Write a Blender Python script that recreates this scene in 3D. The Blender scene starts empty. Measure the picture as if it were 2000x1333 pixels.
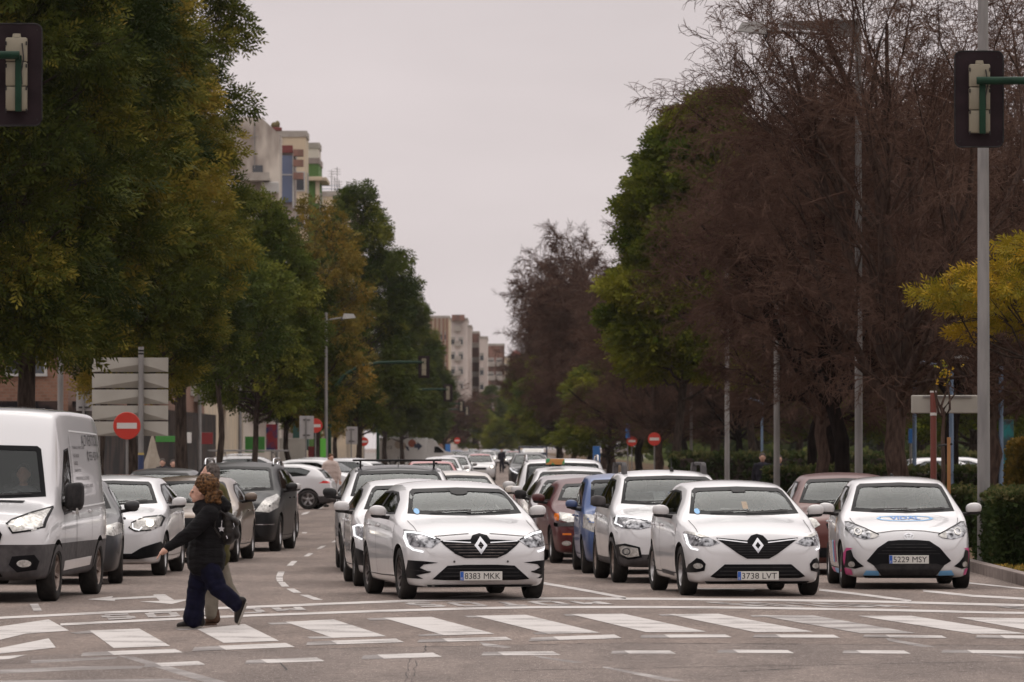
import bpy, bmesh, math, random
import numpy as np
from mathutils import Vector, Matrix, noise
from mathutils.bvhtree import BVHTree

SC = bpy.context.scene
R_ = math.radians
# ------------------------------------------------------------------ camera
F_PX, CAM_H, HORIZON = 11111.0, 1.88, 872.0        # 200 mm lens on a 36 mm wide frame of 2000 px
PITCH = math.atan((HORIZON - 666.5) / F_PX)
cam_data = bpy.data.cameras.new("camera")
cam_data.lens = 200.0
cam_data.sensor_width = 36.0
cam_data.clip_start = 1.0
cam_data.clip_end = 9000.0
cam_data.dof.use_dof = True
cam_data.dof.focus_distance = 67.0
cam_data.dof.aperture_fstop = 7.6
cam = bpy.data.objects.new("camera", cam_data)
SC.collection.objects.link(cam)
cam.location = (0, 0, CAM_H)
cam.rotation_euler = (math.pi / 2 + PITCH, 0, 0)
SC.camera = cam
# ------------------------------------------------------------------ world: overcast
world = bpy.data.worlds.new("World")
SC.world = world
world.use_nodes = True
nt = world.node_tree
nt.nodes.clear()
SUN_EL, SUN_AZ = R_(58), R_(0)
wo = nt.nodes.new("ShaderNodeOutputWorld")
bg = nt.nodes.new("ShaderNodeBackground")
sky = nt.nodes.new("ShaderNodeTexSky")
sky.sky_type = 'NISHITA'
sky.sun_disc = False
sky.sun_elevation = SUN_EL
sky.sun_rotation = SUN_AZ
sky.dust_density = 6
skybg = nt.nodes.new("ShaderNodeBackground")
skybg.inputs[1].default_value = 0.006
nt.links.new(sky.outputs[0], skybg.inputs[0])
tc = nt.nodes.new("ShaderNodeTexCoord")
sep = nt.nodes.new("ShaderNodeSeparateXYZ")
ramp = nt.nodes.new("ShaderNodeValToRGB")
cr = ramp.color_ramp
cr.elements[0].position = 0.0
cr.elements[0].color = (0.30, 0.27, 0.26, 1)
cr.elements[1].position = 1.0
cr.elements[1].color = (1.55, 1.47, 1.43, 1)
for p, c in ((0.4985, (0.30, 0.27, 0.26, 1)), (0.4995, (0.72, 0.65, 0.65, 1)), (0.53, (0.70, 0.63, 0.635, 1)),
             (0.55, (0.63, 0.57, 0.58, 1)), (0.62, (0.66, 0.60, 0.60, 1)), (0.80, (1.32, 1.25, 1.22, 1))):
    e = cr.elements.new(p)
    e.color = c
mapr = nt.nodes.new("ShaderNodeMath")
mapr.operation = 'MULTIPLY_ADD'
mapr.inputs[1].default_value = 0.5
mapr.inputs[2].default_value = 0.5
nz = nt.nodes.new("ShaderNodeTexNoise")
nz.inputs["Scale"].default_value = 14.0
nz.inputs["Detail"].default_value = 3.0
mp = nt.nodes.new("ShaderNodeMapping")
mp.inputs["Scale"].default_value = (1, 1, 3.5)
mixn = nt.nodes.new("ShaderNodeMapRange")
mixn.inputs["From Min"].default_value = 0.3
mixn.inputs["From Max"].default_value = 0.7
mixn.inputs["To Min"].default_value = 0.95
mixn.inputs["To Max"].default_value = 1.05
mul = nt.nodes.new("ShaderNodeVectorMath")
mul.operation = 'MULTIPLY'
nt.links.new(tc.outputs["Generated"], sep.inputs[0])
nt.links.new(tc.outputs["Generated"], mp.inputs[0])
nt.links.new(mp.outputs[0], nz.inputs["Vector"])
nt.links.new(nz.outputs["Fac"], mixn.inputs["Value"])
nt.links.new(sep.outputs["Z"], mapr.inputs[0])
nt.links.new(mapr.outputs[0], ramp.inputs[0])
nt.links.new(ramp.outputs[0], mul.inputs[0])
nt.links.new(mixn.outputs[0], mul.inputs[1])
nt.links.new(mul.outputs[0], bg.inputs[0])
bg.inputs[1].default_value = 0.98
add = nt.nodes.new("ShaderNodeAddShader")
nt.links.new(bg.outputs[0], add.inputs[0])
nt.links.new(skybg.outputs[0], add.inputs[1])
nt.links.new(add.outputs[0], wo.inputs[0])
# ------------------------------------------------------------------ sun
sun_d = bpy.data.lights.new("sun", 'SUN')
sun_d.energy = 0.5
sun_d.angle = R_(40)
sun_d.color = (1.0, 0.95, 0.9)
sun = bpy.data.objects.new("sun", sun_d)
SC.collection.objects.link(sun)
sun.rotation_euler = (SUN_EL - R_(90), 0, SUN_AZ)      # behind the cloud, high over the far end of the street
SC.view_settings.view_transform = 'Standard'
SC.view_settings.look = 'None'
SC.view_settings.exposure = 0.0
SC.view_settings.gamma = 1.0
SC.cycles.max_bounces = 6
SC.cycles.transparent_max_bounces = 16
SC.cycles.caustics_reflective = False
SC.cycles.caustics_refractive = False
SC.cycles.use_denoising = True

# ------------------------------------------------------------------ pixel helpers (2000x1333 photograph)
_cp, _sp = math.cos(PITCH), math.sin(PITCH)
def ray(px, py):
    x = (px - 1000.0) / F_PX
    u = -(py - 666.5) / F_PX
    return Vector((x, _cp - u * _sp, _sp + u * _cp))
def at(px, py, Y):
    d = ray(px, py)
    t = Y / d.y
    return Vector((d.x * t, Y, CAM_H + d.z * t))
def ground(px, py, z=0.0):
    d = ray(px, py)
    t = (z - CAM_H) / d.z
    return Vector((d.x * t, d.y * t, z))
def gx(px, Y): return (px - 1000.0) / F_PX * Y
def hz(py, Y): return at(1000, py, Y).z

# ------------------------------------------------------------------ object helpers
COL = SC.collection.objects
def tag(o, label=None, cat=None, group=None, kind=None):
    if label: o["label"] = label
    if cat: o["category"] = cat
    if group: o["group"] = group
    if kind: o["kind"] = kind
    return o
def empty(name, loc=(0, 0, 0), rz=0.0, label=None, cat=None, group=None):
    o = bpy.data.objects.new(name, None)
    o.empty_display_size = 0.2
    COL.link(o)
    o.location = loc
    o.rotation_euler = (0, 0, rz)
    return tag(o, label, cat, group)
def mobj(name, me, mat=None, parent=None):
    o = bpy.data.objects.new(name, me)
    COL.link(o)
    if parent is not None: o.parent = parent
    if mat is not None:
        if len(me.materials) == 0: me.materials.append(mat)
        else: me.materials[0] = mat
    return o
def smooth(me, ang=35):
    me.polygons.foreach_set("use_smooth", [True] * len(me.polygons))
    if ang: me.set_sharp_from_angle(angle=R_(ang))
def from_vf(name, v, f, mat=None, parent=None, sm=None):
    me = bpy.data.meshes.new(name)
    me.from_pydata([tuple(p) for p in v], [], f)
    me.update()
    if sm is not None: smooth(me, sm)
    return mobj(name, me, mat, parent)
def copy_tree(o, parent=None):
    c = o.copy()
    COL.link(c)
    c.parent = parent
    for ch in list(o.children):
        copy_tree(ch, c)
    return c

class MB:
    """collects shapes for one mesh"""
    def __init__(s): s.v, s.f = [], []
    def add(s, v, f):
        n = len(s.v)
        s.v += [Vector(p) for p in v]
        s.f += [tuple(i + n for i in q) for q in f]
        return s
    def box(s, c, d, bev=0.0, rot=None):
        bm = bmesh.new()
        bmesh.ops.create_cube(bm, size=1.0)
        bmesh.ops.scale(bm, vec=Vector(d), verts=bm.verts)
        if bev: bmesh.ops.bevel(bm, geom=list(bm.edges), offset=bev, segments=2, affect='EDGES', profile=0.5)
        if rot: bmesh.ops.transform(bm, matrix=rot, verts=bm.verts)
        bmesh.ops.translate(bm, vec=Vector(c), verts=bm.verts)
        s._bm(bm)
        return s
    def _bm(s, bm):
        bm.verts.index_update()
        s.add([v.co.copy() for v in bm.verts], [tuple(v.index for v in f.verts) for f in bm.faces])
        bm.free()
    def tube(s, pts, rad, n=8, cap=True):
        pts = [Vector(p) for p in pts]
        if not hasattr(rad, '__len__'): rad = [rad] * len(pts)
        v, f = [], []
        up = Vector((0, 0, 1))
        for i, p in enumerate(pts):
            a = pts[max(i - 1, 0)]
            b = pts[min(i + 1, len(pts) - 1)]
            t = (b - a).normalized()
            x = t.cross(up if abs(t.z) < 0.95 else Vector((1, 0, 0))).normalized()
            y = x.cross(t).normalized()
            for k in range(n):
                th = 2 * math.pi * k / n
                v.append(p + (x * math.cos(th) + y * math.sin(th)) * rad[i])
        for i in range(len(pts) - 1):
            for k in range(n):
                k2 = (k + 1) % n
                f.append((i * n + k, i * n + k2, (i + 1) * n + k2, (i + 1) * n + k))
        if cap:
            f.append(tuple(range(n - 1, -1, -1)))
            f.append(tuple((len(pts) - 1) * n + k for k in range(n)))
        return s.add(v, f)
    def lathe(s, prof, axis='Z', n=24, c=(0, 0, 0)):
        v, f = [], []
        for r, h in prof:
            for k in range(n):
                th = 2 * math.pi * k / n
                a, b = r * math.cos(th), r * math.sin(th)
                v.append(Vector(c) + (Vector((a, b, h)) if axis == 'Z' else Vector((a, h, b)) if axis == 'Y' else Vector((h, a, b))))
        for i in range(len(prof) - 1):
            for k in range(n):
                k2 = (k + 1) % n
                q = (i * n + k, i * n + k2, (i + 1) * n + k2, (i + 1) * n + k)
                f.append(q if axis != 'Y' else q[::-1])
        return s.add(v, f)
    def ell(s, c, r, seg=16, rings=10, rot=None, pw=1.0):
        v, f = [], []
        for i in range(rings + 1):
            ph = math.pi * i / rings
            for k in range(seg):
                th = 2 * math.pi * k / seg
                q = [math.sin(ph) * math.cos(th), math.sin(ph) * math.sin(th), math.cos(ph)]
                if pw != 1.0: q = [math.copysign(abs(t) ** pw, t) for t in q]
                q = Vector((q[0] * r[0], q[1] * r[1], q[2] * r[2]))
                if rot: q = rot @ q
                v.append(Vector(c) + q)
        for i in range(rings):
            for k in range(seg):
                k2 = (k + 1) % seg
                f.append((i * seg + k, (i + 1) * seg + k, (i + 1) * seg + k2, i * seg + k2))
        return s.add(v, f)
    def prism(s, poly, y0, y1, plane='XZ'):
        """poly in a plane, extruded along the third axis"""
        n = len(poly)
        def m(a, b, c):
            return (a, c, b) if plane == 'XZ' else (c, a, b) if plane == 'YZ' else (a, b, c)
        v = [m(a, b, y0) for a, b in poly] + [m(a, b, y1) for a, b in poly]
        f = [tuple(range(n)), tuple(range(2 * n - 1, n - 1, -1))]
        for i in range(n):
            j = (i + 1) % n
            f.append((i, i + n, j + n, j))
        return s.add(v, f)
    def build(s, name, mat=None, parent=None, sm=None, fix=True):
        me = bpy.data.meshes.new(name)
        me.from_pydata([tuple(p) for p in s.v], [], s.f)
        if fix:
            bm = bmesh.new()
            bm.from_mesh(me)
            bmesh.ops.remove_doubles(bm, verts=bm.verts, dist=1e-5)
            bmesh.ops.recalc_face_normals(bm, faces=bm.faces)
            bm.to_mesh(me)
            bm.free()
        me.update()
        if sm is not None: smooth(me, sm)
        return mobj(name, me, mat, parent)

# ------------------------------------------------------------------ materials
MATS = {}
def principled(name, col, rough=0.5, metal=0.0, coat=0.0, spec=0.5, emit=None, es=0.0):
    m = bpy.data.materials.new(name)
    m.use_nodes = True
    b = m.node_tree.nodes["Principled BSDF"]
    b.inputs["Base Color"].default_value = (*col, 1)
    b.inputs["Roughness"].default_value = rough
    b.inputs["Metallic"].default_value = metal
    b.inputs["Coat Weight"].default_value = coat
    b.inputs["Coat Roughness"].default_value = 0.05
    b.inputs["Specular IOR Level"].default_value = spec
    if emit:
        b.inputs["Emission Color"].default_value = (*emit, 1)
        b.inputs["Emission Strength"].default_value = es
    MATS[name] = m
    return m
def varied(name, c1, c2, scale=8.0, rough=0.7, detail=4, metal=0.0, bump=0.0, coord="Object", lo=0.35, hi=0.65, c3=None, scale3=1.0, stretch=None, spec=None):
    if spec is None: spec = .12 if max(c1) < .1 else .35
    m = principled(name, c1, rough, metal, spec=spec)
    nt = m.node_tree
    b = nt.nodes["Principled BSDF"]
    tcn = nt.nodes.new("ShaderNodeTexCoord")
    src = tcn.outputs[coord]
    if stretch:
        mpn = nt.nodes.new("ShaderNodeMapping")
        mpn.inputs["Scale"].default_value = stretch
        nt.links.new(src, mpn.inputs[0])
        src = mpn.outputs[0]
    n = nt.nodes.new("ShaderNodeTexNoise")
    n.inputs["Scale"].default_value = scale
    n.inputs["Detail"].default_value = detail
    r = nt.nodes.new("ShaderNodeValToRGB")
    r.color_ramp.elements[0].position = lo
    r.color_ramp.elements[1].position = hi
    r.color_ramp.elements[0].color = (*c1, 1)
    r.color_ramp.elements[1].color = (*c2, 1)
    nt.links.new(src, n.inputs["Vector"])
    nt.links.new(n.outputs["Fac"], r.inputs[0])
    out = r.outputs[0]
    if c3:
        n3 = nt.nodes.new("ShaderNodeTexNoise")
        n3.inputs["Scale"].default_value = scale3
        n3.inputs["Detail"].default_value = 3
        r3 = nt.nodes.new("ShaderNodeValToRGB")
        r3.color_ramp.elements[0].position = 0.45
        r3.color_ramp.elements[1].position = 0.62
        mx = nt.nodes.new("ShaderNodeMix")
        mx.data_type = 'RGBA'
        nt.links.new(src, n3.inputs["Vector"])
        nt.links.new(n3.outputs["Fac"], r3.inputs[0])
        nt.links.new(r3.outputs[0], mx.inputs["Factor"])
        nt.links.new(out, mx.inputs["A"])
        mx.inputs["B"].default_value = (*c3, 1)
        out = mx.outputs["Result"]
    nt.links.new(out, b.inputs["Base Color"])
    if bump:
        bp = nt.nodes.new("ShaderNodeBump")
        bp.inputs["Strength"].default_value = bump
        bp.inputs["Distance"].default_value = 0.02
        nt.links.new(n.outputs["Fac"], bp.inputs["Height"])
        nt.links.new(bp.outputs[0], b.inputs["Normal"])
    return m
def paint(name, col, rough=0.38, metal=0.0, coat=1.0, dirt=(0.25, 0.21, 0.18)):
    """car paint; the inside of the shell is dark trim; road dirt low down on the sills"""
    m = principled(name, col, rough, metal, coat, spec=.5 if max(col) > .3 else .28)
    nt = m.node_tree
    b = nt.nodes["Principled BSDF"]
    g = nt.nodes.new("ShaderNodeNewGeometry")
    mx = nt.nodes.new("ShaderNodeMix")
    mx.data_type = 'RGBA'
    tcn = nt.nodes.new("ShaderNodeTexCoord")
    sp = nt.nodes.new("ShaderNodeSeparateXYZ")
    nt.links.new(tcn.outputs["Object"], sp.inputs[0])
    n = nt.nodes.new("ShaderNodeTexNoise")
    n.inputs["Scale"].default_value = 5
    n.inputs["Detail"].default_value = 5
    nt.links.new(tcn.outputs["Object"], n.inputs["Vector"])
    mr = nt.nodes.new("ShaderNodeMapRange")
    mr.inputs["From Min"].default_value = 0.62
    mr.inputs["From Max"].default_value = 0.15
    mr.inputs["To Min"].default_value = 0.0
    mr.inputs["To Max"].default_value = 0.75
    nt.links.new(sp.outputs["Z"], mr.inputs["Value"])
    mm = nt.nodes.new("ShaderNodeMath")
    mm.operation = 'MULTIPLY'
    nt.links.new(mr.outputs[0], mm.inputs[0])
    nt.links.new(n.outputs["Fac"], mm.inputs[1])
    md = nt.nodes.new("ShaderNodeMix")
    md.data_type = 'RGBA'
    md.inputs["A"].default_value = (*col, 1)
    md.inputs["B"].default_value = (*dirt, 1)
    nt.links.new(mm.outputs[0], md.inputs["Factor"])
    nt.links.new(g.outputs["Backfacing"], mx.inputs["Factor"])
    nt.links.new(md.outputs["Result"], mx.inputs["A"])
    mx.inputs["B"].default_value = (0.13, 0.125, 0.12, 1)
    nt.links.new(mx.outputs["Result"], b.inputs["Base Color"])
    iv = nt.nodes.new("ShaderNodeMath")
    iv.operation = 'SUBTRACT'
    iv.inputs[0].default_value = coat
    nt.links.new(g.outputs["Backfacing"], iv.inputs[1])
    nt.links.new(iv.outputs[0], b.inputs["Coat Weight"])
    return m
def glassmat(name, tint=(0.62, 0.68, 0.67), ior=2.1, rough=0.03):
    m = bpy.data.materials.new(name)
    m.use_nodes = True
    nt = m.node_tree
    nt.nodes.clear()
    o = nt.nodes.new("ShaderNodeOutputMaterial")
    t = nt.nodes.new("ShaderNodeBsdfTransparent")
    t.inputs[0].default_value = (*tint, 1)
    g = nt.nodes.new("ShaderNodeBsdfGlossy")
    g.inputs["Roughness"].default_value = rough
    g.inputs["Color"].default_value = (0.93, 0.97, 0.97, 1)
    fr = nt.nodes.new("ShaderNodeFresnel")
    fr.inputs["IOR"].default_value = ior
    mx = nt.nodes.new("ShaderNodeMixShader")
    nt.links.new(fr.outputs[0], mx.inputs[0])
    nt.links.new(t.outputs[0], mx.inputs[1])
    nt.links.new(g.outputs[0], mx.inputs[2])
    nt.links.new(mx.outputs[0], o.inputs[0])
    MATS[name] = m
    return m
WHITE = paint("white_paint", (0.655, 0.645, 0.655))
CREAM = paint("cream_paint", (0.66, 0.60, 0.54))
SILVER = paint("silver_paint", (0.42, 0.42, 0.43), metal=0.5)
DD = (.035, .030, .027)
GREY = paint("grey_paint", (0.030, 0.030, 0.034), metal=0.1, coat=.5, dirt=DD)
MAUVE = paint("mauve_grey_paint", (0.18, 0.15, 0.16), metal=0.4)
BLACKP = paint("black_paint", (0.004, 0.004, 0.005), coat=.12, dirt=(.02,.017,.016))
GOLD = paint("bronze_paint", (0.16, 0.115, 0.085), metal=0.5, coat=.8, dirt=(.10,.075,.06))
REDP = paint("dark_red_paint", (0.075, 0.005, 0.007), coat=.3, dirt=(.06,.03,.025))
BRIGHTRED = paint("red_paint", (0.42, 0.03, 0.03))
BLUEP = paint("blue_paint", (0.045, 0.085, 0.22), metal=0.2, coat=.5, dirt=(.05,.05,.06))
NAVY = paint("navy_paint", (0.008, 0.014, 0.045), dirt=DD)
COPPER = paint("copper_paint", (0.095, 0.024, 0.018), metal=0.2, coat=.35, dirt=(.08,.05,.04))
GLASS = glassmat("window_glass", (0.86, 0.90, 0.895), 1.5)
DGLASS = glassmat("tinted_glass", (0.16, 0.17, 0.17), 1.75)
LENS = glassmat("lamp_glass", (0.9, 0.9, 0.9), 1.45)
FRIT = principled("black_glass_border", (0.005, 0.005, 0.006), 0.4, spec=0.10)
PLAST = varied("black_plastic", (0.018, 0.017, 0.018), (0.035, 0.032, 0.032), 14, 0.55)
GPLAST = varied("grey_plastic", (0.055, 0.05, 0.052), (0.085, 0.078, 0.078), 10, 0.6)
DARK = principled("underbody", (0.008, 0.008, 0.008), 0.9)
TYRE = varied("tyre_rubber", (0.018, 0.017, 0.017), (0.04, 0.036, 0.033), 9, 0.85)
ALLOY = varied("alloy_rim", (0.28, 0.27, 0.27), (0.42, 0.40, 0.40), 12, 0.35, metal=0.8)
DALLOY = varied("dark_alloy_rim", (0.07, 0.06, 0.06), (0.14, 0.12, 0.11), 12, 0.4, metal=0.5)
BALLOY = varied("dusty_rim", (0.16, 0.12, 0.10), (0.28, 0.22, 0.19), 12, 0.5, metal=0.4)
CHROME = principled("chrome", (0.62, 0.62, 0.64), 0.15, 1.0)
LAMPIN = varied("lamp_reflector", (0.025, 0.025, 0.028), (0.42, 0.42, 0.44), 17, 0.2, metal=0.7, detail=2)
LAMPPALE = varied("pale_lamp_reflector", (0.35, 0.34, 0.32), (0.62, 0.60, 0.57), 22, 0.2, metal=0.4, detail=2)
LED = principled("white_led", (0.9, 0.9, 0.9), 0.3, emit=(0.95, 0.97, 1.0), es=0.75)
BEAM = principled("lit_headlamp", (0.9, 0.85, 0.8), 0.3, emit=(1.0, 0.93, 0.78), es=2.4)
AMBER = principled("amber_lens", (0.65, 0.16, 0.02), 0.15)
TAILRED = principled("red_tail_lens", (0.5, 0.02, 0.02), 0.15, emit=(1, 0.05, 0.03), es=0.12)
PLATE = principled("number_plate_white", (0.62, 0.60, 0.56), 0.4)
PLBLUE = principled("plate_blue", (0.02, 0.10, 0.42), 0.4)
INK = principled("black_lettering", (0.012, 0.012, 0.012), 0.5)
SEAT = varied("seat_fabric", (0.05, 0.05, 0.053), (0.085, 0.083, 0.085), 12, 0.9)
STEEL = varied("galvanised_steel", (0.20, 0.19, 0.185), (0.29, 0.275, 0.265), 6, 0.55, metal=0.3, stretch=(1, 1, 0.2))
SKIN = varied("skin", (0.48, 0.27, 0.20), (0.56, 0.33, 0.25), 20, 0.5)
# ================================================================== CARS
def pchip(pts):
    xs = [p[0] for p in pts]; ys = [p[1] for p in pts]
    n = len(xs)
    h = [xs[i + 1] - xs[i] for i in range(n - 1)]
    dl = [(ys[i + 1] - ys[i]) / h[i] for i in range(n - 1)]
    m = [dl[0]] + [0 if dl[i - 1] * dl[i] <= 0 else 2 * dl[i - 1] * dl[i] / (dl[i - 1] + dl[i]) for i in range(1, n - 1)] + [dl[-1]]
    def f(x):
        if x <= xs[0]: return ys[0]
        if x >= xs[-1]: return ys[-1]
        i = 0
        while x > xs[i + 1]: i += 1
        t = (x - xs[i]) / h[i]
        return ((1 + 2 * t) * (1 - t) ** 2 * ys[i] + t * (1 - t) ** 2 * h[i] * m[i] + t * t * (3 - 2 * t) * ys[i + 1] + t * t * (t - 1) * h[i] * m[i + 1])
    return f
def stroke(pts, w):
    """polyline -> closed outline of width w"""
    pts = [Vector((p[0], p[1])) for p in pts]
    L, Rr = [], []
    for i, p in enumerate(pts):
        a = pts[max(i - 1, 0)]; b = pts[min(i + 1, len(pts) - 1)]
        t = (b - a).normalized()
        nrm = Vector((-t.y, t.x)) * (w / 2)
        L.append(tuple(p + nrm)); Rr.append(tuple(p - nrm))
    return L + Rr[::-1]
def ngon(cx, cy, rx, ry=None, n=16):
    ry = ry or rx
    return [(cx + rx * math.cos(2 * math.pi * k / n), cy + ry * math.sin(2 * math.pi * k / n)) for k in range(n)]
def chaikin(poly, it=1):
    for _ in range(it):
        o = []
        for i, p in enumerate(poly):
            q = poly[(i + 1) % len(poly)]
            o += [(0.8 * p[0] + 0.2 * q[0], 0.8 * p[1] + 0.2 * q[1]), (0.2 * p[0] + 0.8 * q[0], 0.2 * p[1] + 0.8 * q[1])]
        poly = o
    return poly
def area2(p): return sum(p[i][0] * p[(i + 1) % len(p)][1] - p[(i + 1) % len(p)][0] * p[i][1] for i in range(len(p)))
def inset(poly, d):
    if area2(poly) < 0: poly = poly[::-1]
    n = len(poly); out = []
    for i in range(n):
        a, p, b = Vector(poly[i - 1]), Vector(poly[i]), Vector(poly[(i + 1) % n])
        e1 = (p - a); e2 = (b - p)
        if e1.length < 1e-6 or e2.length < 1e-6:
            out.append(tuple(p)); continue
        e1.normalize(); e2.normalize()
        n1 = Vector((-e1.y, e1.x)); n2 = Vector((-e2.y, e2.x))
        m = (n1 + n2)
        if m.length < 1e-6: m = n1
        m.normalize()
        k = d / max(m.dot(n1), 0.5)
        out.append(tuple(p + m * k))
    return poly, out
def resample(poly, step):
    o = []
    for i, p in enumerate(poly):
        q = poly[(i + 1) % len(poly)]
        n = max(1, int(math.hypot(q[0] - p[0], q[1] - p[1]) / step))
        for k in range(n):
            t = k / n
            o.append((p[0] + (q[0] - p[0]) * t, p[1] + (q[1] - p[1]) * t))
    return o
def gridpoly(poly, cell):
    """2D polygon -> verts, faces cut by a grid"""
    bm = bmesh.new()
    vs = [bm.verts.new((a, b, 0)) for a, b in poly]
    bm.faces.new(vs)
    bmesh.ops.triangulate(bm, faces=bm.faces[:])
    xs = [p[0] for p in poly]; ys = [p[1] for p in poly]
    for ax, lo, hi in ((0, min(xs), max(xs)), (1, min(ys), max(ys))):
        n = int((hi - lo) / cell)
        for k in range(1, n + 1):
            c = lo + (hi - lo) * k / (n + 1)
            co = (c, 0, 0) if ax == 0 else (0, c, 0)
            no = (1, 0, 0) if ax == 0 else (0, 1, 0)
            bmesh.ops.bisect_plane(bm, geom=bm.verts[:] + bm.edges[:] + bm.faces[:], plane_co=co, plane_no=no, dist=1e-5)
    bm.verts.index_update()
    v = [tuple(x.co[:2]) for x in bm.verts]
    f = [tuple(x.index for x in q.verts) for q in bm.faces]
    bm.free()
    return v, f

class Surf:
    """projects flat outlines onto a body shell"""
    def __init__(s, me, x0):
        s.x0 = x0
        vs = [v.co.copy() for v in me.vertices]
        s.vs, s.fs = vs, [tuple(p.vertices) for p in me.polygons]
        s.vn = [Vector(n.vector) for n in me.vertex_normals]
        s.bvh = BVHTree.FromPolygons(vs, s.fs)
    def hit(s, a, b, ax, off):
        # F front view (y, z); R rear view (y, z); S left side (s, z); Z right side; T top (s, y)
        if ax == 'F': o, d = Vector((s.x0 + 1, a, b)), Vector((-1, 0, 0))
        elif ax == 'R': o, d = Vector((-s.x0 - 1, a, b)), Vector((1, 0, 0))
        elif ax == 'S': o, d = Vector((s.x0 - a, 3, b)), Vector((0, -1, 0))
        elif ax == 'Z': o, d = Vector((s.x0 - a, -3, b)), Vector((0, 1, 0))
        else: o, d = Vector((s.x0 - a, b, 5)), Vector((0, 0, -1))
        loc, nrm, i, dist = s.bvh.ray_cast(o, d)
        if loc is None or dist > (3.2 if ax in 'FR' else 99):
            loc, nrm, i, dist = s.bvh.find_nearest(o + d * (1.15 if ax in 'FR' else 2.2 if ax in 'SZ' else 4))
        if nrm.dot(d) > 0: nrm = -nrm
        # smooth normal of the shell at that point
        w = [1 / ((s.vs[k] - loc).length_squared + 1e-5) for k in s.fs[i]]
        n2 = sum((s.vn[k] * q for k, q in zip(s.fs[i], w)), Vector()) / sum(w)
        if n2.length < 1e-6: n2 = nrm
        n2.normalize()
        if n2.dot(nrm) < 0: n2 = -n2
        s.last = n2
        return loc + nrm * off
    def patch(s, name, poly, mat, parent, ax='F', off=0.005, cell=0.06, mir=False, verts_faces=None):
        """one mesh; mir makes the mirrored twin as another object"""
        outs = []
        for sg in ((1, -1) if mir else (1,)):
            if verts_faces is None: v2, f = gridpoly(poly, cell)
            else: v2, f = verts_faces
            v, nn = [], []
            for a, b in v2:
                if ax in 'FR': v.append(s.hit(a * sg, b, ax, off))
                elif ax == 'S': v.append(s.hit(a, b, 'S' if sg == 1 else 'Z', off))
                elif ax == 'Z': v.append(s.hit(a, b, 'Z', off))
                else: v.append(s.hit(a, b * sg, ax, off))
                nn.append(s.last)
            me = bpy.data.meshes.new(name)
            me.from_pydata([tuple(p) for p in v], [], f)
            bm = bmesh.new(); bm.from_mesh(me)
            bmesh.ops.recalc_face_normals(bm, faces=bm.faces)
            # face outward
            c = Vector((0, 0, 0.8)); t = sum(((q.calc_center_median() - c).dot(q.normal) * q.calc_area() for q in bm.faces), 0.0)
            if t < 0: bmesh.ops.reverse_faces(bm, faces=bm.faces)
            bm.to_mesh(me); bm.free()
            smooth(me, None)
            if len(me.vertices) == len(nn): me.normals_split_custom_set_from_vertices(nn)
            p = parent[sg] if isinstance(parent, dict) else parent
            outs.append(mobj(name, me, mat, p))
        return outs
    def ring(s, name, poly, w, mat, parent, ax='F', off=0.006, mir=False, step=0.07):
        poly = resample(poly, step)
        a, b = inset(poly, w)
        n = len(a)
        vf = (a + b, [(i, (i + 1) % n, n + (i + 1) % n, n + i) for i in range(n)])
        return s.patch(name, None, mat, parent, ax, off, mir=mir, verts_faces=vf)

WHEELS = {}
def wheel_meshes(R, tw, rr, style, rimmat):
    key = (R, tw, rr, style, rimmat.name)
    if key in WHEELS: return WHEELS[key]
    h = tw / 2
    m = MB()
    m.lathe([(rr, -h * .8), (rr + .012, -h * .95), (R - .05, -h), (R - .015, -h * .9), (R, -h * .7), (R, 0), (R, h * .7), (R - .015, h * .9), (R - .05, h), (rr + .012, h * .95), (rr, h * .8)], 'Y', 40)
    t = m.build("wheel", TYRE, None, 40)
    m = MB()
    m.lathe([(rr, h * .78), (rr - .012, h * .84), (rr - .028, h * .6), (rr - .035, -h * .5)], 'Y', 40)
    n = {'5': 5, '10': 10, '7': 7, 'steel': 0}[style]
    if n:
        for k in range(n):
            a = 2 * math.pi * k / n
            rot = Matrix.Rotation(a, 4, 'Y')
            wd = 0.5 * rr * (0.36 if n == 5 else 0.2 if n == 7 else 0.15)
            v = [(-wd * .6, h * .55, .05), (wd * .6, h * .55, .05), (wd, h * .72, rr - .02), (-wd, h * .72, rr - .02),
                 (-wd * .6, h * .25, .05), (wd * .6, h * .25, .05), (wd, h * .35, rr - .02), (-wd, h * .35, rr - .02)]
            m.add([rot @ Vector(p) for p in v], [(0, 1, 2, 3), (7, 6, 5, 4), (0, 4, 5, 1), (1, 5, 6, 2), (2, 6, 7, 3), (3, 7, 4, 0)])
        m.lathe([(0.0, h * .62), (.035, h * .62), (.06, h * .5), (.065, h * .2)], 'Y', 20)
    else:
        m.lathe([(0, h * .5), (.05, h * .5), (.07, h * .3), (rr * .62, h * .45), (rr * .8, h * .2), (rr - .02, h * .5)], 'Y', 30)
    r = m.build("rim", rimmat, None, 35)
    m = MB()
    m.lathe([(0, 0.0), (rr * .62, 0.0), (rr * .62, -.02), (rr - .03, -.02)], 'Y', 24)
    d = m.build("brake_disc", DALLOY, None, 35)
    res = (t.data, r.data, d.data)
    for o in (t, r, d): bpy.data.objects.remove(o)
    WHEELS[key] = res
    return res

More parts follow.
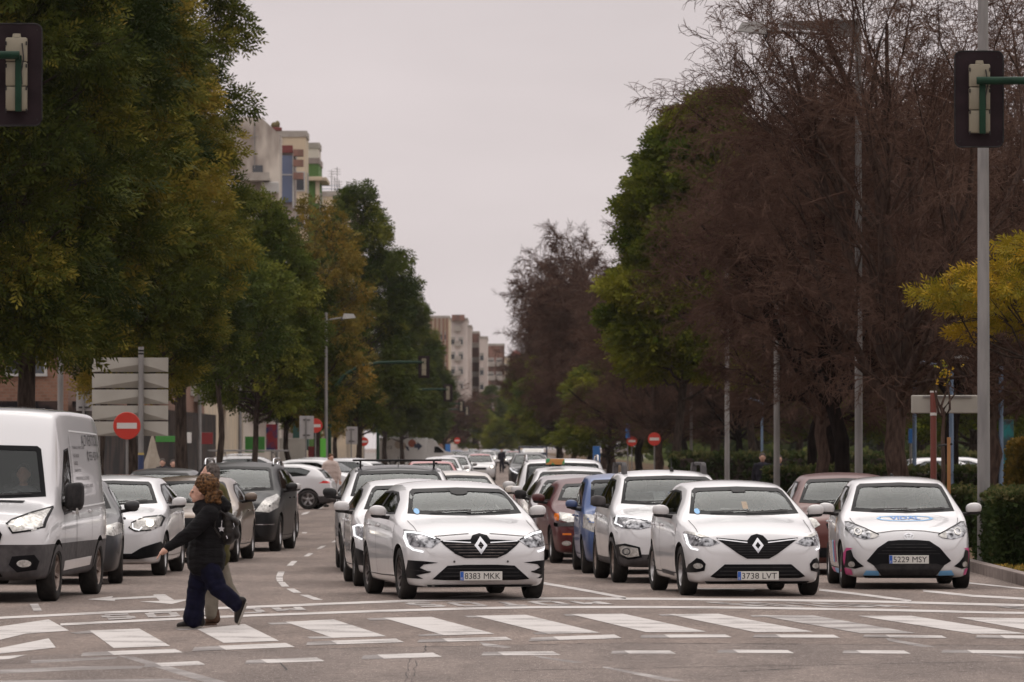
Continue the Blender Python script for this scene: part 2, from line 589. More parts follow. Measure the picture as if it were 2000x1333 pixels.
def mirror_mesh(root, surf, mat, x, y, z, sc=1.0, small=PLAST, pw=.84):
    for sg in (1, -1):
        m = MB()
        m.ell((0, 0, 0), (.07 * sc, .108 * sc, .075 * sc), 20, 14, pw=pw)
        v = m.v
        for p in v:
            if p.x < -.02: p.x = -.02
            p.z += p.y * .06
        o = m.build("wing_mirror", mat, root, 50)
        o.location = (x, sg * y, z)
        if sg < 0: o.scale = (1, -1, 1)
        m = MB()
        m.ell((0, 0, -.048 * sc), (.06 * sc, .092 * sc, .036 * sc), 14, 8, pw=0.8)
        m.tube([(0.0, 0, -.05), (-.01, -.10 * sc, -.075), (-.02, -.19 * sc, -.085)], [.03, .024, .03], 8)
        m.build("mirror_base", small, o, 50)

def arch_poly(s0, R0, R1, zlow, n=16):
    a = [(s0 + R1 * math.cos(math.pi * k / n), R0 * 0 + zlow + max(0, R1 * math.sin(math.pi * k / n))) for k in range(n + 1)]
    b = [(s0 + R0 * math.cos(math.pi * k / n), zlow + max(0, R0 * math.sin(math.pi * k / n))) for k in range(n, -1, -1)]
    return a, b

TXT = {}
def text_vf(s, bold=0.0):
    if (s, bold) in TXT: return TXT[(s, bold)]
    cu = bpy.data.curves.new("t", 'FONT')
    cu.body = s
    cu.resolution_u = 3
    cu.offset = bold
    o = bpy.data.objects.new("t", cu)
    COL.link(o)
    bpy.context.view_layer.update()
    me = bpy.data.meshes.new_from_object(o.evaluated_get(bpy.context.evaluated_depsgraph_get()))
    v = [(p.co.x, p.co.y) for p in me.vertices]
    f = [tuple(p.vertices) for p in me.polygons]
    bpy.data.objects.remove(o)
    bpy.data.curves.remove(cu)
    bpy.data.meshes.remove(me)
    x0, x1 = min(p[0] for p in v), max(p[0] for p in v)
    y0, y1 = min(p[1] for p in v), max(p[1] for p in v)
    v = [((a - x0) / (x1 - x0), (b - y0) / (y1 - y0)) for a, b in v]
    TXT[(s, bold)] = (v, f)
    return v, f
def text_on(name, s, mat, parent, o, u, w, bold=0.0, thin=0.0):
    """text spanning origin o, right vector u, up vector w"""
    v, f = text_vf(s, bold)
    n = u.cross(w).normalized()
    return from_vf(name, [o + u * a + w * b + n * thin for a, b in v], f, mat, parent)

def build_car(sp, root=None):
    L, W, H = sp['L'], sp['W'], sp['H']
    x0 = L / 2
    hw = W / 2
    fo, wb, R = sp.get('fo', .84), sp['wb'], sp.get('R', .315)
    cs, cz, rs = sp['cowl'][0], sp['cowl'][1], sp['roof_s']
    hood = sp['hood']                      # height of the bonnet's leading edge
    bz = sp.get('bot', .17)
    tail = sp.get('tail', 'hatch')
    top = [(0, hood - .26), (.03, hood - .15), (.08, hood - .06), (.17, hood), (.45, hood + (cz - hood) * .45), (cs, cz)]
    if sp.get('blunt'): top = [(0, hood - .16), (.02, hood - .07), (.06, hood - .01), (.14, hood + .02), (.4, hood + (cz - hood) * .5), (cs, cz)]
    dz = H - .03 - cz
    top += [(cs + (rs - cs) * .5, cz + dz * .56), (rs, H - .05), (rs + .45, H - .005), (rs + 1.0, H)]
    if tail == 'hatch': top += [(L - .72, H - .09), (L - .38, H - .22), (L - .12, 1.02), (L - .05, .95), (L - .02, .8), (L, .62)]
    elif tail == 'sedan': top += [(L - 1.5, H - .1), (L - .75, cz + .08), (L - .15, cz + .05), (L - .04, cz - .1), (L, .62)]
    else: top += [(L - .5, H - .03), (L - .22, H - .1), (L - .06, cz + .1), (L - .03, .9), (L, .62)]
    bot = [(0, bz + .12), (.04, bz + .05), (.14, bz), (L - .4, bz + .02), (L - .1, bz + .08), (L, bz + .16)]
    pl = sp.get('plan', [(0, .66), (.02, .74), (.06, .81), (.13, .865), (.26, .915), (.5, .955), (.9, .99), (1.3, 1.0)])
    plan = pl + [(L - 1.2, 1.0), (L - .5, .965), (L - .15, .88), (L - .04, .8), (L, .68)]
    bl = sp.get('belt', cz - .04)
    belt = [(0, bl - .12), (cs - .15, bl - .07), (cs + .35, bl), (L - .8, bl + .07), (L, bl + .05)]
    rw = sp.get('roofw', .66) * hw if sp.get('roofw', .66) < 1.01 else sp['roofw']
    wtp = [(0, .70 * hw), (.2, .80 * hw), (cs, sp.get('cowlw', .84) * hw), (rs, rw + .02), (rs + .4, rw + .03), (L - .9, rw), (L - .35, rw * .97), (L - .1, .80 * hw), (L, .6 * hw)]
    F_top, F_bot, F_plan, F_belt, F_wt = map(pchip, (top, bot, plan, belt, wtp))
    crown = lambda s: sp.get('crown', .055)
    stn = [0, .02, .05, .09, .14, .20, .28, .38, .5, .64, .8, .96]
    s = stn[-1]
    while s < cs - .15: s += .16; stn.append(s)
    stn = [q for q in stn if q < cs - .07] + [cs - .04, cs + .03]
    s = cs + .14
    while s < rs - .05: stn.append(s); s += .13
    stn += [rs, rs + .12]
    s = rs + .3
    while s < L - .75: stn.append(s); s += .2
    stn += [L - .72, L - .58, L - .46, L - .36, L - .27, L - .19, L - .12, L - .08, L - .05, L - .02, L]
    verts, faces = [], []
    K = None
    for s in stn:
        zb, zc = F_bot(s), F_top(s)
        c = crown(s) * min(1, s / .2 + .3)
        w = F_plan(s) * hw
        wt = min(F_wt(s), .9 * w)
        zt = zc - c
        zs = min(F_belt(s), zt - .05)
        d = zs - zb
        lw = sp.get('lower', .985)
        half = [(0, zb), (.45 * w, zb), (.80 * w, zb), (.93 * w, zb + .012), (.975 * w * lw, zb + .06), (w * lw, zb + .28 * d), (w, zb + .52 * d), (.997 * w, zb + .74 * d), (.982 * w, zb + .90 * d), (.955 * w, zs)]
        ax_, az = .955 * w, zs
        for u in (.22, .48, .76):
            half.append((ax_ + (wt - ax_) * u + .022 * math.sin(math.pi * u), az + (zt - az) * u))
        half += [(wt + .008, zt - .012), (wt - .045, zt + .22 * c), (.68 * wt, zt + .62 * c), (.36 * wt, zt + .9 * c), (0, zt + c)]
        ring = half + [(-a, b) for a, b in half[-2:0:-1]]
        K = len(ring)
        verts += [(x0 - s, a, b) for a, b in ring]
    nh = K // 2
    for i in range(len(stn) - 1):
        for k in range(K):
            k2 = (k + 1) % K
            faces.append((i * K + k, i * K + k2, (i + 1) * K + k2, (i + 1) * K + k))
    for base in (0, (len(stn) - 1) * K):
        for k in range(0, nh):
            a, b = k, k + 1
            a2, b2 = (K - k) % K, (K - k - 1) % K
            q = [base + t for t in (a, b, b2, a2)]
            q = list(dict.fromkeys(q))
            if len(q) >= 3: faces.append(tuple(q))
    me0 = bpy.data.meshes.new("shell")
    me0.from_pydata(verts, [], faces)
    bm = bmesh.new(); bm.from_mesh(me0)
    bmesh.ops.recalc_face_normals(bm, faces=bm.faces)
    bm.to_mesh(me0); bm.free()
    tmp = bpy.data.objects.new("tmp", me0); COL.link(tmp)
    md = tmp.modifiers.new("s", 'SUBSURF'); md.levels = 1 if not sp.get('hero') else 2
    dg = bpy.context.evaluated_depsgraph_get()
    me1 = bpy.data.meshes.new_from_object(tmp.evaluated_get(dg))
    surf = Surf(me1, x0)
    tmp.modifiers.clear()
    tmp.data = me1
    BODY = sp['paint']
    if root is None: root = empty(sp.get('name', 'parked_car'))
    # --- window outlines
    wy0, wy1 = sp.get('ws', (F_wt(cs + .12) - .035, F_wt(rs) - .045))
    wz0, wz1 = cz + .015, H - sp.get('wtop', .105)
    WS = [(-wy0, wz0 + .012), (-wy0 * .5, wz0 - .006), (0, wz0 - .012), (wy0 * .5, wz0 - .006), (wy0, wz0 + .012), (wy0 - (wy0 - wy1) * .55, wz0 + (wz1 - wz0) * .55),
          (wy1, wz1 - .035), (wy1 - .05, wz1), (0, wz1 + .018), (-wy1 + .05, wz1), (-wy1, wz1 - .035), (-wy0 + (wy0 - wy1) * .55, wz0 + (wz1 - wz0) * .55)]
    RW = [(-wy0 * .9, 1.06), (wy0 * .9, 1.06), (wy1 * .93, H - .2), (-wy1 * .93, H - .2)] if tail != 'van' else None
    bs = rs + sp.get('bpillar', .62)
    zr = H - .13
    sw = sp.get('side')
    if sw is None:
        e = L - (.72 if tail == 'hatch' else 1.25 if tail == 'sedan' else .45)
        sw = [[(cs + .42, bl + .06), (cs + .42 + (rs - cs - .3) * .55, bl + .06 + (zr - bl - .06) * .62), (rs + .18, zr - .015), (bs - .035, zr), (bs - .035, bl + .045)],
              [(bs + .035, bl + .045), (bs + .035, zr), (e - .35, zr - .02), (e, (zr + bl) / 2 + .07), (e - .12, bl + .10)]]
    # --- cutters
    def cutmesh(parts):
        m = bpy.data.meshes.new("cut")
        vv, ff, mi = [], [], []
        for v, f, k in parts:
            n = len(vv)
            vv += v; ff += [tuple(i + n for i in q) for q in f]; mi += [k] * len(f)
        m.from_pydata([tuple(p) for p in vv], [], ff)
        for _ in range(3): m.materials.append(BODY)
        m.polygons.foreach_set("material_index", mi)
        b = bmesh.new(); b.from_mesh(m)
        bmesh.ops.recalc_face_normals(b, faces=b.faces)
        b.to_mesh(m); b.free()
        o = bpy.data.objects.new("cut", m); COL.link(o)
        return o
    aR = R + sp.get('gap', .045)
    parts1 = []
    for s_ in (fo, fo + wb):
        for sg in (1, -1):
            m = MB(); n = 36
            ya, yb = sg * (hw - .30), sg * (hw + .15)
            v = []
            for y_ in (ya, yb):
                for k in range(n):
                    th = 2 * math.pi * k / n
                    v.append((x0 - s_ + aR * math.cos(th), y_, R + aR * math.sin(th)))
            f = [tuple(range(n)), tuple(range(2 * n - 1, n - 1, -1))] + [(k, k + n, (k + 1) % n + n, (k + 1) % n) for k in range(n)]
            parts1.append((v, f, 2))
    m = MB().prism(WS, x0 - cs + .25, x0 - rs - .22, 'YZ')
    parts1.append((m.v, m.f, 1))
    if RW:
        m = MB().prism(RW, -x0 - .2, -x0 + (1.0 if tail != 'sedan' else 1.75), 'YZ')
        if (-x0 + 1.75) < x0 - rs - .4: parts1.append((m.v, m.f, 1))
    parts2 = []
    for poly in sw:
        for sg in (1, -1):
            m = MB().prism([(x0 - a, b) for a, b in poly], sg * (hw - .55), sg * (hw + .3), 'XZ')
            parts2.append((m.v, m.f, 1))
    me1.materials.clear()
    for _ in range(3): me1.materials.append(BODY)
    cur = tmp
    for parts in (parts1, parts2 if not sp.get('noside') else []):
        if not parts: continue
        c = cutmesh(parts)
        md = cur.modifiers.new("b", 'BOOLEAN'); md.object = c; md.operation = 'DIFFERENCE'; md.solver = 'EXACT'
        dg = bpy.context.evaluated_depsgraph_get()
        nm = bpy.data.meshes.new_from_object(cur.evaluated_get(dg))
        cur.modifiers.clear()
        cur.data = nm
        bpy.data.objects.remove(c)
    bme = cur.data
    bpy.data.objects.remove(tmp)
    bm = bmesh.new(); bm.from_mesh(bme)
    bmesh.ops.delete(bm, geom=[f for f in bm.faces if f.material_index == 1], context='FACES')
    for zc_ in sp.get('cuts', ()):
        bmesh.ops.bisect_plane(bm, geom=bm.verts[:] + bm.edges[:] + bm.faces[:], plane_co=(0, 0, zc_), plane_no=(0, 0, 1), dist=1e-4)
    # --- split the shell into body, bonnet and doors
    zdo = lambda x: F_bot(x0 - x) + .10
    def region(f):
        c = f.calc_center_median()
        if f.material_index == 2: return 'wheel_housing' + str(int(c.x > 0) * 2 + int(c.y > 0))
        s_ = x0 - c.x
        if .17 < s_ < cs - .02 and abs(c.y) < F_wt(s_) - .03 and c.z > F_top(s_) - .09 and f.normal.z > .5: return 'bonnet'
        d0, d1, d2 = sp.get('doors', (cs + .12, bs, bs + .78))
        zmax = F_belt(s_) + .01 if not sp.get('fulldoor') else 9
        if abs(c.y) > F_plan(s_) * hw * .93 and zdo(c.x) < c.z < zmax:
            if d0 < s_ < d1: return 'door'
            if d1 < s_ < d2 and not sp.get('threedoor'): return 'rear_door'
        return 'body'
    groups = {}
    bm.verts.index_update()
    for f in bm.faces:
        r = region(f)
        if r in ('door', 'rear_door'): r += 'L' if f.calc_center_median().y > 0 else 'R'
        groups.setdefault(r, []).append(f.index)
    allv = [v.co.copy() for v in bm.verts]
    allf = [tuple(v.index for v in f.verts) for f in bm.faces]
    # keep the smooth normals of the whole shell across the panel seams
    bm.normal_update()
    whole = bpy.data.meshes.new("whole"); bm.to_mesh(whole); bm.free()
    whole.polygons.foreach_set("use_smooth", [True] * len(whole.polygons))
    whole.set_sharp_from_angle(angle=R_(38))
    cn = [tuple(x.vector) for x in whole.corner_normals]
    lstart = [p.loop_start for p in whole.polygons]
    doors = {}
    for r, idx in groups.items():
        used = {}
        vv, ff, nn = [], [], []
        for i in idx:
            q = []
            for j, vi in enumerate(allf[i]):
                if vi not in used: used[vi] = len(vv); vv.append(tuple(allv[vi]))
                q.append(used[vi]); nn.append(cn[lstart[i] + j])
            ff.append(tuple(q))
        nm = r.rstrip('LR0123')
        me = bpy.data.meshes.new(nm)
        me.from_pydata(vv, [], ff)
        me.polygons.foreach_set("use_smooth", [True] * len(me.polygons))
        me.normals_split_custom_set(nn)
        two = sp.get('lowmat')
        o = mobj(nm, me, DARK if nm == 'wheel_housing' else BODY, root)
        if nm.endswith('door'): doors[r] = o
        if two and nm in ('body', 'door', 'rear_door'):
            me.materials.append(two[1])
            for p in me.polygons:
                cc = p.center
                if cc.z < two[0](x0 - cc.x, abs(cc.y)): p.material_index = 1
        if sp.get('roofmat') and nm == 'body':
            me.materials.append(sp['roofmat'])
            k = len(me.materials) - 1
            for p in me.polygons:
                if p.center.z > H - .13 and abs(p.center.y) < rw - .02 and p.normal.z > .3: p.material_index = k
    # --- glass and the black borders round it
    def glass(name, poly, ax, mat, mir=False, w=.045):
        g = surf.patch(name, poly, mat, root, ax, .0015, cell=.12, mir=mir)
        if w:
            sg = {1: g[0], -1: g[-1]}
            surf.ring("glass_border", poly, w, FRIT, sg if mir else g[0], ax, .0045, mir=mir)
        return g
    glass("windscreen", WS, 'F', GLASS, w=sp.get('frit', .045))
    if not sp.get('noside'):
        for poly in sw: glass("side_window", poly, 'S', sp.get('sideglass', DGLASS), mir=True, w=.022)
        if not sp.get('nopillar'): surf.patch("door_pillar", [(bs - .036, bl + .045), (bs + .036, bl + .045), (bs + .036, zr), (bs - .036, zr)], FRIT, root, 'S', .003, mir=True)
    if RW: glass("rear_window", RW, 'R', GLASS, w=.04)
    surf.patch("wiper", stroke([(-.62 * wy0, wz0 + .02), (0.1 * wy0, wz0 + .035)], .018), PLAST, root, 'F', .02)
    surf.patch("wiper", stroke([(.02 * wy0, wz0 + .012), (.80 * wy0, wz0 + .04)], .018), PLAST, root, 'F', .02)
    # --- seats, dashboard, steering wheel
    if sp.get('inside', True):
        zf = cz - .5
        for y in (.36, -.36):
            m = MB()
            m.box((x0 - rs - .42, y, cz - .14), (.14, .46, .62), .05)
            m.box((x0 - rs - .28, y, cz - .42), (.5, .48, .14), .05)
            m.box((x0 - rs - .44, y, cz + .26), (.09, .26, .17), .04)
            m.build("seat", SEAT, root, 40)
        m = MB().box((x0 - cs - .33, 0, cz - .17), (.45, W - .42, .26), .06)
        m.build("dashboard", PLAST, root, 40)
        m = MB()
        sx, sz = x0 - cs - .62, cz - .06
        m.tube([(sx + .06 * math.sin(t), .36 + .18 * math.cos(t), sz + .17 * math.sin(t)) for t in [2 * math.pi * k / 20 for k in range(21)]], .014, 6, False)
        m.box((sx + .02, .36, sz), (.03, .34, .04), .01)
        m.build("steering_wheel", PLAST, root, 40)
        m = MB().ell((x0 - rs + .0, 0.02, H - .19), (.03, .12, .045), 12, 8, pw=.7)
        m.build("rear_view_mirror", PLAST, root, 40)
    # --- wheels
    tm = wheel_meshes(R, sp.get('tw', .205), R * sp.get('rimf', .66), sp.get('wstyle', '5'), sp.get('rim', ALLOY))
    for s_ in (fo, fo + wb):
        for sg in (1, -1):
            o = bpy.data.objects.new("wheel", tm[0]); COL.link(o); o.parent = root
            o.location = (x0 - s_, sg * (hw - sp.get('wy', .125)), R)
            if sg < 0: o.rotation_euler = (0, 0, math.pi)
            for nm, d in (("rim", tm[1]), ("brake_disc", tm[2])):
                c = bpy.data.objects.new(nm, d); COL.link(c); c.parent = o
    # --- mirrors
    mx, my, mz = sp.get('mirror', (cs + .55, hw + .10, bl + .10))
    mirror_mesh(root, surf, sp.get('mirmat', BODY), x0 - mx, my, mz, sp.get('mirsc', 1.0), pw=sp.get('mirpw', .84))
    # --- door seams, handles, plate, front details
    seam = PLAST if BODY in (WHITE, CREAM, SILVER) else DARK
    d0, d1, d2 = sp.get('doors', (cs + .12, bs, bs + .78))
    zlo = bz + .12
    if sp.get('seams', True):
        for k in (d0, d1) + (() if sp.get('threedoor') else (d2,)):
            surf.patch("door_seam", stroke([(k, zlo), (k + .02, bl - .06)], .010), seam, root, 'S', .002, mir=True)
        surf.patch("door_seam", stroke([(d0, zlo), ((d0 + d2) / 2, zlo - .01), (d2, zlo)], .012), seam, root, 'S', .002, mir=True)
        for k, dn in ((d1 - .2, 'door'), (d2 - .16, 'rear_door')):
            if dn == 'rear_door' and sp.get('threedoor'): continue
            par = {1: doors.get(dn + 'L', root), -1: doors.get(dn + 'R', root)}
            for sg in (1, -1):
                m = MB()
                y_ = surf.hit(k, bl - .09, 'S', 0).y
                m.box((x0 - k, sg * (y_ + .018), bl - .09), (.19, .03, .028), .009)
                m.build("door_handle", BODY, par[sg], 40)
    if sp.get('plate'):
        py_, pz = 0, sp['plate'][1]
        pt = surf.hit(py_, pz, 'F', 0)
        xx = max(surf.hit(t, pz + u, 'F', 0).x for t in (0, .26, -.26) for u in (-.055, .055)) + .012
        m = MB().box((xx, 0, pz), (.012, .52, .11), .003)
        p = m.build("number_plate", PLATE, root)
        # x forward: image left is -y for us
        m = MB().box((xx + .0075, -.238, pz), (.003, .04, .104)).build("plate_blue_band", PLBLUE, p)
        text_on("plate_lettering", sp['plate'][0], INK, p, Vector((xx + .0085, -.205, pz - .037)), Vector((0, .44, 0)), Vector((0, 0, .074)), 0)
        text_on("plate_letter", "E", PLATE, p, Vector((xx + .0095, -.247, pz - .042)), Vector((0, .018, 0)), Vector((0, 0, .025)))
    named = {}
    for d in sp.get('front', []):
        d = dict(d)
        par = root
        if d.get('par'): par = named.get(d['par'], root)
        if d.get('ring'): outs = surf.ring(d['name'], d['poly'], d['ring'], d['mat'], par, d.get('ax', 'F'), d.get('off', .005), d.get('mir', False), step=.05)
        else: outs = surf.patch(d['name'], d['poly'], d['mat'], par, d.get('ax', 'F'), d.get('off', .005) + (.002 if sp.get('hero') else .003), d.get('cell', .032 if sp.get('hero') else .06), d.get('mir', False))
        named[d['name']] = {1: outs[0], -1: outs[-1]} if d.get('mir') else outs[0]
    if sp.get('arch'):
        for s_ in (fo, fo + wb):
            a, b = arch_poly(s_, aR - .004, aR + sp['arch'], R * .62)
            n = len(a)
            vf = (a + b[::-1], [(i, i + 1, n + i + 1, n + i) for i in range(n - 1)])
            surf.patch("wheel_arch_trim", None, GPLAST, root, 'S', .010, mir=True, verts_faces=vf)
    if sp.get('rails'):
        for sg in (1, -1):
            y_ = rw - .02
            m = MB()
            a, b = rs + .2, L - .8
            m.tube([(x0 - a, sg * y_, H - .06), (x0 - a - .08, sg * y_, H + .035), (x0 - a - .4, sg * y_, H + .05), (x0 - b + .4, sg * y_, H + .045), (x0 - b + .08, sg * y_, H + .02), (x0 - b, sg * y_, H - .07)], sp['rails'][0], 8)
            m.build("roof_rail", sp['rails'][1], root, 60)
    if sp.get('antenna'):
        a = sp['antenna']
        m = MB().tube([(x0 - a[0], a[1], H - .02), (x0 - a[0] - .12, a[1], H + a[2])], [.008, .004], 6)
        m.lathe([(.03, H - .03), (.02, H + .02), (0, H + .03)], 'Z', 10, (x0 - a[0], a[1], 0))
        m.build("antenna", PLAST, root, 40)
    if sp.get('rear'):
        for poly in sp['rear']:
            surf.patch("tail_light", poly, TAILRED, root, 'R', .006, mir=True)
    root["half"] = hw - sp.get('wy', .125) + sp.get('tw', .205) / 2
    root["xf"] = x0 - fo
    root["x0"] = x0
    SURFS[root.name] = surf
    return root
SURFS = {}

def place_wheel(root, side, px, py, yaw_deg, label=None, cat=None, group=None):
    """put the foot of the outer face of the front wheel (side +1 = car's left = right in the picture) on the ground under pixel px, py"""
    g = ground(px, py)
    yaw = R_(yaw_deg)
    rz = yaw - math.pi / 2
    loc = Vector((root["xf"], side * root["half"], 0))
    off = Matrix.Rotation(rz, 4, 'Z') @ loc
    root.location = g - off
    root.rotation_euler = (0, 0, rz)
    tag(root, label, cat, group)
    return root
def place_xy(root, px, Y, yaw_deg, label=None, cat=None, group=None):
    """Y is the distance of the front bumper; px the picture column of the car's front centre"""
    rz = R_(yaw_deg) - math.pi / 2
    off = Matrix.Rotation(rz, 4, 'Z') @ Vector((root["x0"], 0, 0))
    root.location = Vector((gx(px, Y), Y, 0)) - off
    root.rotation_euler = (0, 0, rz)
    return tag(root, label, cat, group)
# ------------------------------------------------------------------ the cars themselves
def D(name, poly, mat, **k): return dict(name=name, poly=poly, mat=mat, **k)
def grille_bars(zs, half, mat=DALLOY, w=.010, off=.011, par='grille'):
    return [D("grille_bar", stroke([(-half(z), z), (0, z), (half(z), z)], w), mat, off=off, par=par) for z in zs]
def diamond(cz, h, mat, par):
    w = h * .39
    t = .30
    outer = [(0, cz + h / 2), (w, cz), (0, cz - h / 2), (-w, cz)]
    return [D("emblem_backing", ngon(0, cz, w * 1.35, h * .60, 16), FRIT, off=.010, par=par),
            D("emblem", outer, mat, off=.022, par=par, ring=w * .42)]
MAGENTA = principled("magenta_vinyl", (0.55, 0.03, 0.19), .35)
SKYV = principled("sky_blue_vinyl", (0.17, 0.42, 0.72), .35)
BLUEV = principled("blue_vinyl", (0.07, 0.22, 0.56), .35)
WHITEV = principled("white_vinyl", (0.7, 0.7, 0.7), .35)
ORANGEV = principled("orange_vinyl", (0.6, 0.28, 0.08), .35)
MEG = dict(L=4.36, W=1.82, H=1.45, wb=2.67, fo=.85, R=.32, cowl=(1.05, 1.02), roof_s=1.95, hood=.83, bot=.165, paint=WHITE, hero=True, name="white_hatchback",
    rim=DALLOY, wstyle='10', plate=("8383 MKK", .30), mirror=(1.72, 1.01, 1.07), ws=(.715, .60),
    front=[
        D("grille", [(-.50, .725), (-.12, .742), (-.09, .79), (0, .815), (.09, .79), (.12, .742), (.50, .725), (.44, .665), (.32, .57), (.20, .518), (-.20, .518), (-.32, .57), (-.44, .665)], FRIT),
        D("chrome_strip", stroke([(.12, .700), (.46, .718)], .012), CHROME, off=.014, mir=True, par=None)]
        + grille_bars((.545, .58, .615, .65, .68), lambda z: .17 + (z - .51) * 1.55)
        + diamond(.665, .205, CHROME, "grille") + [
        D("lower_intake", [(-.60, .262), (-.415, .425), (-.2, .437), (.2, .437), (.415, .425), (.60, .262), (.45, .252), (-.45, .252)], FRIT),
        D("intake_bar", stroke([(-.5, .30), (.5, .30)], .012), PLAST, off=.011), D("intake_bar", stroke([(-.47, .345), (.47, .345)], .012), PLAST, off=.011), D("intake_bar", stroke([(-.42, .39), (.42, .39)], .012), PLAST, off=.011),
        D("headlight", [(.485, .722), (.66, .795), (.845, .836), (.858, .80), (.858, .70), (.80, .655), (.60, .640)], LAMPIN, mir=True, cell=.04),
        D("led_strip", stroke([(.55, .752), (.68, .802), (.835, .828), (.850, .76), (.838, .66), (.80, .618), (.70, .592)], .022), LED, off=.011, mir=True, cell=.03, par="headlight"),
        D("lamp_eyebrow", stroke([(.49, .735), (.66, .808), (.845, .848)], .014), FRIT, off=.008, mir=True, par="headlight"),
        D("air_vent", [(.525, .462), (.70, .482), (.845, .490), (.855, .27), (.70, .268), (.775, .31), (.62, .345), (.74, .40), (.70, .44)], FRIT, mir=True, cell=.05),
        D("vent_blade", stroke([(.62, .352), (.80, .372), (.845, .378)], .013), PLAST, off=.012, mir=True, par="air_vent"),
        D("bonnet_seam", stroke([(-.60, .775), (-.30, .800), (-.13, .812)], .007), GPLAST, off=.003), D("bonnet_seam", stroke([(.60, .775), (.30, .800), (.13, .812)], .007), GPLAST, off=.003),
        D("bonnet_seam", stroke([(.30, .735), (.45, .735), (.7, .735), (1.03, .745)], .007), GPLAST, ax="T", mir=True, off=.001),
        D("parking_sensor", ngon(.33, .475, .014), GPLAST, mir=True, off=.004), D("tow_cover", ngon(-.60, .56, .03), WHITE, off=.004, ring=.004),
        D("windscreen_sensor", [(-.13, 1.352), (.13, 1.352), (.10, 1.29), (.04, 1.272), (-.04, 1.272), (-.10, 1.29)], FRIT, off=.006), D("windscreen_sticker", ngon(-.60, 1.07, .035), SKYV, off=.007),
        D("chin_lip", [(-.66, .195), (.66, .195), (.62, .165), (-.62, .165)], FRIT, off=.004),
    ])
CLIO = dict(L=4.05, W=1.79, H=1.45, wb=2.58, fo=.83, R=.315, cowl=(.98, 1.0), roof_s=1.88, hood=.82, bot=.16, paint=WHITE, hero=True, name="white_hatchback",
    rim=ALLOY, wstyle='5', plate=("3738 LVT", .262), mirror=(1.62, 1.0, 1.06), ws=(.70, .585),
    front=[
        D("grille", [(-.52, .735), (-.13, .700), (-.075, .76), (0, .78), (.075, .76), (.13, .700), (.52, .735), (.47, .69), (.34, .60), (.24, .53), (.14, .475), (-.14, .475), (-.24, .53), (-.34, .60), (-.47, .69)], FRIT),
        D("chrome_strip", stroke([(.13, .672), (.50, .712)], .012), CHROME, off=.014, mir=True)]
        + grille_bars((.50, .53, .56, .59, .62, .65), lambda z: .12 + (z - .475) * 1.6, PLAST)
        + diamond(.635, .185, CHROME, "grille") + [
        D("lower_intake", [(-.60, .255), (-.42, .405), (.42, .405), (.60, .255), (.52, .235), (-.52, .235)], FRIT),
        D("intake_bar", stroke([(-.52, .275), (.52, .275)], .012), PLAST, off=.011), D("intake_bar", stroke([(-.48, .32), (.48, .32)], .012), PLAST, off=.011), D("intake_bar", stroke([(-.43, .365), (.43, .365)], .012), PLAST, off=.011),
        D("headlight", [(.475, .668), (.60, .735), (.82, .812), (.843, .80), (.843, .68), (.80, .635), (.60, .628)], LAMPIN, mir=True, cell=.04),
        D("lamp_reflector", [(.60, .738), (.82, .812), (.838, .79), (.70, .735)], LAMPPALE, off=.009, mir=True, par="headlight"),
        D("led_strip", stroke([(.832, .775), (.825, .66), (.80, .60), (.735, .583)], .020), LED, off=.011, mir=True, cell=.03, par="headlight"),
        D("fog_light_housing", [(.655, .41), (.70, .465), (.755, .485), (.825, .40), (.843, .295), (.76, .305), (.67, .325)], FRIT, mir=True),
        D("fog_light", ngon(.735, .385, .05, .035, 14), LAMPPALE, off=.011, mir=True, par="fog_light_housing"),
        D("bonnet_seam", stroke([(.30, .72), (.45, .72), (.7, .725), (.97, .735)], .007), GPLAST, ax="T", mir=True, off=.001),
        D("windscreen_sticker", ngon(-.60, 1.05, .035), SKYV, off=.007), D("orange_card", [(.0, 1.11), (.07, 1.11), (.07, 1.20), (.0, 1.20)], ORANGEV, off=-.03),
        D("chin_lip", [(-.66, .195), (.66, .195), (.62, .160), (-.62, .160)], FRIT, off=.004),
        D("side_strip", stroke([(1.35, .26), (2.4, .28)], .05), GPLAST, ax='S', mir=True),
        D("windscreen_sensor", [(-.10, 1.345), (.10, 1.345), (.085, 1.29), (-.085, 1.29)], FRIT, off=.006),
    ])
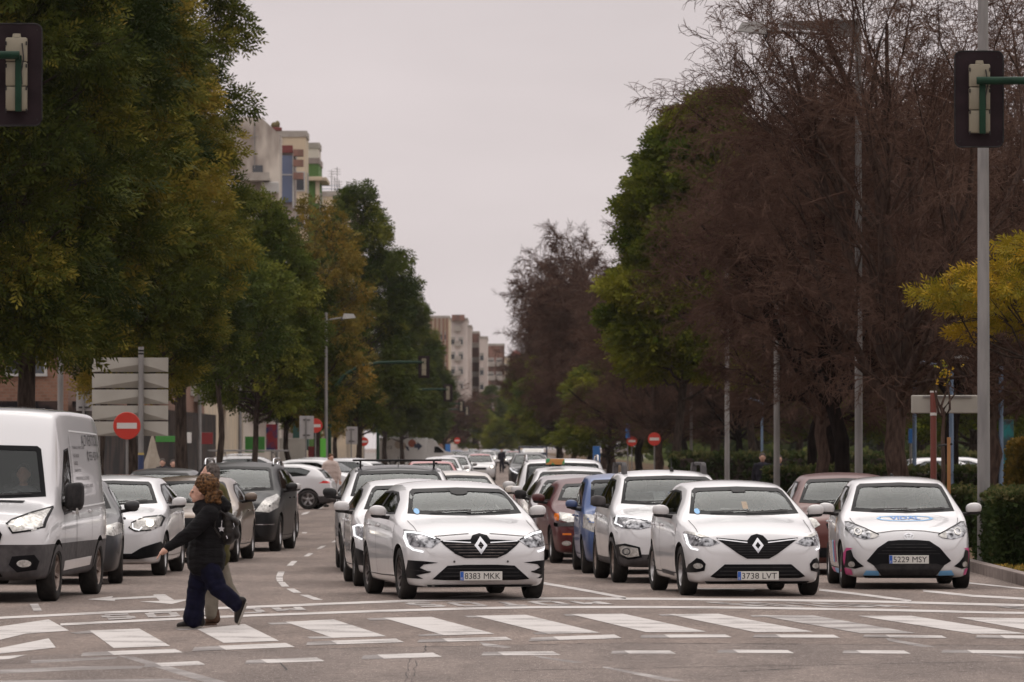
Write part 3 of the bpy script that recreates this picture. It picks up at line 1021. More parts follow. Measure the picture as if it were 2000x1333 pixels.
YARIS = dict(L=3.94, W=1.745, H=1.48, wb=2.56, fo=.80, R=.305, cowl=(.92, .99), roof_s=1.80, hood=.80, bot=.15, paint=WHITE, hero=True, name="white_hatchback",
    rim=ALLOY, wstyle='10', plate=("5229 MSY", .395), mirror=(1.50, .985, 1.05), ws=(.69, .57), antenna=(3.0, 0, .03),
    front=[
        D("grille", [(-.555, .375), (-.41, .545), (-.27, .635), (-.12, .648), (.12, .648), (.27, .635), (.41, .545), (.555, .375), (.46, .315), (.39, .24), (.34, .165), (-.34, .165), (-.39, .24), (-.46, .315)], FRIT),
        D("lower_grille", [(-.46, .31), (-.36, .34), (.36, .34), (.46, .31), (.36, .19), (-.36, .19)], PLAST, off=.009, par="grille")]
        + grille_bars((.47, .51, .55, .59), lambda z: .44 - (z - .45) * 1.4, PLAST)
        + [
        D("emblem", ngon(0, .695, .066, .046, 20), CHROME, off=.010, ring=.009), D("emblem", ngon(0, .700, .028, .042, 16), CHROME, off=.012, ring=.008), D("emblem", ngon(0, .712, .046, .018, 16), CHROME, off=.013, ring=.008),
        D("headlight", [(.385, .705), (.56, .785), (.735, .865), (.79, .86), (.80, .78), (.72, .69), (.58, .655), (.47, .665)], LAMPIN, mir=True, cell=.04),
        D("lamp_reflector", [(.385, .705), (.50, .752), (.50, .668), (.45, .672)], LAMPPALE, off=.009, mir=True, par="headlight"),
        D("lamp_lens", ngon(.655, .755, .048, .048, 18), LAMPPALE, off=.012, mir=True, par="headlight", ring=.014),
        D("lamp_eyebrow", stroke([(.39, .715), (.56, .795), (.74, .873), (.79, .87)], .014), FRIT, off=.008, mir=True, par="headlight"),
        D("fog_light_housing", [(.745, .52), (.80, .50), (.81, .29), (.70, .272), (.59, .305), (.66, .36), (.72, .43)], FRIT, mir=True),
        D("fog_light", ngon(.735, .33, .038, .038, 14), LAMPPALE, off=.011, mir=True, par="fog_light_housing"),
        D("magenta_graphic", [(.725, .54), (.80, .545), (.825, .48), (.832, .19), (.72, .19), (.745, .265), (.815, .28), (.80, .50)], MAGENTA, off=.004, mir=True),
        D("blue_graphic", [(.40, .245), (.56, .252), (.60, .19), (.385, .185)], SKYV, off=.004, mir=True),
        D("magenta_graphic", [(1.45, .62), (1.62, .62), (1.60, .33), (1.42, .33)], MAGENTA, ax='S', mir=True), D("blue_graphic", [(1.80, .62), (1.98, .62), (1.95, .33), (1.74, .33)], SKYV, ax='S', mir=True),
        D("side_graphic", [(1.2, .19), (1.9, .19), (1.9, .25), (1.2, .25)], SKYV, ax='S', mir=True), D("side_graphic", [(1.95, .19), (2.5, .19), (2.5, .25), (1.95, .25)], MAGENTA, ax='S', mir=True),
        D("side_crest", ngon(1.45, .83, .09, .10, 12), ORANGEV, ax='S', mir=True, ring=.04),
        D("bonnet_seam", stroke([(.22, .60), (.45, .66), (.7, .70), (.90, .715)], .007), GPLAST, ax="T", mir=True, off=.001), D("bonnet_seam", stroke([(-.42, .735), (-.2, .765), (0, .775), (.2, .765), (.42, .735)], .007), GPLAST, off=.003),
        D("chin_lip", [(-.60, .185), (.60, .185), (.56, .150), (-.56, .150)], FRIT, off=.004),
    ])
STEP = dict(L=4.08, W=1.76, H=1.555, wb=2.59, fo=.82, R=.325, gap=.05, cowl=(1.0, 1.06), roof_s=1.80, hood=.90, bot=.22, paint=WHITE, name="white_crossover", belt=1.0, roofw=.70,
    rim=BALLOY, wstyle='7', mirror=(1.52, .98, 1.12), mirmat=GPLAST, mirpw=.7, arch=.055, ws=(.70, .60), antenna=(2.0, .1, .16), rails=None,
    cuts=(.40, .33), lowmat=(lambda s, y: .40 if s < .55 else (.33 if s < 3.6 else .4), GPLAST),
    front=[
        D("headlight", [(.38, .775), (.40, .87), (.60, .90), (.80, .925), (.84, .88), (.84, .79), (.78, .755), (.55, .74)], LAMPIN, mir=True, cell=.04),
        D("led_strip", stroke([(.42, .865), (.62, .895), (.80, .912), (.825, .82), (.76, .775)], .018), LED, off=.011, mir=True, par="headlight"),
        D("grille", [(-.37, .74), (-.37, .88), (.37, .88), (.37, .74), (.3, .68), (-.3, .68)], FRIT),
        D("lower_intake", [(-.45, .34), (.45, .34), (.40, .50), (-.40, .50)], FRIT),
        D("fog_light_housing", [(.52, .36), (.55, .50), (.74, .55), (.83, .53), (.82, .38), (.70, .33)], FRIT, mir=True),
        D("fog_light", [(.56, .38), (.58, .485), (.76, .52), (.80, .50), (.78, .40), (.70, .36)], LAMPPALE, off=.010, mir=True, par="fog_light_housing"),
        D("lamp_lens", ngon(.72, .44, .05, .05, 14), LAMPIN, off=.014, mir=True, ring=.016, par="fog_light_housing"),
    ])
def generic(paint, L=4.1, W=1.77, H=1.48, wb=2.55, cowl=(1.0, 1.0), roof_s=1.8, hood=.82, lamp=LAMPPALE, tail='hatch', front=None, lit=None, **k):
    h = hood
    fr = [D("headlight", [(.46, h - .12), (.52, h - .04), (.74, h + .02), (.83, h), (.84, h - .10), (.74, h - .16), (.55, h - .17)], lamp, mir=True, cell=.06),
          D("grille", [(-.38, h - .10), (.38, h - .10), (.34, h - .22), (-.34, h - .22)], FRIT),
          D("lower_intake", [(-.55, .26), (.55, .26), (.46, .40), (-.46, .40)], FRIT),
          D("number_plate", [(-.26, .44), (.26, .44), (.26, .55), (-.26, .55)], PLATE, off=.012)]
    if lit: fr.append(D("lit_lamp", ngon(.66, h - .075, .055, .05, 12), lit, off=.012, mir=True, par="headlight"))
    sp = dict(L=L, W=W, H=H, wb=wb, fo=.82, R=.31, cowl=cowl, roof_s=roof_s, hood=hood, paint=paint, tail=tail, front=front if front is not None else fr, seams=False)
    sp.update(k)
    return sp
BMW = generic(WHITE, L=4.34, W=1.80, H=1.46, wb=2.67, cowl=(.98, 1.02), roof_s=1.85, hood=.87, tail='hatch', mirror=(1.5, 1.0, 1.06), seams=True, hero=True, name="white_hatchback", rim=ALLOY,
    front=[D("headlight", [(.40, .70), (.44, .78), (.60, .855), (.82, .88), (.86, .84), (.84, .72), (.72, .66), (.50, .645)], LAMPPALE, mir=True, cell=.04),
           D("lamp_surround", [(.40, .70), (.44, .78), (.60, .855), (.82, .88), (.86, .84), (.84, .72), (.72, .66), (.50, .645)], FRIT, ring=.018, mir=True, off=.009, par="headlight"),
           D("lit_lamp", ngon(.70, .765, .05, .045, 14), BEAM, mir=True, off=.012, par="headlight"), D("led_strip", stroke([(.46, .76), (.47, .69), (.56, .665), (.60, .71)], .016), LED, mir=True, off=.012, par="headlight"),
           D("kidney_grille", [(.03, .60), (.03, .78), (.26, .79), (.33, .74), (.30, .62), (.22, .585)], FRIT, mir=True), D("grille_surround", [(.03, .60), (.03, .78), (.26, .79), (.33, .74), (.30, .62), (.22, .585)], CHROME, ring=.014, mir=True, off=.011, par="kidney_grille"),
           D("lower_intake", [(-.84, .46), (-.60, .42), (-.45, .33), (.45, .33), (.60, .42), (.84, .50), (.86, .44), (.80, .29), (.55, .25), (-.55, .25), (-.80, .27)], FRIT),
           D("chin_strip", stroke([(-.7, .225), (0, .205), (.7, .225)], .03), WHITE, off=.008)])
DARKCAR = generic(GREY, L=4.0, W=1.80, H=1.46, wb=2.55, hood=.84, seams=True, name="grey_hatchback", rim=ALLOY, wstyle='5',
    front=[D("headlight", [(.52, .70), (.58, .78), (.80, .84), (.86, .82), (.86, .70), (.74, .66)], LAMPPALE, mir=True, cell=.05), D("grille", [(-.42, .55), (-.42, .74), (.42, .74), (.42, .55)], FRIT),
           D("lower_intake", [(-.6, .25), (.6, .25), (.5, .42), (-.5, .42)], FRIT)])
GOLDC = generic(GOLD, L=4.62, W=1.82, H=1.40, wb=2.72, cowl=(1.15, .95), roof_s=2.05, hood=.80, tail='sedan', seams=True, hero=False, name="bronze_sedan", R=.32, fo=.9, mirror=(1.85, 1.0, 1.05),
    front=[D("headlight", [(.40, .66), (.50, .72), (.75, .82), (.86, .82), (.86, .68), (.72, .60), (.5, .59)], LAMPPALE, mir=True, cell=.05), D("grille", [(-.32, .50), (-.36, .72), (.36, .72), (.32, .50)], FRIT),
           D("fog_light", ngon(.66, .42, .05, .045, 14), BEAM, mir=True, off=.014), D("fog_light_housing", [(.50, .46), (.80, .47), (.84, .36), (.55, .33)], FRIT, mir=True), D("chrome_strip", stroke([(.45, .315), (.82, .34)], .02), CHROME, mir=True, off=.008),
           D("lower_intake", [(-.45, .24), (.45, .24), (.40, .42), (-.40, .42)], FRIT)])
MPV = generic(BLACKP, L=4.59, W=1.83, H=1.60, wb=2.73, cowl=(.95, 1.07), roof_s=1.95, hood=.92, tail='van', seams=True, name="black_people_carrier", R=.33, belt=1.04, roofw=.70, rails=(.022, CHROME), mirror=(1.5, 1.02, 1.15), rim=ALLOY, mirmat=BLACKP,
    front=[D("headlight", [(.50, .72), (.56, .80), (.66, .95), (.80, 1.02), (.865, .96), (.86, .78), (.74, .70)], LAMPPALE, mir=True, cell=.05), D("chrome_strip", stroke([(-.50, .76), (0, .72), (.50, .76)], .018), CHROME, off=.01), D("grille", [(-.5, .70), (.5, .70), (.45, .52), (-.45, .52)], FRIT),
           D("emblem", stroke([(-.10, .80), (0, .86), (.10, .80)], .02), CHROME, off=.01), D("chrome_strip", stroke([(.50, .485), (.82, .49)], .018), CHROME, mir=True, off=.008), D("lower_intake", [(-.6, .26), (.6, .26), (.5, .42), (-.5, .42)], FRIT)])
KA = generic(REDP, L=3.8, W=1.68, H=1.37, wb=2.45, cowl=(.95, .98), roof_s=1.72, hood=.80, seams=True, name="red_hatchback", threedoor=True, R=.29, wstyle='steel', mirmat=REDP,
    front=[D("headlight", [(.38, .68), (.42, .76), (.55, .80), (.70, .82), (.72, .70), (.60, .66)], LAMPPALE, mir=True, cell=.05), D("indicator", [(.725, .69), (.715, .80), (.765, .80), (.78, .74), (.765, .69)], AMBER, mir=True), D("bumper_strip", [(-.84, .60), (-.84, .66), (0, .655), (.84, .66), (.84, .60), (0, .59)], GPLAST, off=.012),
           D("grille", [(-.3, .69), (.3, .69), (.26, .77), (-.26, .77)], FRIT), D("fog_light", ngon(.62, .33, .07, .04, 12), LAMPPALE, mir=True), D("indicator", [(.55, .46), (.68, .46), (.68, .49), (.55, .49)], AMBER, mir=True, off=.006), D("lower_intake", [(-.4, .25), (.4, .25), (.36, .40), (-.36, .40)], FRIT),
           D("number_plate", [(-.26, .46), (.26, .46), (.26, .56), (-.26, .56)], PLATE, off=.014)])
ATOS = generic(BLUEP, L=3.5, W=1.5, H=1.48, wb=2.38, cowl=(.80, .98), roof_s=1.35, hood=.82, tail='van', seams=True, name="blue_city_car", R=.27, belt=.93, roofw=.78, wstyle='steel', rim=BALLOY, mirmat=BLUEP, mirror=(1.15, .86, 1.02), mirsc=.85, blunt=True,
    front=[D("headlight", [(.42, .64), (.42, .78), (.60, .87), (.70, .87), (.72, .68), (.60, .62)], LAMPPALE, mir=True, cell=.05), D("grille", [(-.34, .70), (.34, .70), (.34, .80), (-.34, .80)], FRIT), D("lower_intake", [(-.4, .28), (.4, .28), (.4, .42), (-.4, .42)], FRIT),
           D("number_plate", [(-.26, .48), (.26, .48), (.26, .59), (-.26, .59)], PLATE, off=.014)])
IBIZA = generic(WHITE, L=4.06, W=1.76, H=1.44, wb=2.56, cowl=(1.0, 1.0), roof_s=1.88, hood=.83, seams=True, name="white_hatchback", rim=ALLOY, hero=True,
    front=[D("headlight", [(.46, .70), (.58, .77), (.82, .84), (.86, .82), (.86, .70), (.76, .63), (.56, .63)], LAMPIN, mir=True, cell=.05), D("led_strip", stroke([(.60, .775), (.80, .82), (.845, .80), (.84, .68), (.76, .635)], .022), LED, off=.011, mir=True, par="headlight"),
           D("air_vent", [(.66, .45), (.84, .52), (.86, .30), (.68, .28)], FRIT, mir=True), D("grille", [(-.42, .55), (-.44, .72), (.44, .72), (.42, .55)], FRIT), D("lower_intake", [(-.55, .25), (.55, .25), (.5, .40), (-.5, .40)], FRIT)])
SUVW = generic(WHITE, L=4.64, W=1.85, H=1.66, wb=2.84, cowl=(1.08, 1.10), roof_s=1.98, hood=.98, tail='van', seams=True, name="white_crossover", R=.35, belt=1.06, roofw=.70, roofmat=GREY, mirmat=BLACKP, mirror=(1.62, 1.04, 1.18), arch=.05)
SEDC = generic(COPPER, L=4.3, W=1.78, H=1.49, wb=2.6, cowl=(1.02, 1.02), roof_s=1.85, hood=.85, seams=True, name="copper_hatchback")
MAUV = generic(MAUVE, L=4.2, W=1.76, H=1.40, cowl=(1.0, 1.0), seams=False, name="mauve_hatchback", mirmat=PLAST)
TAXI = generic(WHITE, L=4.5, W=1.80, H=1.52, wb=2.7, cowl=(1.0, 1.03), roof_s=1.85, hood=.86, name="taxi", mirmat=WHITE)
MINIV = generic(WHITE, L=4.4, W=1.86, H=1.65, wb=2.75, cowl=(.85, 1.08), roof_s=1.45, hood=.92, tail='van', name="white_van", belt=1.02, roofw=.76, rails=(.022, SILVER), blunt=True, lit=BEAM, mirsc=1.2,
             lowmat=(lambda s, y: .60 if s < .35 else .3, GPLAST))
TRANSIT = dict(L=5.53, W=2.06, H=2.37, wb=3.30, fo=1.00, R=.345, gap=.06, tw=.23, cowl=(.95, 1.24), roof_s=1.80, hood=.98, bot=.27, paint=WHITE, hero=True, name="white_van", tail='van', blunt=True,
    plan=[(0, .74), (.02, .82), (.06, .88), (.13, .925), (.26, .955), (.5, .975), (.9, .99), (1.3, 1.0)], belt=1.16, roofw=.80, cowlw=.86, crown=.07, ws=(.86, .74), wtop=.49, frit=.06,
    side=[[(1.40, 1.12), (1.70, 1.52), (1.98, 1.83), (2.30, 1.86), (2.30, 1.08), (1.50, 1.04)]], nopillar=True, doors=(1.45, 2.36, 3.6), mirmat=PLAST, mirror=(1.58, 1.13, 1.27), mirsc=1.75, mirpw=.5, rim=BALLOY, wstyle='7',
    cuts=(.70,), lowmat=(lambda s, y: .70, GPLAST), arch=.07, antenna=(1.9, .1, .2),
    front=[D("headlight", [(.53, .95), (.57, 1.0), (.78, 1.09), (.955, 1.155), (.965, 1.13), (.965, .90), (.84, .86), (.62, .83)], LAMPPALE, mir=True, cell=.05),
           D("lamp_surround", [(.53, .95), (.57, 1.0), (.78, 1.09), (.955, 1.155), (.965, 1.13), (.965, .90), (.84, .86), (.62, .83)], FRIT, ring=.02, mir=True, off=.009, par="headlight"),
           D("lit_lamp", ngon(.68, .96, .05, .045, 14), BEAM, mir=True, off=.012, par="headlight"),
           D("grille", [(-.40, .97), (.40, .97), (.50, .82), (.45, .66), (.36, .57), (-.36, .57), (-.45, .66), (-.50, .82)], FRIT, off=.012),
           D("grille_bar", stroke([(-.45, .84), (.45, .84)], .02), DALLOY, off=.018, par="grille"), D("grille_bar", stroke([(-.44, .75), (.44, .75)], .02), DALLOY, off=.018, par="grille"), D("grille_bar", stroke([(-.40, .66), (.40, .66)], .02), DALLOY, off=.018, par="grille"),
           D("emblem", ngon(0, .90, .11, .045, 20), BLUEV, off=.02, par="grille"), D("emblem_rim", ngon(0, .90, .115, .05, 20), CHROME, ring=.012, off=.022, par="grille"),
           D("bonnet_vent", [(.28, 1.222), (.62, 1.215), (.60, 1.19), (.26, 1.20)], FRIT, mir=True, off=.006),
           D("fog_light_housing", [(.58, .46), (.62, .56), (.88, .58), (.93, .50), (.90, .40), (.68, .37)], FRIT, mir=True), D("fog_light", ngon(.76, .475, .085, .045, 14), LAMPPALE, mir=True, off=.012, par="fog_light_housing"),
           D("lower_intake", [(-.5, .32), (.5, .32), (.42, .46), (-.42, .46)], FRIT),
           D("sill_panel", [(1.52, .36), (3.60, .39), (3.66, .50), (1.52, .48)], WHITE, ax='S', mir=True, off=.006),
           D("panel_line", stroke([(2.52, 1.12), (5.0, 1.16), (5.12, 1.28), (5.06, 2.03), (2.50, 2.07), (2.52, 1.12)], .02), WHITEV, ax='S', mir=True, off=.006),
           D("door_seam", stroke([(2.42, .48), (2.42, 1.1), (2.42, 2.0)], .012), PLAST, ax='S', mir=True, off=.003),
           D("fuel_flap", ngon(2.52, 1.02, .02, .05, 10), PLAST, ax='S', mir=True, off=.01),
           D("number_plate", [(-.26, .60), (.26, .60), (.26, .71), (-.26, .71)], PLATE, off=.02)])
JUKE = generic(WHITE, L=4.13, W=1.78, H=1.57, wb=2.53, cowl=(1.0, 1.08), roof_s=1.75, hood=.95, seams=False, name="white_crossover", R=.345, rim=ALLOY, wstyle='5', belt=1.05, arch=.05,
    lowmat=(lambda s, y: .42 if s > 3.5 or s < .4 else .3, GPLAST), rear=[[(.58, .95), (.80, .98), (.84, .90), (.62, .88)]])
HATCHBACK_REAR = [[(.60, .82), (.80, .98), (.84, .84), (.62, .74)]]

CARS_ON = True
if CARS_ON:
    t = build_car(MEG)
    place_wheel(t, -1, 778, 1170.5, 10, "white hatchback with dark multi spoke wheels stopped at the line, plate 8383 MKK", "car", "cars queuing at the crossing")
    t = build_car(CLIO)
    place_wheel(t, -1, 1327, 1163, 6.5, "white hatchback with plate 3738 LVT, middle of the front row at the line", "car", "cars queuing at the crossing")
    yar = build_car(YARIS)
    place_wheel(yar, -1, 1641, 1149, 0.5, "white hatchback with pink and blue graphics and VIDAL on its bonnet beside the hedge", "car", "cars queuing at the crossing")
    sf = SURFS[yar.name]
    v, f = text_vf("VIDAL", .03)
    sf.patch("bonnet_lettering", None, BLUEV, yar, 'T', .006, verts_faces=([(.57 + b * .20, -.20 + a * .40) for a, b in v], f))
    sf.ring("bonnet_graphic", [(.78, -.33), (.80, -.15), (.78, 0), (.80, .15), (.78, .33), (.68, .38), (.58, .33), (.50, .22), (.46, 0), (.50, -.22), (.58, -.33), (.68, -.38)], .035, SKYV, yar, 'T', .005)
    step = build_car(STEP)
    place_wheel(step, -1, 1195, 1138, 4.5, "white crossover with brown dusty wheels and grey roof rails left of the middle front car", "car", "cars queuing at the crossing")
    for sg in (1, -1):
        m = MB()
        xx, yy = step["x0"] - 2.0, sg * .56
        for a_, b_ in ((0, 1), (-1.5, -1)):
            m.prism([(xx + a_ + b_ * .03, 1.49), (xx + a_ - b_ * .02, 1.59), (xx + a_ - b_ * .09, 1.645), (xx + a_ - b_ * .34, 1.655), (xx + a_ - b_ * .34, 1.615), (xx + a_ - b_ * .24, 1.60), (xx + a_ - b_ * .20, 1.49)], yy - .032, yy + .032, 'XZ')
        m.tube([(xx - .30, yy, 1.636), (xx - 1.2, yy, 1.636)], .022, 8)
        m.build("roof_rail", GPLAST, step, 60)
# ================================================================== SETTING
def asphalt():
    m = principled("asphalt", (0.13, 0.11, 0.105), 0.88, spec=0.25)
    nt = m.node_tree; b = nt.nodes["Principled BSDF"]
    tcn = nt.nodes.new("ShaderNodeTexCoord")
    def noise(scale, detail, stretch=None, rough=.5):
        src = tcn.outputs["Object"]
        if stretch:
            q = nt.nodes.new("ShaderNodeMapping"); q.inputs["Scale"].default_value = stretch
            nt.links.new(src, q.inputs[0]); src = q.outputs[0]
        n = nt.nodes.new("ShaderNodeTexNoise"); n.inputs["Scale"].default_value = scale; n.inputs["Detail"].default_value = detail
        n.inputs["Roughness"].default_value = rough
        nt.links.new(src, n.inputs["Vector"]); return n.outputs["Fac"]
    def rampn(fac, lo, hi, c0, c1):
        r = nt.nodes.new("ShaderNodeValToRGB")
        r.color_ramp.elements[0].position = lo; r.color_ramp.elements[1].position = hi
        r.color_ramp.elements[0].color = (*c0, 1); r.color_ramp.elements[1].color = (*c1, 1)
        nt.links.new(fac, r.inputs[0]); return r.outputs[0]
    def mix(mode, a, b_, f=1.0):
        x = nt.nodes.new("ShaderNodeMix"); x.data_type = 'RGBA'; x.blend_type = mode
        x.inputs["Factor"].default_value = f
        nt.links.new(a, x.inputs["A"]); nt.links.new(b_, x.inputs["B"]); return x.outputs["Result"]
    base = rampn(noise(16, 7, rough=.85), .34, .68, (0.095, 0.076, 0.068), (0.28, 0.235, 0.21))
    big = rampn(noise(.10, 4, (1, .35, 1)), .35, .65, (.82, .80, .79), (1.12, 1.1, 1.08))
    mid = rampn(noise(1.1, 5, (1.2, .25, 1)), .40, .62, (.84, .83, .83), (1.12, 1.11, 1.10))
    grain = rampn(noise(6.5, 6, rough=.9), .36, .64, (.62, .60, .59), (1.52, 1.48, 1.46))
    chips = rampn(noise(48, 1), .655, .70, (0, 0, 0), (.42, .38, .35))
    pits = rampn(noise(31, 1), .30, .36, (.25, .23, .22), (1, 1, 1))
    spots = rampn(noise(3.3, 2), .24, .34, (.55, .52, .52), (1, 1, 1))
    # repair seams: darker bands across the junction
    o = mix('MULTIPLY', mix('MULTIPLY', mix('MULTIPLY', mix('MULTIPLY', base, big), mid), spots), grain)
    o = mix('ADD', mix('MULTIPLY', o, pits), chips)
    nt.links.new(o, b.inputs["Base Color"])
    bp = nt.nodes.new("ShaderNodeBump"); bp.inputs["Strength"].default_value = .5; bp.inputs["Distance"].default_value = .01
    nt.links.new(noise(38, 6, rough=.8), bp.inputs["Height"]); nt.links.new(bp.outputs[0], b.inputs["Normal"])
    return m
ASPH = asphalt()
def paintmark(name, wear_lo, wear_hi, col=(0.51, 0.475, 0.455)):
    m = principled(name, col, .7)
    nt = m.node_tree; b = nt.nodes["Principled BSDF"]
    tcn = nt.nodes.new("ShaderNodeTexCoord")
    n = nt.nodes.new("ShaderNodeTexNoise"); n.inputs["Scale"].default_value = 34; n.inputs["Detail"].default_value = 7; n.inputs["Roughness"].default_value = .8
    n2 = nt.nodes.new("ShaderNodeTexNoise"); n2.inputs["Scale"].default_value = 1.4; n2.inputs["Detail"].default_value = 4
    ad = nt.nodes.new("ShaderNodeMath"); ad.operation = 'MULTIPLY_ADD'; ad.inputs[1].default_value = .5
    r = nt.nodes.new("ShaderNodeValToRGB")
    r.color_ramp.elements[0].position = wear_lo; r.color_ramp.elements[1].position = wear_hi
    r.color_ramp.elements[0].color = (0.15, .128, .12, 1); r.color_ramp.elements[1].color = (*col, 1)
    mu = nt.nodes.new("ShaderNodeMath"); mu.operation = 'MULTIPLY'; mu.inputs[1].default_value = .5
    nt.links.new(tcn.outputs["Object"], n.inputs["Vector"]); nt.links.new(tcn.outputs["Object"], n2.inputs["Vector"])
    nt.links.new(n2.outputs["Fac"], mu.inputs[0])
    nt.links.new(n.outputs["Fac"], ad.inputs[0]); nt.links.new(mu.outputs[0], ad.inputs[2])
    nt.links.new(ad.outputs[0], r.inputs[0]); nt.links.new(r.outputs[0], b.inputs["Base Color"])
    return m
MARK = paintmark("road_paint", .36, .50)
WORN = paintmark("worn_road_paint", .42, .62)
FADED = paintmark("faded_road_paint", .47, .72)
TAR = varied("crack_sealer", (0.035, .03, .03), (.07, .06, .058), 5, .7)
def sheet(name, pts, z, mat, kind="structure"):
    o = from_vf(name, [(p[0], p[1], z) for p in pts], [tuple(range(len(pts)))], mat)
    me = o.data
    if me.polygons[0].normal.z < 0: me.flip_normals()
    return tag(o, kind=kind)
def px_sheet(name, pix, z, mat):
    return sheet(name, [ground(*p, z) for p in pix], z, mat)
sheet("road", [(-400, -60), (400, -60), (400, 4000), (-400, 4000)], 0, ASPH)
Zm = .004
bars = [[(175,1232),(272,1228),(333,1262),(222,1266)], [(385,1229),(478,1219),(545,1252),(437,1256)], [(557,1215),(652,1210),(755,1243),(650,1246)],
        [(748,1207),(842,1205),(965,1238),(868,1241)], [(928,1203),(1027,1201),(1172,1236),(1070,1238)], [(1115,1200),(1217,1199),(1380,1234),(1262,1235)],
        [(1305,1200),(1403,1199),(1588,1234),(1475,1235)], [(1480,1202),(1588,1202),(1790,1237),(1680,1237)], [(1675,1203),(1780,1203),(2005,1238),(1900,1238)],
        [(1868,1206),(2000,1208),(2190,1240),(2060,1240)], [(2070,1210),(2200,1212),(2420,1246),(2290,1244)]]
for i, p in enumerate(bars):
    px_sheet("crosswalk_stripe", p, Zm, MARK if i not in (7, 10) else WORN)
tails = [[(135,1236),(182,1231),(205,1236),(150,1238)], [(340,1228),(390,1224),(402,1229),(350,1231)], [(522,1217),(570,1214),(580,1219),(530,1220)], [(716,1208),(765,1206),(772,1211),(722,1212)],
         [(905,1203),(950,1202),(962,1206),(915,1206)], [(1100,1200),(1140,1199),(1150,1203),(1105,1203)], [(1285,1200),(1320,1199),(1330,1203),(1292,1203)], [(1465,1202),(1500,1201),(1512,1205),(1470,1205)],
         [(600,1244),(660,1242),(662,1246),(606,1248)], [(815,1240),(870,1237),(872,1241),(820,1243)], [(1040,1236),(1080,1234),(1085,1238),(1046,1239)]]
for p in tails: px_sheet("worn_stripe_end", p, Zm - .001, FADED)
for p in ([(-40,1222),(0,1224),(95,1210),(135,1232),(50,1238),(0,1250),(-40,1258)], [(-40,1264),(0,1266),(95,1247),(109,1265),(0,1277),(-40,1281)], [(-30,1284),(52,1279),(20,1287),(-30,1291)]):
    px_sheet("arrow_marking", p, Zm, MARK)
# short dashes in front of the zebra, and the second row nearer the camera
d1 = [(158,1278,350,1271,7), (375,1268,568,1260,8), (597,1257,782,1251,7), (815,1252,995,1247,6), (1033,1249,1208,1243,7), (1250,1243,1423,1242,6), (1470,1242,1635,1243,6), (1685,1242,1845,1244,5), (1905,1243,2080,1246,6)]
d2 = [(280,1300,395,1295,7), (478,1293,627,1288,7), (705,1284,855,1279,8), (940,1277,1088,1276,7), (1193,1274,1315,1274,6), (1400,1272,1545,1273,6), (1645,1273,1773,1274,6), (1838,1272,2060,1275,6)]
for k, (xa, ya, xb, yb, h) in enumerate(d1 + d2):
    sk = h * 2.0
    a = .30 if k < 9 else .25
    xm, ym = xa + (xb - xa) * a, ya + (yb - ya) * a
    px_sheet("road_dash", [(xm - sk * .4, ym - h / 2), (xb - sk * .6, yb - h / 2), (xb + sk * .5, yb + h / 2), (xm + sk * .5, ym + h / 2)], Zm, MARK)
    px_sheet("worn_dash_end", [(xa + sk * .3, ya - h / 2 + .5), (xm - sk * .4, ym - h / 2), (xm + sk * .5, ym + h / 2), (xa, ya + h / 2)], Zm, FADED)
# the two stop lines of the box for motorcycles
def band(name, pts, th, mat):
    v = [ground(x, y - th / 2, Zm) for x, y in pts] + [ground(x, y + th / 2, Zm) for x, y in pts]
    n = len(pts)
    o = from_vf(name, v, [(i, n + i, n + i + 1, i + 1) for i in range(n - 1)], mat)
    return tag(o, kind="structure")
band("stop_line", [(-60,1210),(0,1207),(200,1197),(400,1189),(560,1183),(760,1175),(930,1170),(1100,1169),(1300,1170),(1500,1172),(1700,1175),(2060,1184)], 4.2, MARK)
band("stop_line", [(118,1220),(300,1211),(500,1202),(700,1195),(900,1189),(1050,1186),(1250,1186),(1450,1187),(1700,1191),(2060,1199)], 4.2, MARK)
band("lane_line", [(1060,1139),(1130,1151),(1222,1168)], 4.5, MARK)
band("lane_line", [(1600,1152),(1680,1161),(1780,1174)], 4.0, MARK)
band("lane_line", [(1803,1154),(1900,1164),(2060,1173)], 4.0, MARK)
band("lane_line", [(1893,1139),(1960,1146),(2060,1156)], 2.6, MARK)
dash = [[(543,1117),(556,1117),(552,1127),(539,1127)], [(539,1128),(552,1128),(553,1136),(541,1136)], [(543,1137),(556,1137),(565,1146),(550,1146)], [(559,1150),(575,1150),(589,1158),(573,1158)], [(585,1162),(602,1162),(631,1172),(613,1172)],
        [(570,1096),(581,1096),(572,1105),(560,1105)], [(602,1081),(612,1081),(603,1087),(593,1087)], [(627,1067),(637,1066),(627,1072),(618,1073)], [(653,1056),(662,1055),(655,1059),(647,1060)],
        [(590,1040),(600,1040),(598,1042),(590,1042)], [(592,1002),(606,999),(600,1004),(588,1006)], [(618,992),(632,990),(626,994),(615,995)]]
for p in dash: px_sheet("lane_dash", p, Zm, MARK)
px_sheet("turn_arrow", [(170,1171),(221,1164.5),(218,1168),(300,1164),(300,1161),(322,1161),(340,1172),(372,1171),(336,1180),(272,1175),(312,1174),(305,1167.5),(225,1171.5),(224,1174)], Zm, MARK)
px_sheet("lane_dash", [(58,1180),(74,1179),(82,1193),(66,1194)], Zm, WORN)
px_sheet("arrow_marking", [(1360,1149),(1478,1150),(1470,1156),(1420,1152),(1372,1153)], Zm, MARK)
px_sheet("arrow_marking", [(860,1168.0),(905,1163),(960,1162),(930,1166)], Zm - .001, MARK)
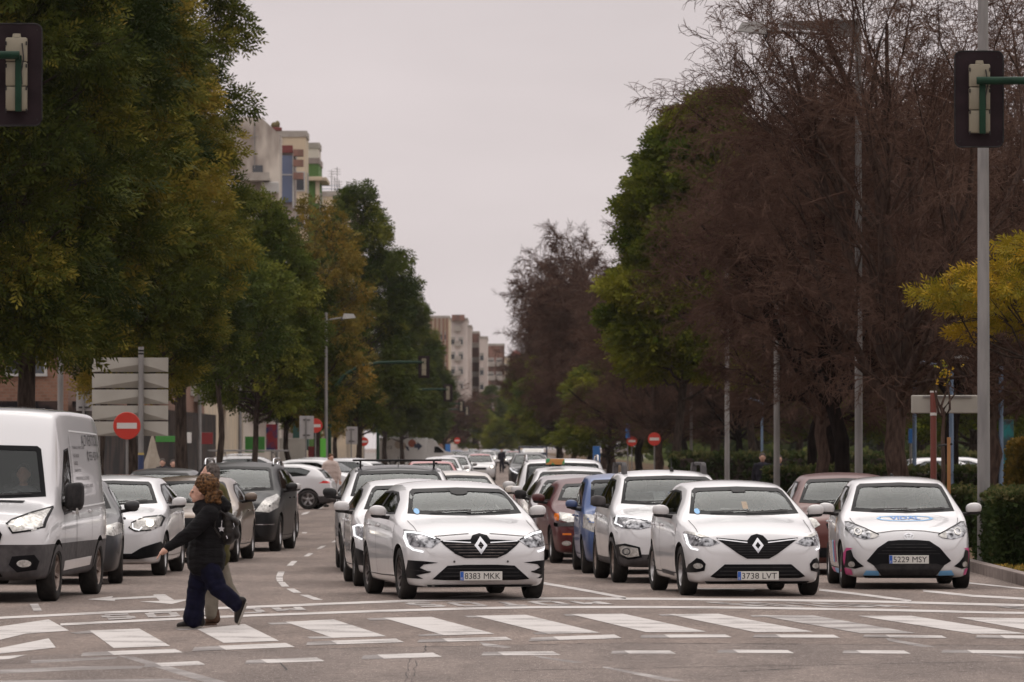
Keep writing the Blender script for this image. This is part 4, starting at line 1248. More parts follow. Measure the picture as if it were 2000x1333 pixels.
# MOTOS painted for the riders coming towards us: upside down from here
BLK = {'M': [[(0,0),(0,1)],[(0,1),(.5,.45)],[(.5,.45),(1,1)],[(1,1),(1,0)]], 'O': [[(0,0),(0,1)],[(0,1),(1,1)],[(1,1),(1,0)],[(1,0),(0,0)]],
       'T': [[(0,1),(1,1)],[(.5,1),(.5,0)]], 'S': [[(1,1),(0,1)],[(0,1),(0,.5)],[(0,.5),(1,.5)],[(1,.5),(1,0)],[(1,0),(0,0)]]}
def block_vf(word):
    v, f = [], []
    n = len(word)
    for k, ch in enumerate(word):
        for (ax, ay), (bx, by) in BLK[ch]:
            t = .15 if ax == bx or (ax != bx and ay != by) else .0
            hx, hy = (.19, 0) if ax == bx or ay != by else (0, .15)
            q = [(ax - hx, ay - hy), (ax + hx, ay + hy), (bx + hx, by + hy), (bx - hx, by - hy)]
            b = len(v)
            v += [((k + .12 + .66 * (.1 + x * .8)) / n, .08 + .84 * y) for x, y in q]
            f.append((b, b + 1, b + 2, b + 3))
    return v, f
def road_word(word, quad, mat):
    """quad: picture corners top-left, top-right, bottom-right, bottom-left"""
    A, B, C_, D_ = [ground(*q, Zm) for q in quad]
    v, f = block_vf(word)
    pts = []
    for a, b in v:
        a2, b2 = 1 - a, 1 - b            # turned by 180 degrees
        top = A + (B - A) * a2; bt = D_ + (C_ - D_) * a2
        pts.append(bt + (top - bt) * b2)
    pts = [Vector((p.x, p.y, p.z + .0006 * ((i // 4) % 5))) for i, p in enumerate(pts)]
    o = from_vf("road_word", [tuple(p) for p in pts], f, mat)
    for p in o.data.polygons: pass
    tag(o, kind="structure")
road_word("MOTOS", [(180,1202), (592,1184), (607,1192), (186,1212)], WORN)
road_word("MOTOS", [(772,1178), (1170,1173), (1208,1181), (800,1186)], WORN)
road_word("MOTOS", [(1358,1176), (1700,1179), (1800,1187), (1440,1184)], WORN)
road_word("MOTOS", [(1925,1184), (2300,1190), (2380,1198), (1990,1192)], FADED)
# old half removed lines and cracks
for q in ([(0,1308),(160,1302),(280,1301),(275,1306),(150,1309),(0,1316)], [(230,1281),(262,1283),(445,1333),(400,1333)], [(0,1330),(330,1326),(400,1336),(0,1340)], [(60,1290),(230,1283),(225,1287),(60,1296)],
          [(936,1254),(1000,1264),(990,1266),(945,1262)], [(1180,1302),(1340,1330),(1300,1330),(1176,1304)], [(1040,1280),(1140,1294),(1120,1295),(1060,1286)], [(1730,1246),(1830,1264),(1800,1264),(1735,1252)], [(1900,1276),(2000,1284),(1990,1287)]):
    px_sheet("old_road_paint", q, Zm - .0015, FADED)
random.seed(5)
def crack(pts, w, mat=TAR, name="road_crack"):
    v = []
    for i, (x, y) in enumerate(pts):
        g = ground(x, y, .003)
        ww = w * (.5 + random.random())
        v.append(g)
        v.append(g + Vector((ww * .3, ww, 0)))
    n = len(pts)
    tag(from_vf(name, v, [(2 * i, 2 * i + 2, 2 * i + 3, 2 * i + 1) for i in range(n - 1)], mat), kind="structure")
def wander(x0, y0, x1, y1, n, j):
    return [(x0 + (x1 - x0) * i / n + random.uniform(-j, j) * 1.5, y0 + (y1 - y0) * i / n + random.uniform(-j, j) * .3) for i in range(n + 1)]
crack(wander(600, 1268, 1240, 1256, 40, 1.5), .07)
crack(wander(1240, 1256, 2050, 1262, 50, 1.5), .06)
crack(wander(1000, 1310, 2050, 1291, 60, 1.2), .05)
crack(wander(0, 1296, 600, 1266, 30, 1.5), .05)
crack(wander(832, 1262, 826, 1284, 7, 3), .03); crack(wander(802, 1284, 790, 1336, 12, 2), .02); crack(wander(812, 1290, 804, 1336, 12, 2), .02)
crack(wander(538, 1288, 560, 1310, 6, 2), .05)
crack(wander(1440, 1312, 1560, 1306, 12, 2), .12)
# different surfacing nearer the camera
OLD = asphalt(); OLD.name = "older_asphalt"
r_ = [n for n in OLD.node_tree.nodes if n.type == 'VALTORGB'][0]
r_.color_ramp.elements[0].color = (0.10, 0.083, 0.076, 1); r_.color_ramp.elements[1].color = (0.23, 0.198, 0.182, 1)
o = sheet("near_road", [ground(-900, 1302), ground(600, 1268), ground(1240, 1257), ground(2900, 1268), (400, -50, 0), (-400, -50, 0)], .0018, OLD)
# pavements, park and kerbs
PAVE = varied("pavement_slabs", (.17, .15, .14), (.25, .225, .21), 3, .85, bump=.2)
KERB = varied("kerb_stone", (.17, .135, .12), (.25, .205, .185), 4, .85)
SOIL = varied("soil", (.055, .035, .022), (.15, .095, .055), 9, .95, detail=8, bump=.6)
GRASS = varied("park_grass", (.035, .05, .015), (.085, .105, .03), 3, .95, c3=(.16, .13, .07), scale3=.4)
def slab(name, x0, x1, y0, y1, z, mat):
    return tag(MB().box(((x0 + x1) / 2, (y0 + y1) / 2, z / 2 - .05), (x1 - x0, y1 - y0, z + .1)).build(name, mat), kind="structure")
slab("park_soil", 7.03, 14, 76, 150, .12, SOIL)
slab("park_ground", 14.003, 160, 76, 1500, .122, GRASS)
slab("median_soil", 7.03, 14.0, 150.003, 1500, .118, SOIL)
slab("park_path", 20, 26, 80, 1300, .135, PAVE)
kr = tag(MB().box((6.955, 760, .03), (.15, 1380, .24), .01).build("kerb", KERB), kind="structure")
# near kerb stones one by one so that the joints show
for i in range(26):
    y = 70.2 + i * .98
    x = 6.955 + (0.02 * (max(0, 77.5 - y)) ** 2)
    tag(MB().box((x, y, .06), (.16, .965, .20), .012).build("kerb_stone", KERB), kind="structure")
kr.location.y = 27
slab("left_pavement", -15.9, -8.2, 118, 1500, .14, PAVE)
slab("left_pavement", -60, -15.903, 196, 1500, .142, PAVE)
# ================================================================== TREES
def leafmat(name, stops, rough=.6):
    m = principled(name, (.06, .08, .02), rough, spec=.04)
    nt = m.node_tree; b = nt.nodes["Principled BSDF"]
    a = nt.nodes.new("ShaderNodeAttribute"); a.attribute_name = "tint"
    r = nt.nodes.new("ShaderNodeValToRGB")
    el = r.color_ramp.elements
    el[0].position = stops[0][0]; el[0].color = (*stops[0][1], 1)
    el[1].position = stops[-1][0]; el[1].color = (*stops[-1][1], 1)
    for p, c in stops[1:-1]:
        e = el.new(p); e.color = (*c, 1)
    nt.links.new(a.outputs["Fac"], r.inputs[0])
    nt.links.new(r.outputs[0], b.inputs["Base Color"])
    b.inputs["Subsurface Weight"].default_value = 0
    tr = nt.nodes.new("ShaderNodeBsdfTranslucent")
    mx = nt.nodes.new("ShaderNodeMixShader"); mx.inputs[0].default_value = .22
    out = nt.nodes["Material Output"]
    nt.links.new(r.outputs[0], tr.inputs[0])
    nt.links.new(b.outputs[0], mx.inputs[1]); nt.links.new(tr.outputs[0], mx.inputs[2])
    nt.links.new(mx.outputs[0], out.inputs[0])
    return m
LEAF = leafmat("silk_oak_leaf", [(0, (.026, .038, .010)), (.36, (.080, .092, .017)), (.64, (.22, .18, .030)), (1, (.40, .27, .05))])
LEAFG = leafmat("green_leaf", [(0, (.028, .045, .012)), (.5, (.075, .095, .018)), (1, (.19, .185, .032))])
LEAFL = leafmat("feathery_green_leaf", [(0, (.050, .075, .010)), (.45, (.15, .162, .020)), (1, (.33, .30, .04))])
LEAFO = leafmat("ochre_leaf", [(0, (.085, .080, .020)), (.5, (.20, .145, .030)), (1, (.38, .23, .05))])
LEAFY = leafmat("yellow_leaf", [(0, (.09, .11, .016)), (.45, (.28, .20, .018)), (1, (.58, .33, .035))])
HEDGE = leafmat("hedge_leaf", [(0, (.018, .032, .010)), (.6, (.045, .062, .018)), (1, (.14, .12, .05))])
BARK = varied("bark", (.022, .016, .013), (.075, .055, .045), 5, .9, detail=8, bump=.8, stretch=(3, 3, .6))
BARKB = varied("brown_bark", (.040, .026, .021), (.095, .064, .052), 5, .9, detail=8, bump=.8, stretch=(3, 3, .6), spec=.02)
BARKK = varied("black_bark", (.008, .006, .006), (.022, .016, .014), 5, .9, detail=8, bump=.8, stretch=(3, 3, .6), spec=.02)  # same bark pattern in near-black colours
TWIG = varied("twig_bark", (.060, .032, .024), (.15, .092, .070), 1.2, .9, spec=.02)

def fronds(rng, pos, dirs, L, tint, nleaf=5, w=.10, ll=.45, fold=.5):
    """pos, dirs: (n,3). Each frond is a fan of kite-shaped leaflets along its axis."""
    n = len(pos)
    up = rng.normal(size=(n, 3)); up -= (up * dirs).sum(1, keepdims=True) * dirs
    up /= np.linalg.norm(up, axis=1, keepdims=True) + 1e-9
    side = np.cross(dirs, up)
    L = np.asarray(L).reshape(-1, 1)
    V = []; 
    for k in range(nleaf):
        t = (k + .5) / nleaf if nleaf > 1 else .5
        sg = 1 if k % 2 else -1
        base = pos + dirs * L * t * .75
        last = k == nleaf - 1
        a = dirs * (1 if last else .75) + side * (0 if last else sg * .75) + up * rng.normal(scale=.25, size=(n, 1))
        a /= np.linalg.norm(a, axis=1, keepdims=True)
        b = np.cross(a, up); b /= np.linalg.norm(b, axis=1, keepdims=True) + 1e-9
        ln = L * ll * (1.15 - .5 * t)
        V.append(np.stack([base, base + a * ln * .5 + b * L * w, base + a * ln, base + a * ln * .5 - b * L * w], 1))
    V = np.concatenate(V, 0).reshape(-1, 3)
    T = np.tile(np.asarray(tint).reshape(-1), nleaf)
    return V, np.repeat(T, 4)
def quads_mesh(name, V, T, mat, parent=None):
    me = bpy.data.meshes.new(name)
    n = len(V) // 4
    me.vertices.add(len(V)); me.vertices.foreach_set("co", V.astype(np.float32).ravel())
    me.loops.add(4 * n); me.loops.foreach_set("vertex_index", np.arange(4 * n, dtype=np.int32))
    me.polygons.add(n); me.polygons.foreach_set("loop_start", np.arange(0, 4 * n, 4, dtype=np.int32))
    me.update(calc_edges=True)
    at_ = me.attributes.new("tint", 'FLOAT', 'POINT')
    at_.data.foreach_set("value", np.clip(T, 0, 1).astype(np.float32))
    return mobj(name, me, mat, parent)
def tubes_mesh(name, paths, mat, parent=None):
    """paths: list of (points array, radii, sides)"""
    VV, FF = [], []; nv = 0
    for P, Rr, n in paths:
        P = np.asarray(P, float); m = len(P)
        t = np.gradient(P, axis=0); t /= np.linalg.norm(t, axis=1, keepdims=True) + 1e-9
        ref = np.where(np.abs(t[:, 2:3]) < .9, [[0, 0, 1.]], [[1., 0, 0]])
        x = np.cross(t, ref); x /= np.linalg.norm(x, axis=1, keepdims=True) + 1e-9
        y = np.cross(x, t)
        th = 2 * np.pi * np.arange(n) / n
        ring = P[:, None, :] + (x[:, None, :] * np.cos(th)[None, :, None] + y[:, None, :] * np.sin(th)[None, :, None]) * np.asarray(Rr)[:, None, None]
        VV.append(ring.reshape(-1, 3))
        i = np.arange(m - 1)[:, None] * n; k = np.arange(n)[None, :]; k2 = (k + 1) % n
        FF.append(np.stack([i + k, i + k2, i + n + k2, i + n + k], -1).reshape(-1, 4) + nv)
        nv += m * n
    V = np.concatenate(VV); F = np.concatenate(FF)
    me = bpy.data.meshes.new(name)
    me.vertices.add(len(V)); me.vertices.foreach_set("co", V.astype(np.float32).ravel())
    me.loops.add(F.size); me.loops.foreach_set("vertex_index", F.astype(np.int32).ravel())
    me.polygons.add(len(F)); me.polygons.foreach_set("loop_start", np.arange(0, F.size, 4, dtype=np.int32))
    me.update(calc_edges=True)
    me.polygons.foreach_set("use_smooth", [True] * len(F))
    return mobj(name, me, mat, parent)
def curve_pts(rng, a, b, n, wob, sag=0.0):
    a, b = np.asarray(a, float), np.asarray(b, float)
    t = np.linspace(0, 1, n)[:, None]
    p = a + (b - a) * t
    L = np.linalg.norm(b - a)
    p[1:-1] += rng.normal(scale=wob * L, size=(n - 2, 3))
    p[:, 2] += sag * L * np.sin(np.pi * t[:, 0])
    return p

def leafy_tree(seed, H, R, z0, mat, nclump=70, per=150, fl=.32, tr=.17, gold=.35, prof=None, bark=BARK, nleaf=5, lean=(0, 0), w=.10, flat=.75, open_=0.0, droop=.3, rc0=(.45, .95)):
    rng = np.random.default_rng(seed)
    root = empty("street_tree")
    prof = prof or [(0, .45), (.12, .85), (.35, 1.0), (.6, .9), (.82, .62), (1, .12)]
    PF = pchip(prof)
    lean = np.asarray([lean[0], lean[1]])
    axis = lambda z: lean * max(0, (z - 1.5)) / (H - 1.5)
    paths = []
    zt = np.linspace(0, H * .93, 12)
    P = np.array([[*(axis(z) + rng.normal(scale=.05 * (z > 1), size=2)), z] for z in zt])
    Rr = tr * (1 - .93 * (zt / (H * .95)) ** .9) ; Rr[0] *= 1.35
    paths.append((P, Rr, 10))
    Vs, Ts = [], []
    for k in range(nclump):
        u = (k + rng.random()) / nclump
        u = u ** .92
        z = z0 + (H - z0) * u
        az = k * 2.399963 + rng.normal(scale=.5)
        rr = R * max(.12, PF(u)) * (rng.uniform(.45, 1.0) ** .7)
        if rng.random() < .2: rr *= 1.18
        c = np.array([*(axis(z) + rr * np.array([math.cos(az), math.sin(az)])), z])
        rc = rng.uniform(*rc0) * (R / 2.6) * (1.0 if u < .85 else .7)
        zb = max(z0 * .75, z - rr * rng.uniform(.35, .8))
        paths.append((curve_pts(rng, [*axis(zb), zb], c, 5, .05, -.04), np.linspace(max(.02, tr * .34 * (1.1 - u)), .012, 5), 5))
        n = int(per * (rc / .7) ** 2)
        q = rng.normal(size=(n, 3)); q /= np.linalg.norm(q, axis=1, keepdims=True)
        rad = rng.random(n) ** (1 / 3 if open_ else 1 / 2.2)
        off = q * rad[:, None] * rc * np.array([1, 1, flat])
        out = c[:2] - axis(z); on = np.linalg.norm(out) + 1e-6
        d = q * .7 + np.array([out[0] / on * .8, out[1] / on * .8, -droop]) + rng.normal(scale=.35, size=(n, 3))
        d /= np.linalg.norm(d, axis=1, keepdims=True)
        ct = rng.normal(scale=.16) + gold + .10 * noise.noise(Vector((c[0], c[1], c[2] * .6 + seed)))
        ct += .35 * max(0, noise.noise(Vector((c[0] * .35 + seed, c[1] * .35, c[2] * .22))))
        tn = ct + rng.normal(scale=.11, size=n)
        V, T = fronds(rng, c + off, d, fl * rng.uniform(.7, 1.25, size=n), tn, nleaf, w)
        Vs.append(V); Ts.append(T)
        for j in range(4):
            e = c + rng.normal(scale=rc * .5, size=3)
            paths.append((curve_pts(rng, c - (c - [*axis(zb), zb]) * .25, e, 4, .08), np.linspace(.014, .005, 4), 3))
    tubes_mesh("trunk", paths, bark, root)
    quads_mesh("crown", np.concatenate(Vs), np.concatenate(Ts), mat, root)
    return root

def bare_tree(seed, H, R, fork=3.2, tr=.22, dens=1.0, droop=.35, lean=None, nmain=7, name="bare_tree", minr=.0055, levels=4, spread=1.0):
    rng = np.random.default_rng(seed)
    root = empty(name)
    big, fine = [], []
    def grow(p, d, L, r, lv):
        npt = 6 if lv < 2 else 5 if lv == 2 else 4
        pts = [p]; dd = d.copy()
        trop = np.array([0, 0, .10]) if lv <= 1 else np.array([0, 0, -.16 * droop * lv])
        for i in range(npt - 1):
            dd = dd + rng.normal(scale=.13 if lv < 3 else .2, size=3) + trop
            dd /= np.linalg.norm(dd)
            pts.append(pts[-1] + dd * L / (npt - 1))
        pts = np.array(pts)
        rr = np.linspace(r, max(minr * .7, r * .38), npt)
        (big if lv < 2 else fine).append((pts, rr, 7 if lv == 0 else 5 if lv == 1 else 3))
        if lv >= levels: return
        nc = int(([7, 9, 8, 5][lv] if lv < 4 else 4) * dens * (.8 + .4 * rng.random()))
        for j in range(nc):
            t = rng.uniform(.22 if lv else .12, 1.0)
            i = min(int(t * (npt - 1)), npt - 2)
            f = t * (npt - 1) - i
            q = pts[i] * (1 - f) + pts[i + 1] * f
            ax = pts[i + 1] - pts[i]; ax /= np.linalg.norm(ax)
            o = rng.normal(size=3); o -= o.dot(ax) * ax; o /= np.linalg.norm(o) + 1e-9
            ang = rng.uniform(.35, .95)
            nd = ax * math.cos(ang) + o * math.sin(ang)
            if lv <= 1: nd[2] = max(nd[2], -.15)
            nl = L * rng.uniform(.38, .62) * (1.15 - .4 * t)
            grow(q, nd / np.linalg.norm(nd), nl, max(minr, r * (1 - .55 * t) * .5), lv + 1)
    lean = np.array(lean if lean is not None else (0, 0))
    top = np.array([lean[0], lean[1], fork])
    P = curve_pts(rng, (0, 0, 0), top, 6, .02)
    big.append((P, np.linspace(tr * 1.15, tr * .85, 6), 12))
    for k in range(nmain):
        az = 2 * math.pi * (k + rng.uniform(-.3, .3)) / nmain
        el = rng.uniform(.25, .85) if k % 3 else rng.uniform(1.0, 1.4)
        ln = (H - fork) * (.74 if el > .95 else .62) if el > .6 else R * .95
        d = np.array([math.cos(az) * math.cos(el) * spread, math.sin(az) * math.cos(el) * spread, math.sin(el)])
        st = P[-1] - np.array([0, 0, rng.uniform(0, .9)]) * (el < .8)
        grow(st, d / np.linalg.norm(d), ln, tr * rng.uniform(.42, .6), 0)
    # leader
    grow(P[-1], np.array([rng.normal(scale=.1), rng.normal(scale=.1), 1.0]), (H - fork) * .72, tr * .7, 0)
    tubes_mesh("trunk", big, BARKB, root)
    tubes_mesh("twigs", fine, TWIG, root)
    return root
def put(o, px, d, rz=0.0, sc=1.0, scz=None, label=None, cat="tree", group=None):
    o.location = (gx(px, d), d, 0)
    o.rotation_euler = (0, 0, rz)
    o.scale = (sc, sc, scz or sc)
    return tag(o, label, cat, group)
GL = "street trees along the left pavement"
TREES_ON = True
if TREES_ON:
    t1 = leafy_tree(11, 16.5, 2.7, 4.1, LEAF, 150, 150, fl=.42, tr=.22, gold=.20, nleaf=6, w=.062)
    put(t1, 52, 112, .3, label="tall dark green tree filling the top left corner above the white van", group=GL)
    t2 = leafy_tree(12, 16.5, 2.5, 4.3, LEAF, 130, 150, fl=.42, tr=.20, gold=.34, nleaf=6, w=.062)
    put(t2, 190, 135, 1.3, label="tall tree with rusty golden tips, second along the left pavement", group=GL)
    t3 = leafy_tree(13, 18.5, 1.85, 3.6, LEAF, 130, 140, fl=.44, tr=.20, gold=.26, nleaf=6, w=.062)
    put(t3, 356, 160, 2.1, label="tall green tree whose top meets the sky just left of the gable wall", group=GL)
    t4 = leafy_tree(14, 12.2, 2.4, 3.7, LEAFG, 110, 150, fl=.38, tr=.15, gold=.52, nleaf=4)
    put(t4, 500, 205, 0, .88, .90, label="shorter bright green tree below the stained gable wall", group=GL)
    t5 = leafy_tree(15, 13.2, 2.6, 3.0, LEAFO, 70, 120, fl=.40, tr=.17, gold=.40, nleaf=4, open_=1, rc0=(.4, .75))
    put(t5, 618, 262, 0, label="thin ochre tree with its trunk showing in front of the green house", group=GL)
    t6 = leafy_tree(16, 17.6, 3.1, 3.2, LEAFG, 120, 120, fl=.46, tr=.2, gold=.30, nleaf=4)
    put(t6, 700, 345, 0, label="dark green tree with the highest top of the far left row", group=GL)
    t7 = copy_tree(t4); put(t7, 560, 262, 2.0, 1.0, 0.88, label="green tree between the ochre tree and the bright green one", group=GL)
    t8 = copy_tree(t6); put(t8, 752, 475, 1.9, 1.1, 1.02, label="dark green tree one step right of the highest far top", group=GL)
    t9 = copy_tree(t6); put(t9, 786, 540, 3.4, 1.05, .9, label="dark green tree behind the mast arm traffic signal", group=GL)
    t10 = copy_tree(t6); put(t10, 815, 600, 4.4, 1.05, .80, label="dark green tree beside the striped brick block, last but one of its row", group=GL)
    t11 = copy_tree(t6); put(t11, 832, 700, .8, 1.0, .72, label="last dark green tree of the left row, next to the striped brick block", group=GL)
    t12 = copy_tree(t5); put(t12, 655, 388, 2.6, 1.1, .92, label="golden brown tree behind the small curved lamp", group=GL)
    t13 = copy_tree(t2); put(t13, 262, 143, 3.9, .92, .80, label="rust tinged tree directly above the direction panels", group=GL)
    t14 = copy_tree(t4); put(t14, 622, 378, 4.0, 1.2, .86, label="low green crown behind the first mast arm signal post", group=GL)
    t15 = copy_tree(t1); put(t15, -45, 104, 2.2, .9, .9, label="dark tree cut off by the left edge above the van roof", group=GL)
    t16 = leafy_tree(17, 8.6, 2.3, 4.5, LEAFG, 60, 150, fl=.36, tr=.14, gold=.48, nleaf=4); put(t16, 432, 184, 1.1, 1.0, 1.0, label="green tree over the bare lamp pole left of the brick wall", group=GL)
    # ------------- right hand side
    GR = "bare trees along the park edge"
    b1 = bare_tree(21, 13.0, 4.4, 3.0, .21, 1.0, droop=.12, nmain=11, minr=.0062)
    put(b1, 1748, 113, .4, label="biggest bare tree, standing behind the white car with graphics", group=GR)
    b2 = bare_tree(22, 11.8, 3.7, 3.4, .17, 1.12, droop=.22, nmain=10, lean=(-.55, 0), minr=.0062)
    for c_ in b2.children:
        if c_.name.startswith('trunk'): c_.data.materials[0] = BARKK
    put(b2, 1668, 128, 0, label="bare tree on a black leaning trunk above the copper coloured car", group=GR)
    b3 = copy_tree(b1); put(b3, 1605, 146, 2.0, .78, .90, label="bare tree left of the black leaning trunk", group=GR)
    b4 = copy_tree(b2); put(b4, 1572, 170, 3.0, .85, 1.05, label="bare tree behind the roof of the middle front car", group=GR)
    b5 = bare_tree(23, 17.5, 4.6, 3.6, .24, 1.2, droop=.15, nmain=9, minr=.016)
    put(b5, 1196, 400, 1.0, .95, 1.02, label="bare purple brown tree with a tall feathery top against the sky", group=GR)
    b6 = copy_tree(b5); put(b6, 1120, 480, 3.3, .9, 1.03, label="bare tree whose thin twigs reach farthest left against the sky", group=GR)
    for k, (px, d, rz, s, sz, lab) in enumerate([(1452, 300, 1.1, 1.05, .8, "bare tree between two lamp poles left of the thick trunks"), (1395, 310, 4.1, 1.0, .8, "bare tree right of the larger red no entry disc"),
            (1340, 320, 5.1, 1.1, .8, "bare tree trunk beside the bigger no entry sign"), (1285, 300, .5, 1.1, .85, "bare tree directly behind the bigger no entry sign"), (1240, 340, 2.5, 1.2, .85, "bare tree directly behind the smaller no entry sign"),
            (1180, 430, 1.5, 1.2, .8, "bare tree above the taxi roof sign"), (1150, 560, 4.6, 1.2, .8, "bare tree in the far row above the white van roof"), (1095, 640, .2, 1.2, .8, "farthest bare tree before the green crown"), (1630, 165, 5.3, 1.0, .9, "bare tree seen behind the black leaning trunk")]):
        c = copy_tree(b1 if k % 2 else b2); put(c, px, d, rz, s, sz, label=lab, group=GR)
    c = copy_tree(b5); put(c, 1160, 435, 2.3, .9, .98, label="bare feathery tree just left of the big green tree", group=GR)
    c = copy_tree(b5); put(c, 1092, 570, 4.1, .85, .92, label="bare feathery tree at the far left end of the bare row", group=GR)
    b7 = copy_tree(b1); put(b7, 1935, 140, 1.9, 1.05, .95, label="bare tree at the right edge behind the traffic signal", group=GR)
    b8 = copy_tree(b2); put(b8, 1840, 160, 4.0, 1.15, 1.1, label="bare tree behind the cream direction board", group=GR)
    b9 = copy_tree(b1); put(b9, 2060, 125, 3.2, 1.0, .95, label="bare tree reaching in from beyond the right edge", group=GR)
    flatp = [(0, .75), (.2, 1.0), (.5, .92), (.8, .6), (1, .2)]
    g1 = leafy_tree(31, 16.4, 3.3, 5.0, LEAFL, 105, 170, fl=.50, tr=.22, gold=.34, prof=flatp, nleaf=5, flat=.42, droop=.05, w=.09, rc0=(.6, 1.15), lean=(1.6, 0))
    put(g1, 1318, 235, 0, label="tall feathery green tree standing among the bare ones", cat="tree", group="green trees of the park")
    g2 = copy_tree(g1); put(g2, 1470, 262, 2.2, .95, 1.0, label="yellow green tree top showing through the bare branches", group="green trees of the park")
    g3 = leafy_tree(33, 14.0, 3.6, 2.6, LEAFL, 90, 110, fl=.50, tr=.2, gold=.26, nleaf=4, prof=flatp)
    put(g3, 1058, 640, 0, 1.0, 1.0, label="round green tree at the far end of the right row", group="green trees of the park")
    g4 = copy_tree(g3); put(g4, 1090, 560, 2.0, 1.0, .82, label="green crown half covered by bare twigs next to the end tree", group="green trees of the park")
    g5 = copy_tree(g3); put(g5, 1190, 380, 1.0, .9, .55, label="low green crown above the taxi", group="green trees of the park")
    for k, (px, d, s, sz) in enumerate([(1640, 330, 1.3, 1.0), (1800, 300, 1.3, 1.05), (1900, 260, 1.2, 1.0), (1560, 380, 1.4, 1.1), (1990, 330, 1.4, 1.1), (1480, 420, 1.4, 1.1), (1720, 430, 1.6, 1.2), (1860, 450, 1.6, 1.2), (1400, 480, 1.5, 1.1), (1320, 560, 1.6, 1.1), (1250, 640, 1.6, 1.1), (2080, 420, 1.6, 1.2)]):
        c = copy_tree(g3); put(c, px, d, k * 1.3, s, sz, label=["dark green park tree behind the black leaning trunk", "dark green park tree behind the red brown post", "dark green park tree behind the thick grey pole", "dark green park tree left of the leaning trunk", "dark green park tree at the right edge", "dark green park tree behind the two park walkers", "dark green park tree right of the tall street lamp", "dark green park tree above the cars parked beyond the park", "dark green park tree by the thin lamp pole", "dark green park tree right of the bigger no entry disc", "dark green park tree over the smaller no entry disc", "dark green park tree farthest right beyond the frame edge"][k], group="distant park trees")
    # yellow feathery tree reaching in from the right
    ytree = leafy_tree(41, 5.55, 2.35, 3.75, LEAFY, 52, 190, fl=.30, tr=.11, gold=.45, prof=[(0, .8), (.3, 1.0), (.6, .85), (1, .2)], nleaf=7, flat=.26, droop=.12, w=.045, rc0=(.35, .75))
    put(ytree, 2124, 96, .6, label="yellow leaved tree reaching in at the right edge in front of the pole", cat="tree")
    # trees at the end of the street
    for k, (px, d, s, sz) in enumerate([(925, 900, .9, .62), (960, 960, .9, .68), (1000, 1000, 1.0, .75), (1035, 900, .9, .6), (975, 820, .6, .42), (1010, 1100, 1.1, .95)]):
        c = copy_tree(t6 if k % 2 else g3); put(c, px, d, k * 1.1, s, sz, label=["leftmost dark tree closing the end of the street", "dark tree below the brown front at the street end", "dark tree under the reddish block at the street end", "dark tree under the dome at the street end", "lowest dark tree right above the last cars", "tallest dark tree at the street end"][k], group="trees at the end of the street")
    c = copy_tree(b5); put(c, 868, 800, .5, 1.0, .62, label="bare tree in front of the striped brick block", group=None)
# ------------------------------------------------------------------ hedges
def hedge(name, x0, x1, y0, y1, h, n, seed, label, fl=.085, mat=HEDGE, group=None):
    rng = np.random.default_rng(seed)
    root = empty(name, ((x0 + x1) / 2, (y0 + y1) / 2, 0), label=label, cat="hedge", group=group)
    w, l = (x1 - x0) / 2, (y1 - y0) / 2
    core = MB().box((0, 0, h * .45 + .06), (2 * w - .25, 2 * l - .25, h * .86), .08)
    core.build("branches", BARK, root)
    # points near the surfaces
    m = n
    P = rng.uniform(-1, 1, size=(m, 3)) * [w, l, 1]; P[:, 2] = rng.uniform(.12, h, size=m)
    f = rng.integers(0, 5, size=m)
    f = np.where(f == 4, 0, f)
    j = np.abs(rng.normal(scale=.07, size=m))
    bump = np.array([.07 * noise.noise(Vector((a * 1.7, b * 1.7, c * 1.7))) for a, b, c in P])
    top, fr, lf, bk = f == 0, f == 1, f == 2, f == 3
    P[top, 2] = h - j[top] + bump[top]; P[fr, 1] = -l + j[fr] - bump[fr]; P[lf, 0] = -w + j[lf] - bump[lf]; P[bk, 1] = -l + j[bk] - bump[bk]
    d = rng.normal(size=(m, 3)) * .8
    d[top, 2] += 1; d[fr, 1] -= 1; d[lf, 0] -= 1; d[bk, 1] -= 1; d[:, 2] += .35
    d /= np.linalg.norm(d, axis=1, keepdims=True)
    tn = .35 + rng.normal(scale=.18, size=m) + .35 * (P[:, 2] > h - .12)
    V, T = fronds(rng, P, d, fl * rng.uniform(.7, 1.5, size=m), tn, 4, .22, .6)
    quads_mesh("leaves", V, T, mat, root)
    return root
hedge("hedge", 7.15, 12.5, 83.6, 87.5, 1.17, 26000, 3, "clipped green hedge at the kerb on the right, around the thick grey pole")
hedge("hedge", 7.3, 14, 99, 100.5, 1.1, 9000, 4, "darker low hedge just behind the clipped one", .10, HEDGE)
hedge("hedge", 6.8, 16, 150, 152, 1.25, 6000, 5, "low hedge between the tree trunks behind the front cars", .14, HEDGE)
hedge("hedge", 6.6, 22, 230, 232, 1.5, 5000, 6, "far hedge crossing the park behind the lamp poles", .2, HEDGE)
hedge("bush", 11.4, 13.4, 128, 130, 1.9, 5000, 8, "loose yellowish bush behind the cream board", .16, LEAFO)
# far wood closing the park
rng = np.random.default_rng(12)
m_ = 26000
P = np.stack([rng.uniform(18, 190, m_), 720 + rng.normal(scale=14, size=m_), rng.uniform(0, 1, m_)], 1)
P[:, 2] = P[:, 2] ** .8 * (7.5 + 3.5 * np.sin(P[:, 0] * .21) + 2 * np.sin(P[:, 0] * .77))
d = rng.normal(size=(m_, 3)); d /= np.linalg.norm(d, axis=1, keepdims=True)
V, T = fronds(rng, P, d, 1.6 * rng.uniform(.6, 1.5, size=m_), .3 + rng.normal(scale=.15, size=m_), 4, .2, .6)
o = quads_mesh("distant_wood", V, T, LEAFG); tag(o, "dark belt of trees far behind the park", "wood", kind="stuff")
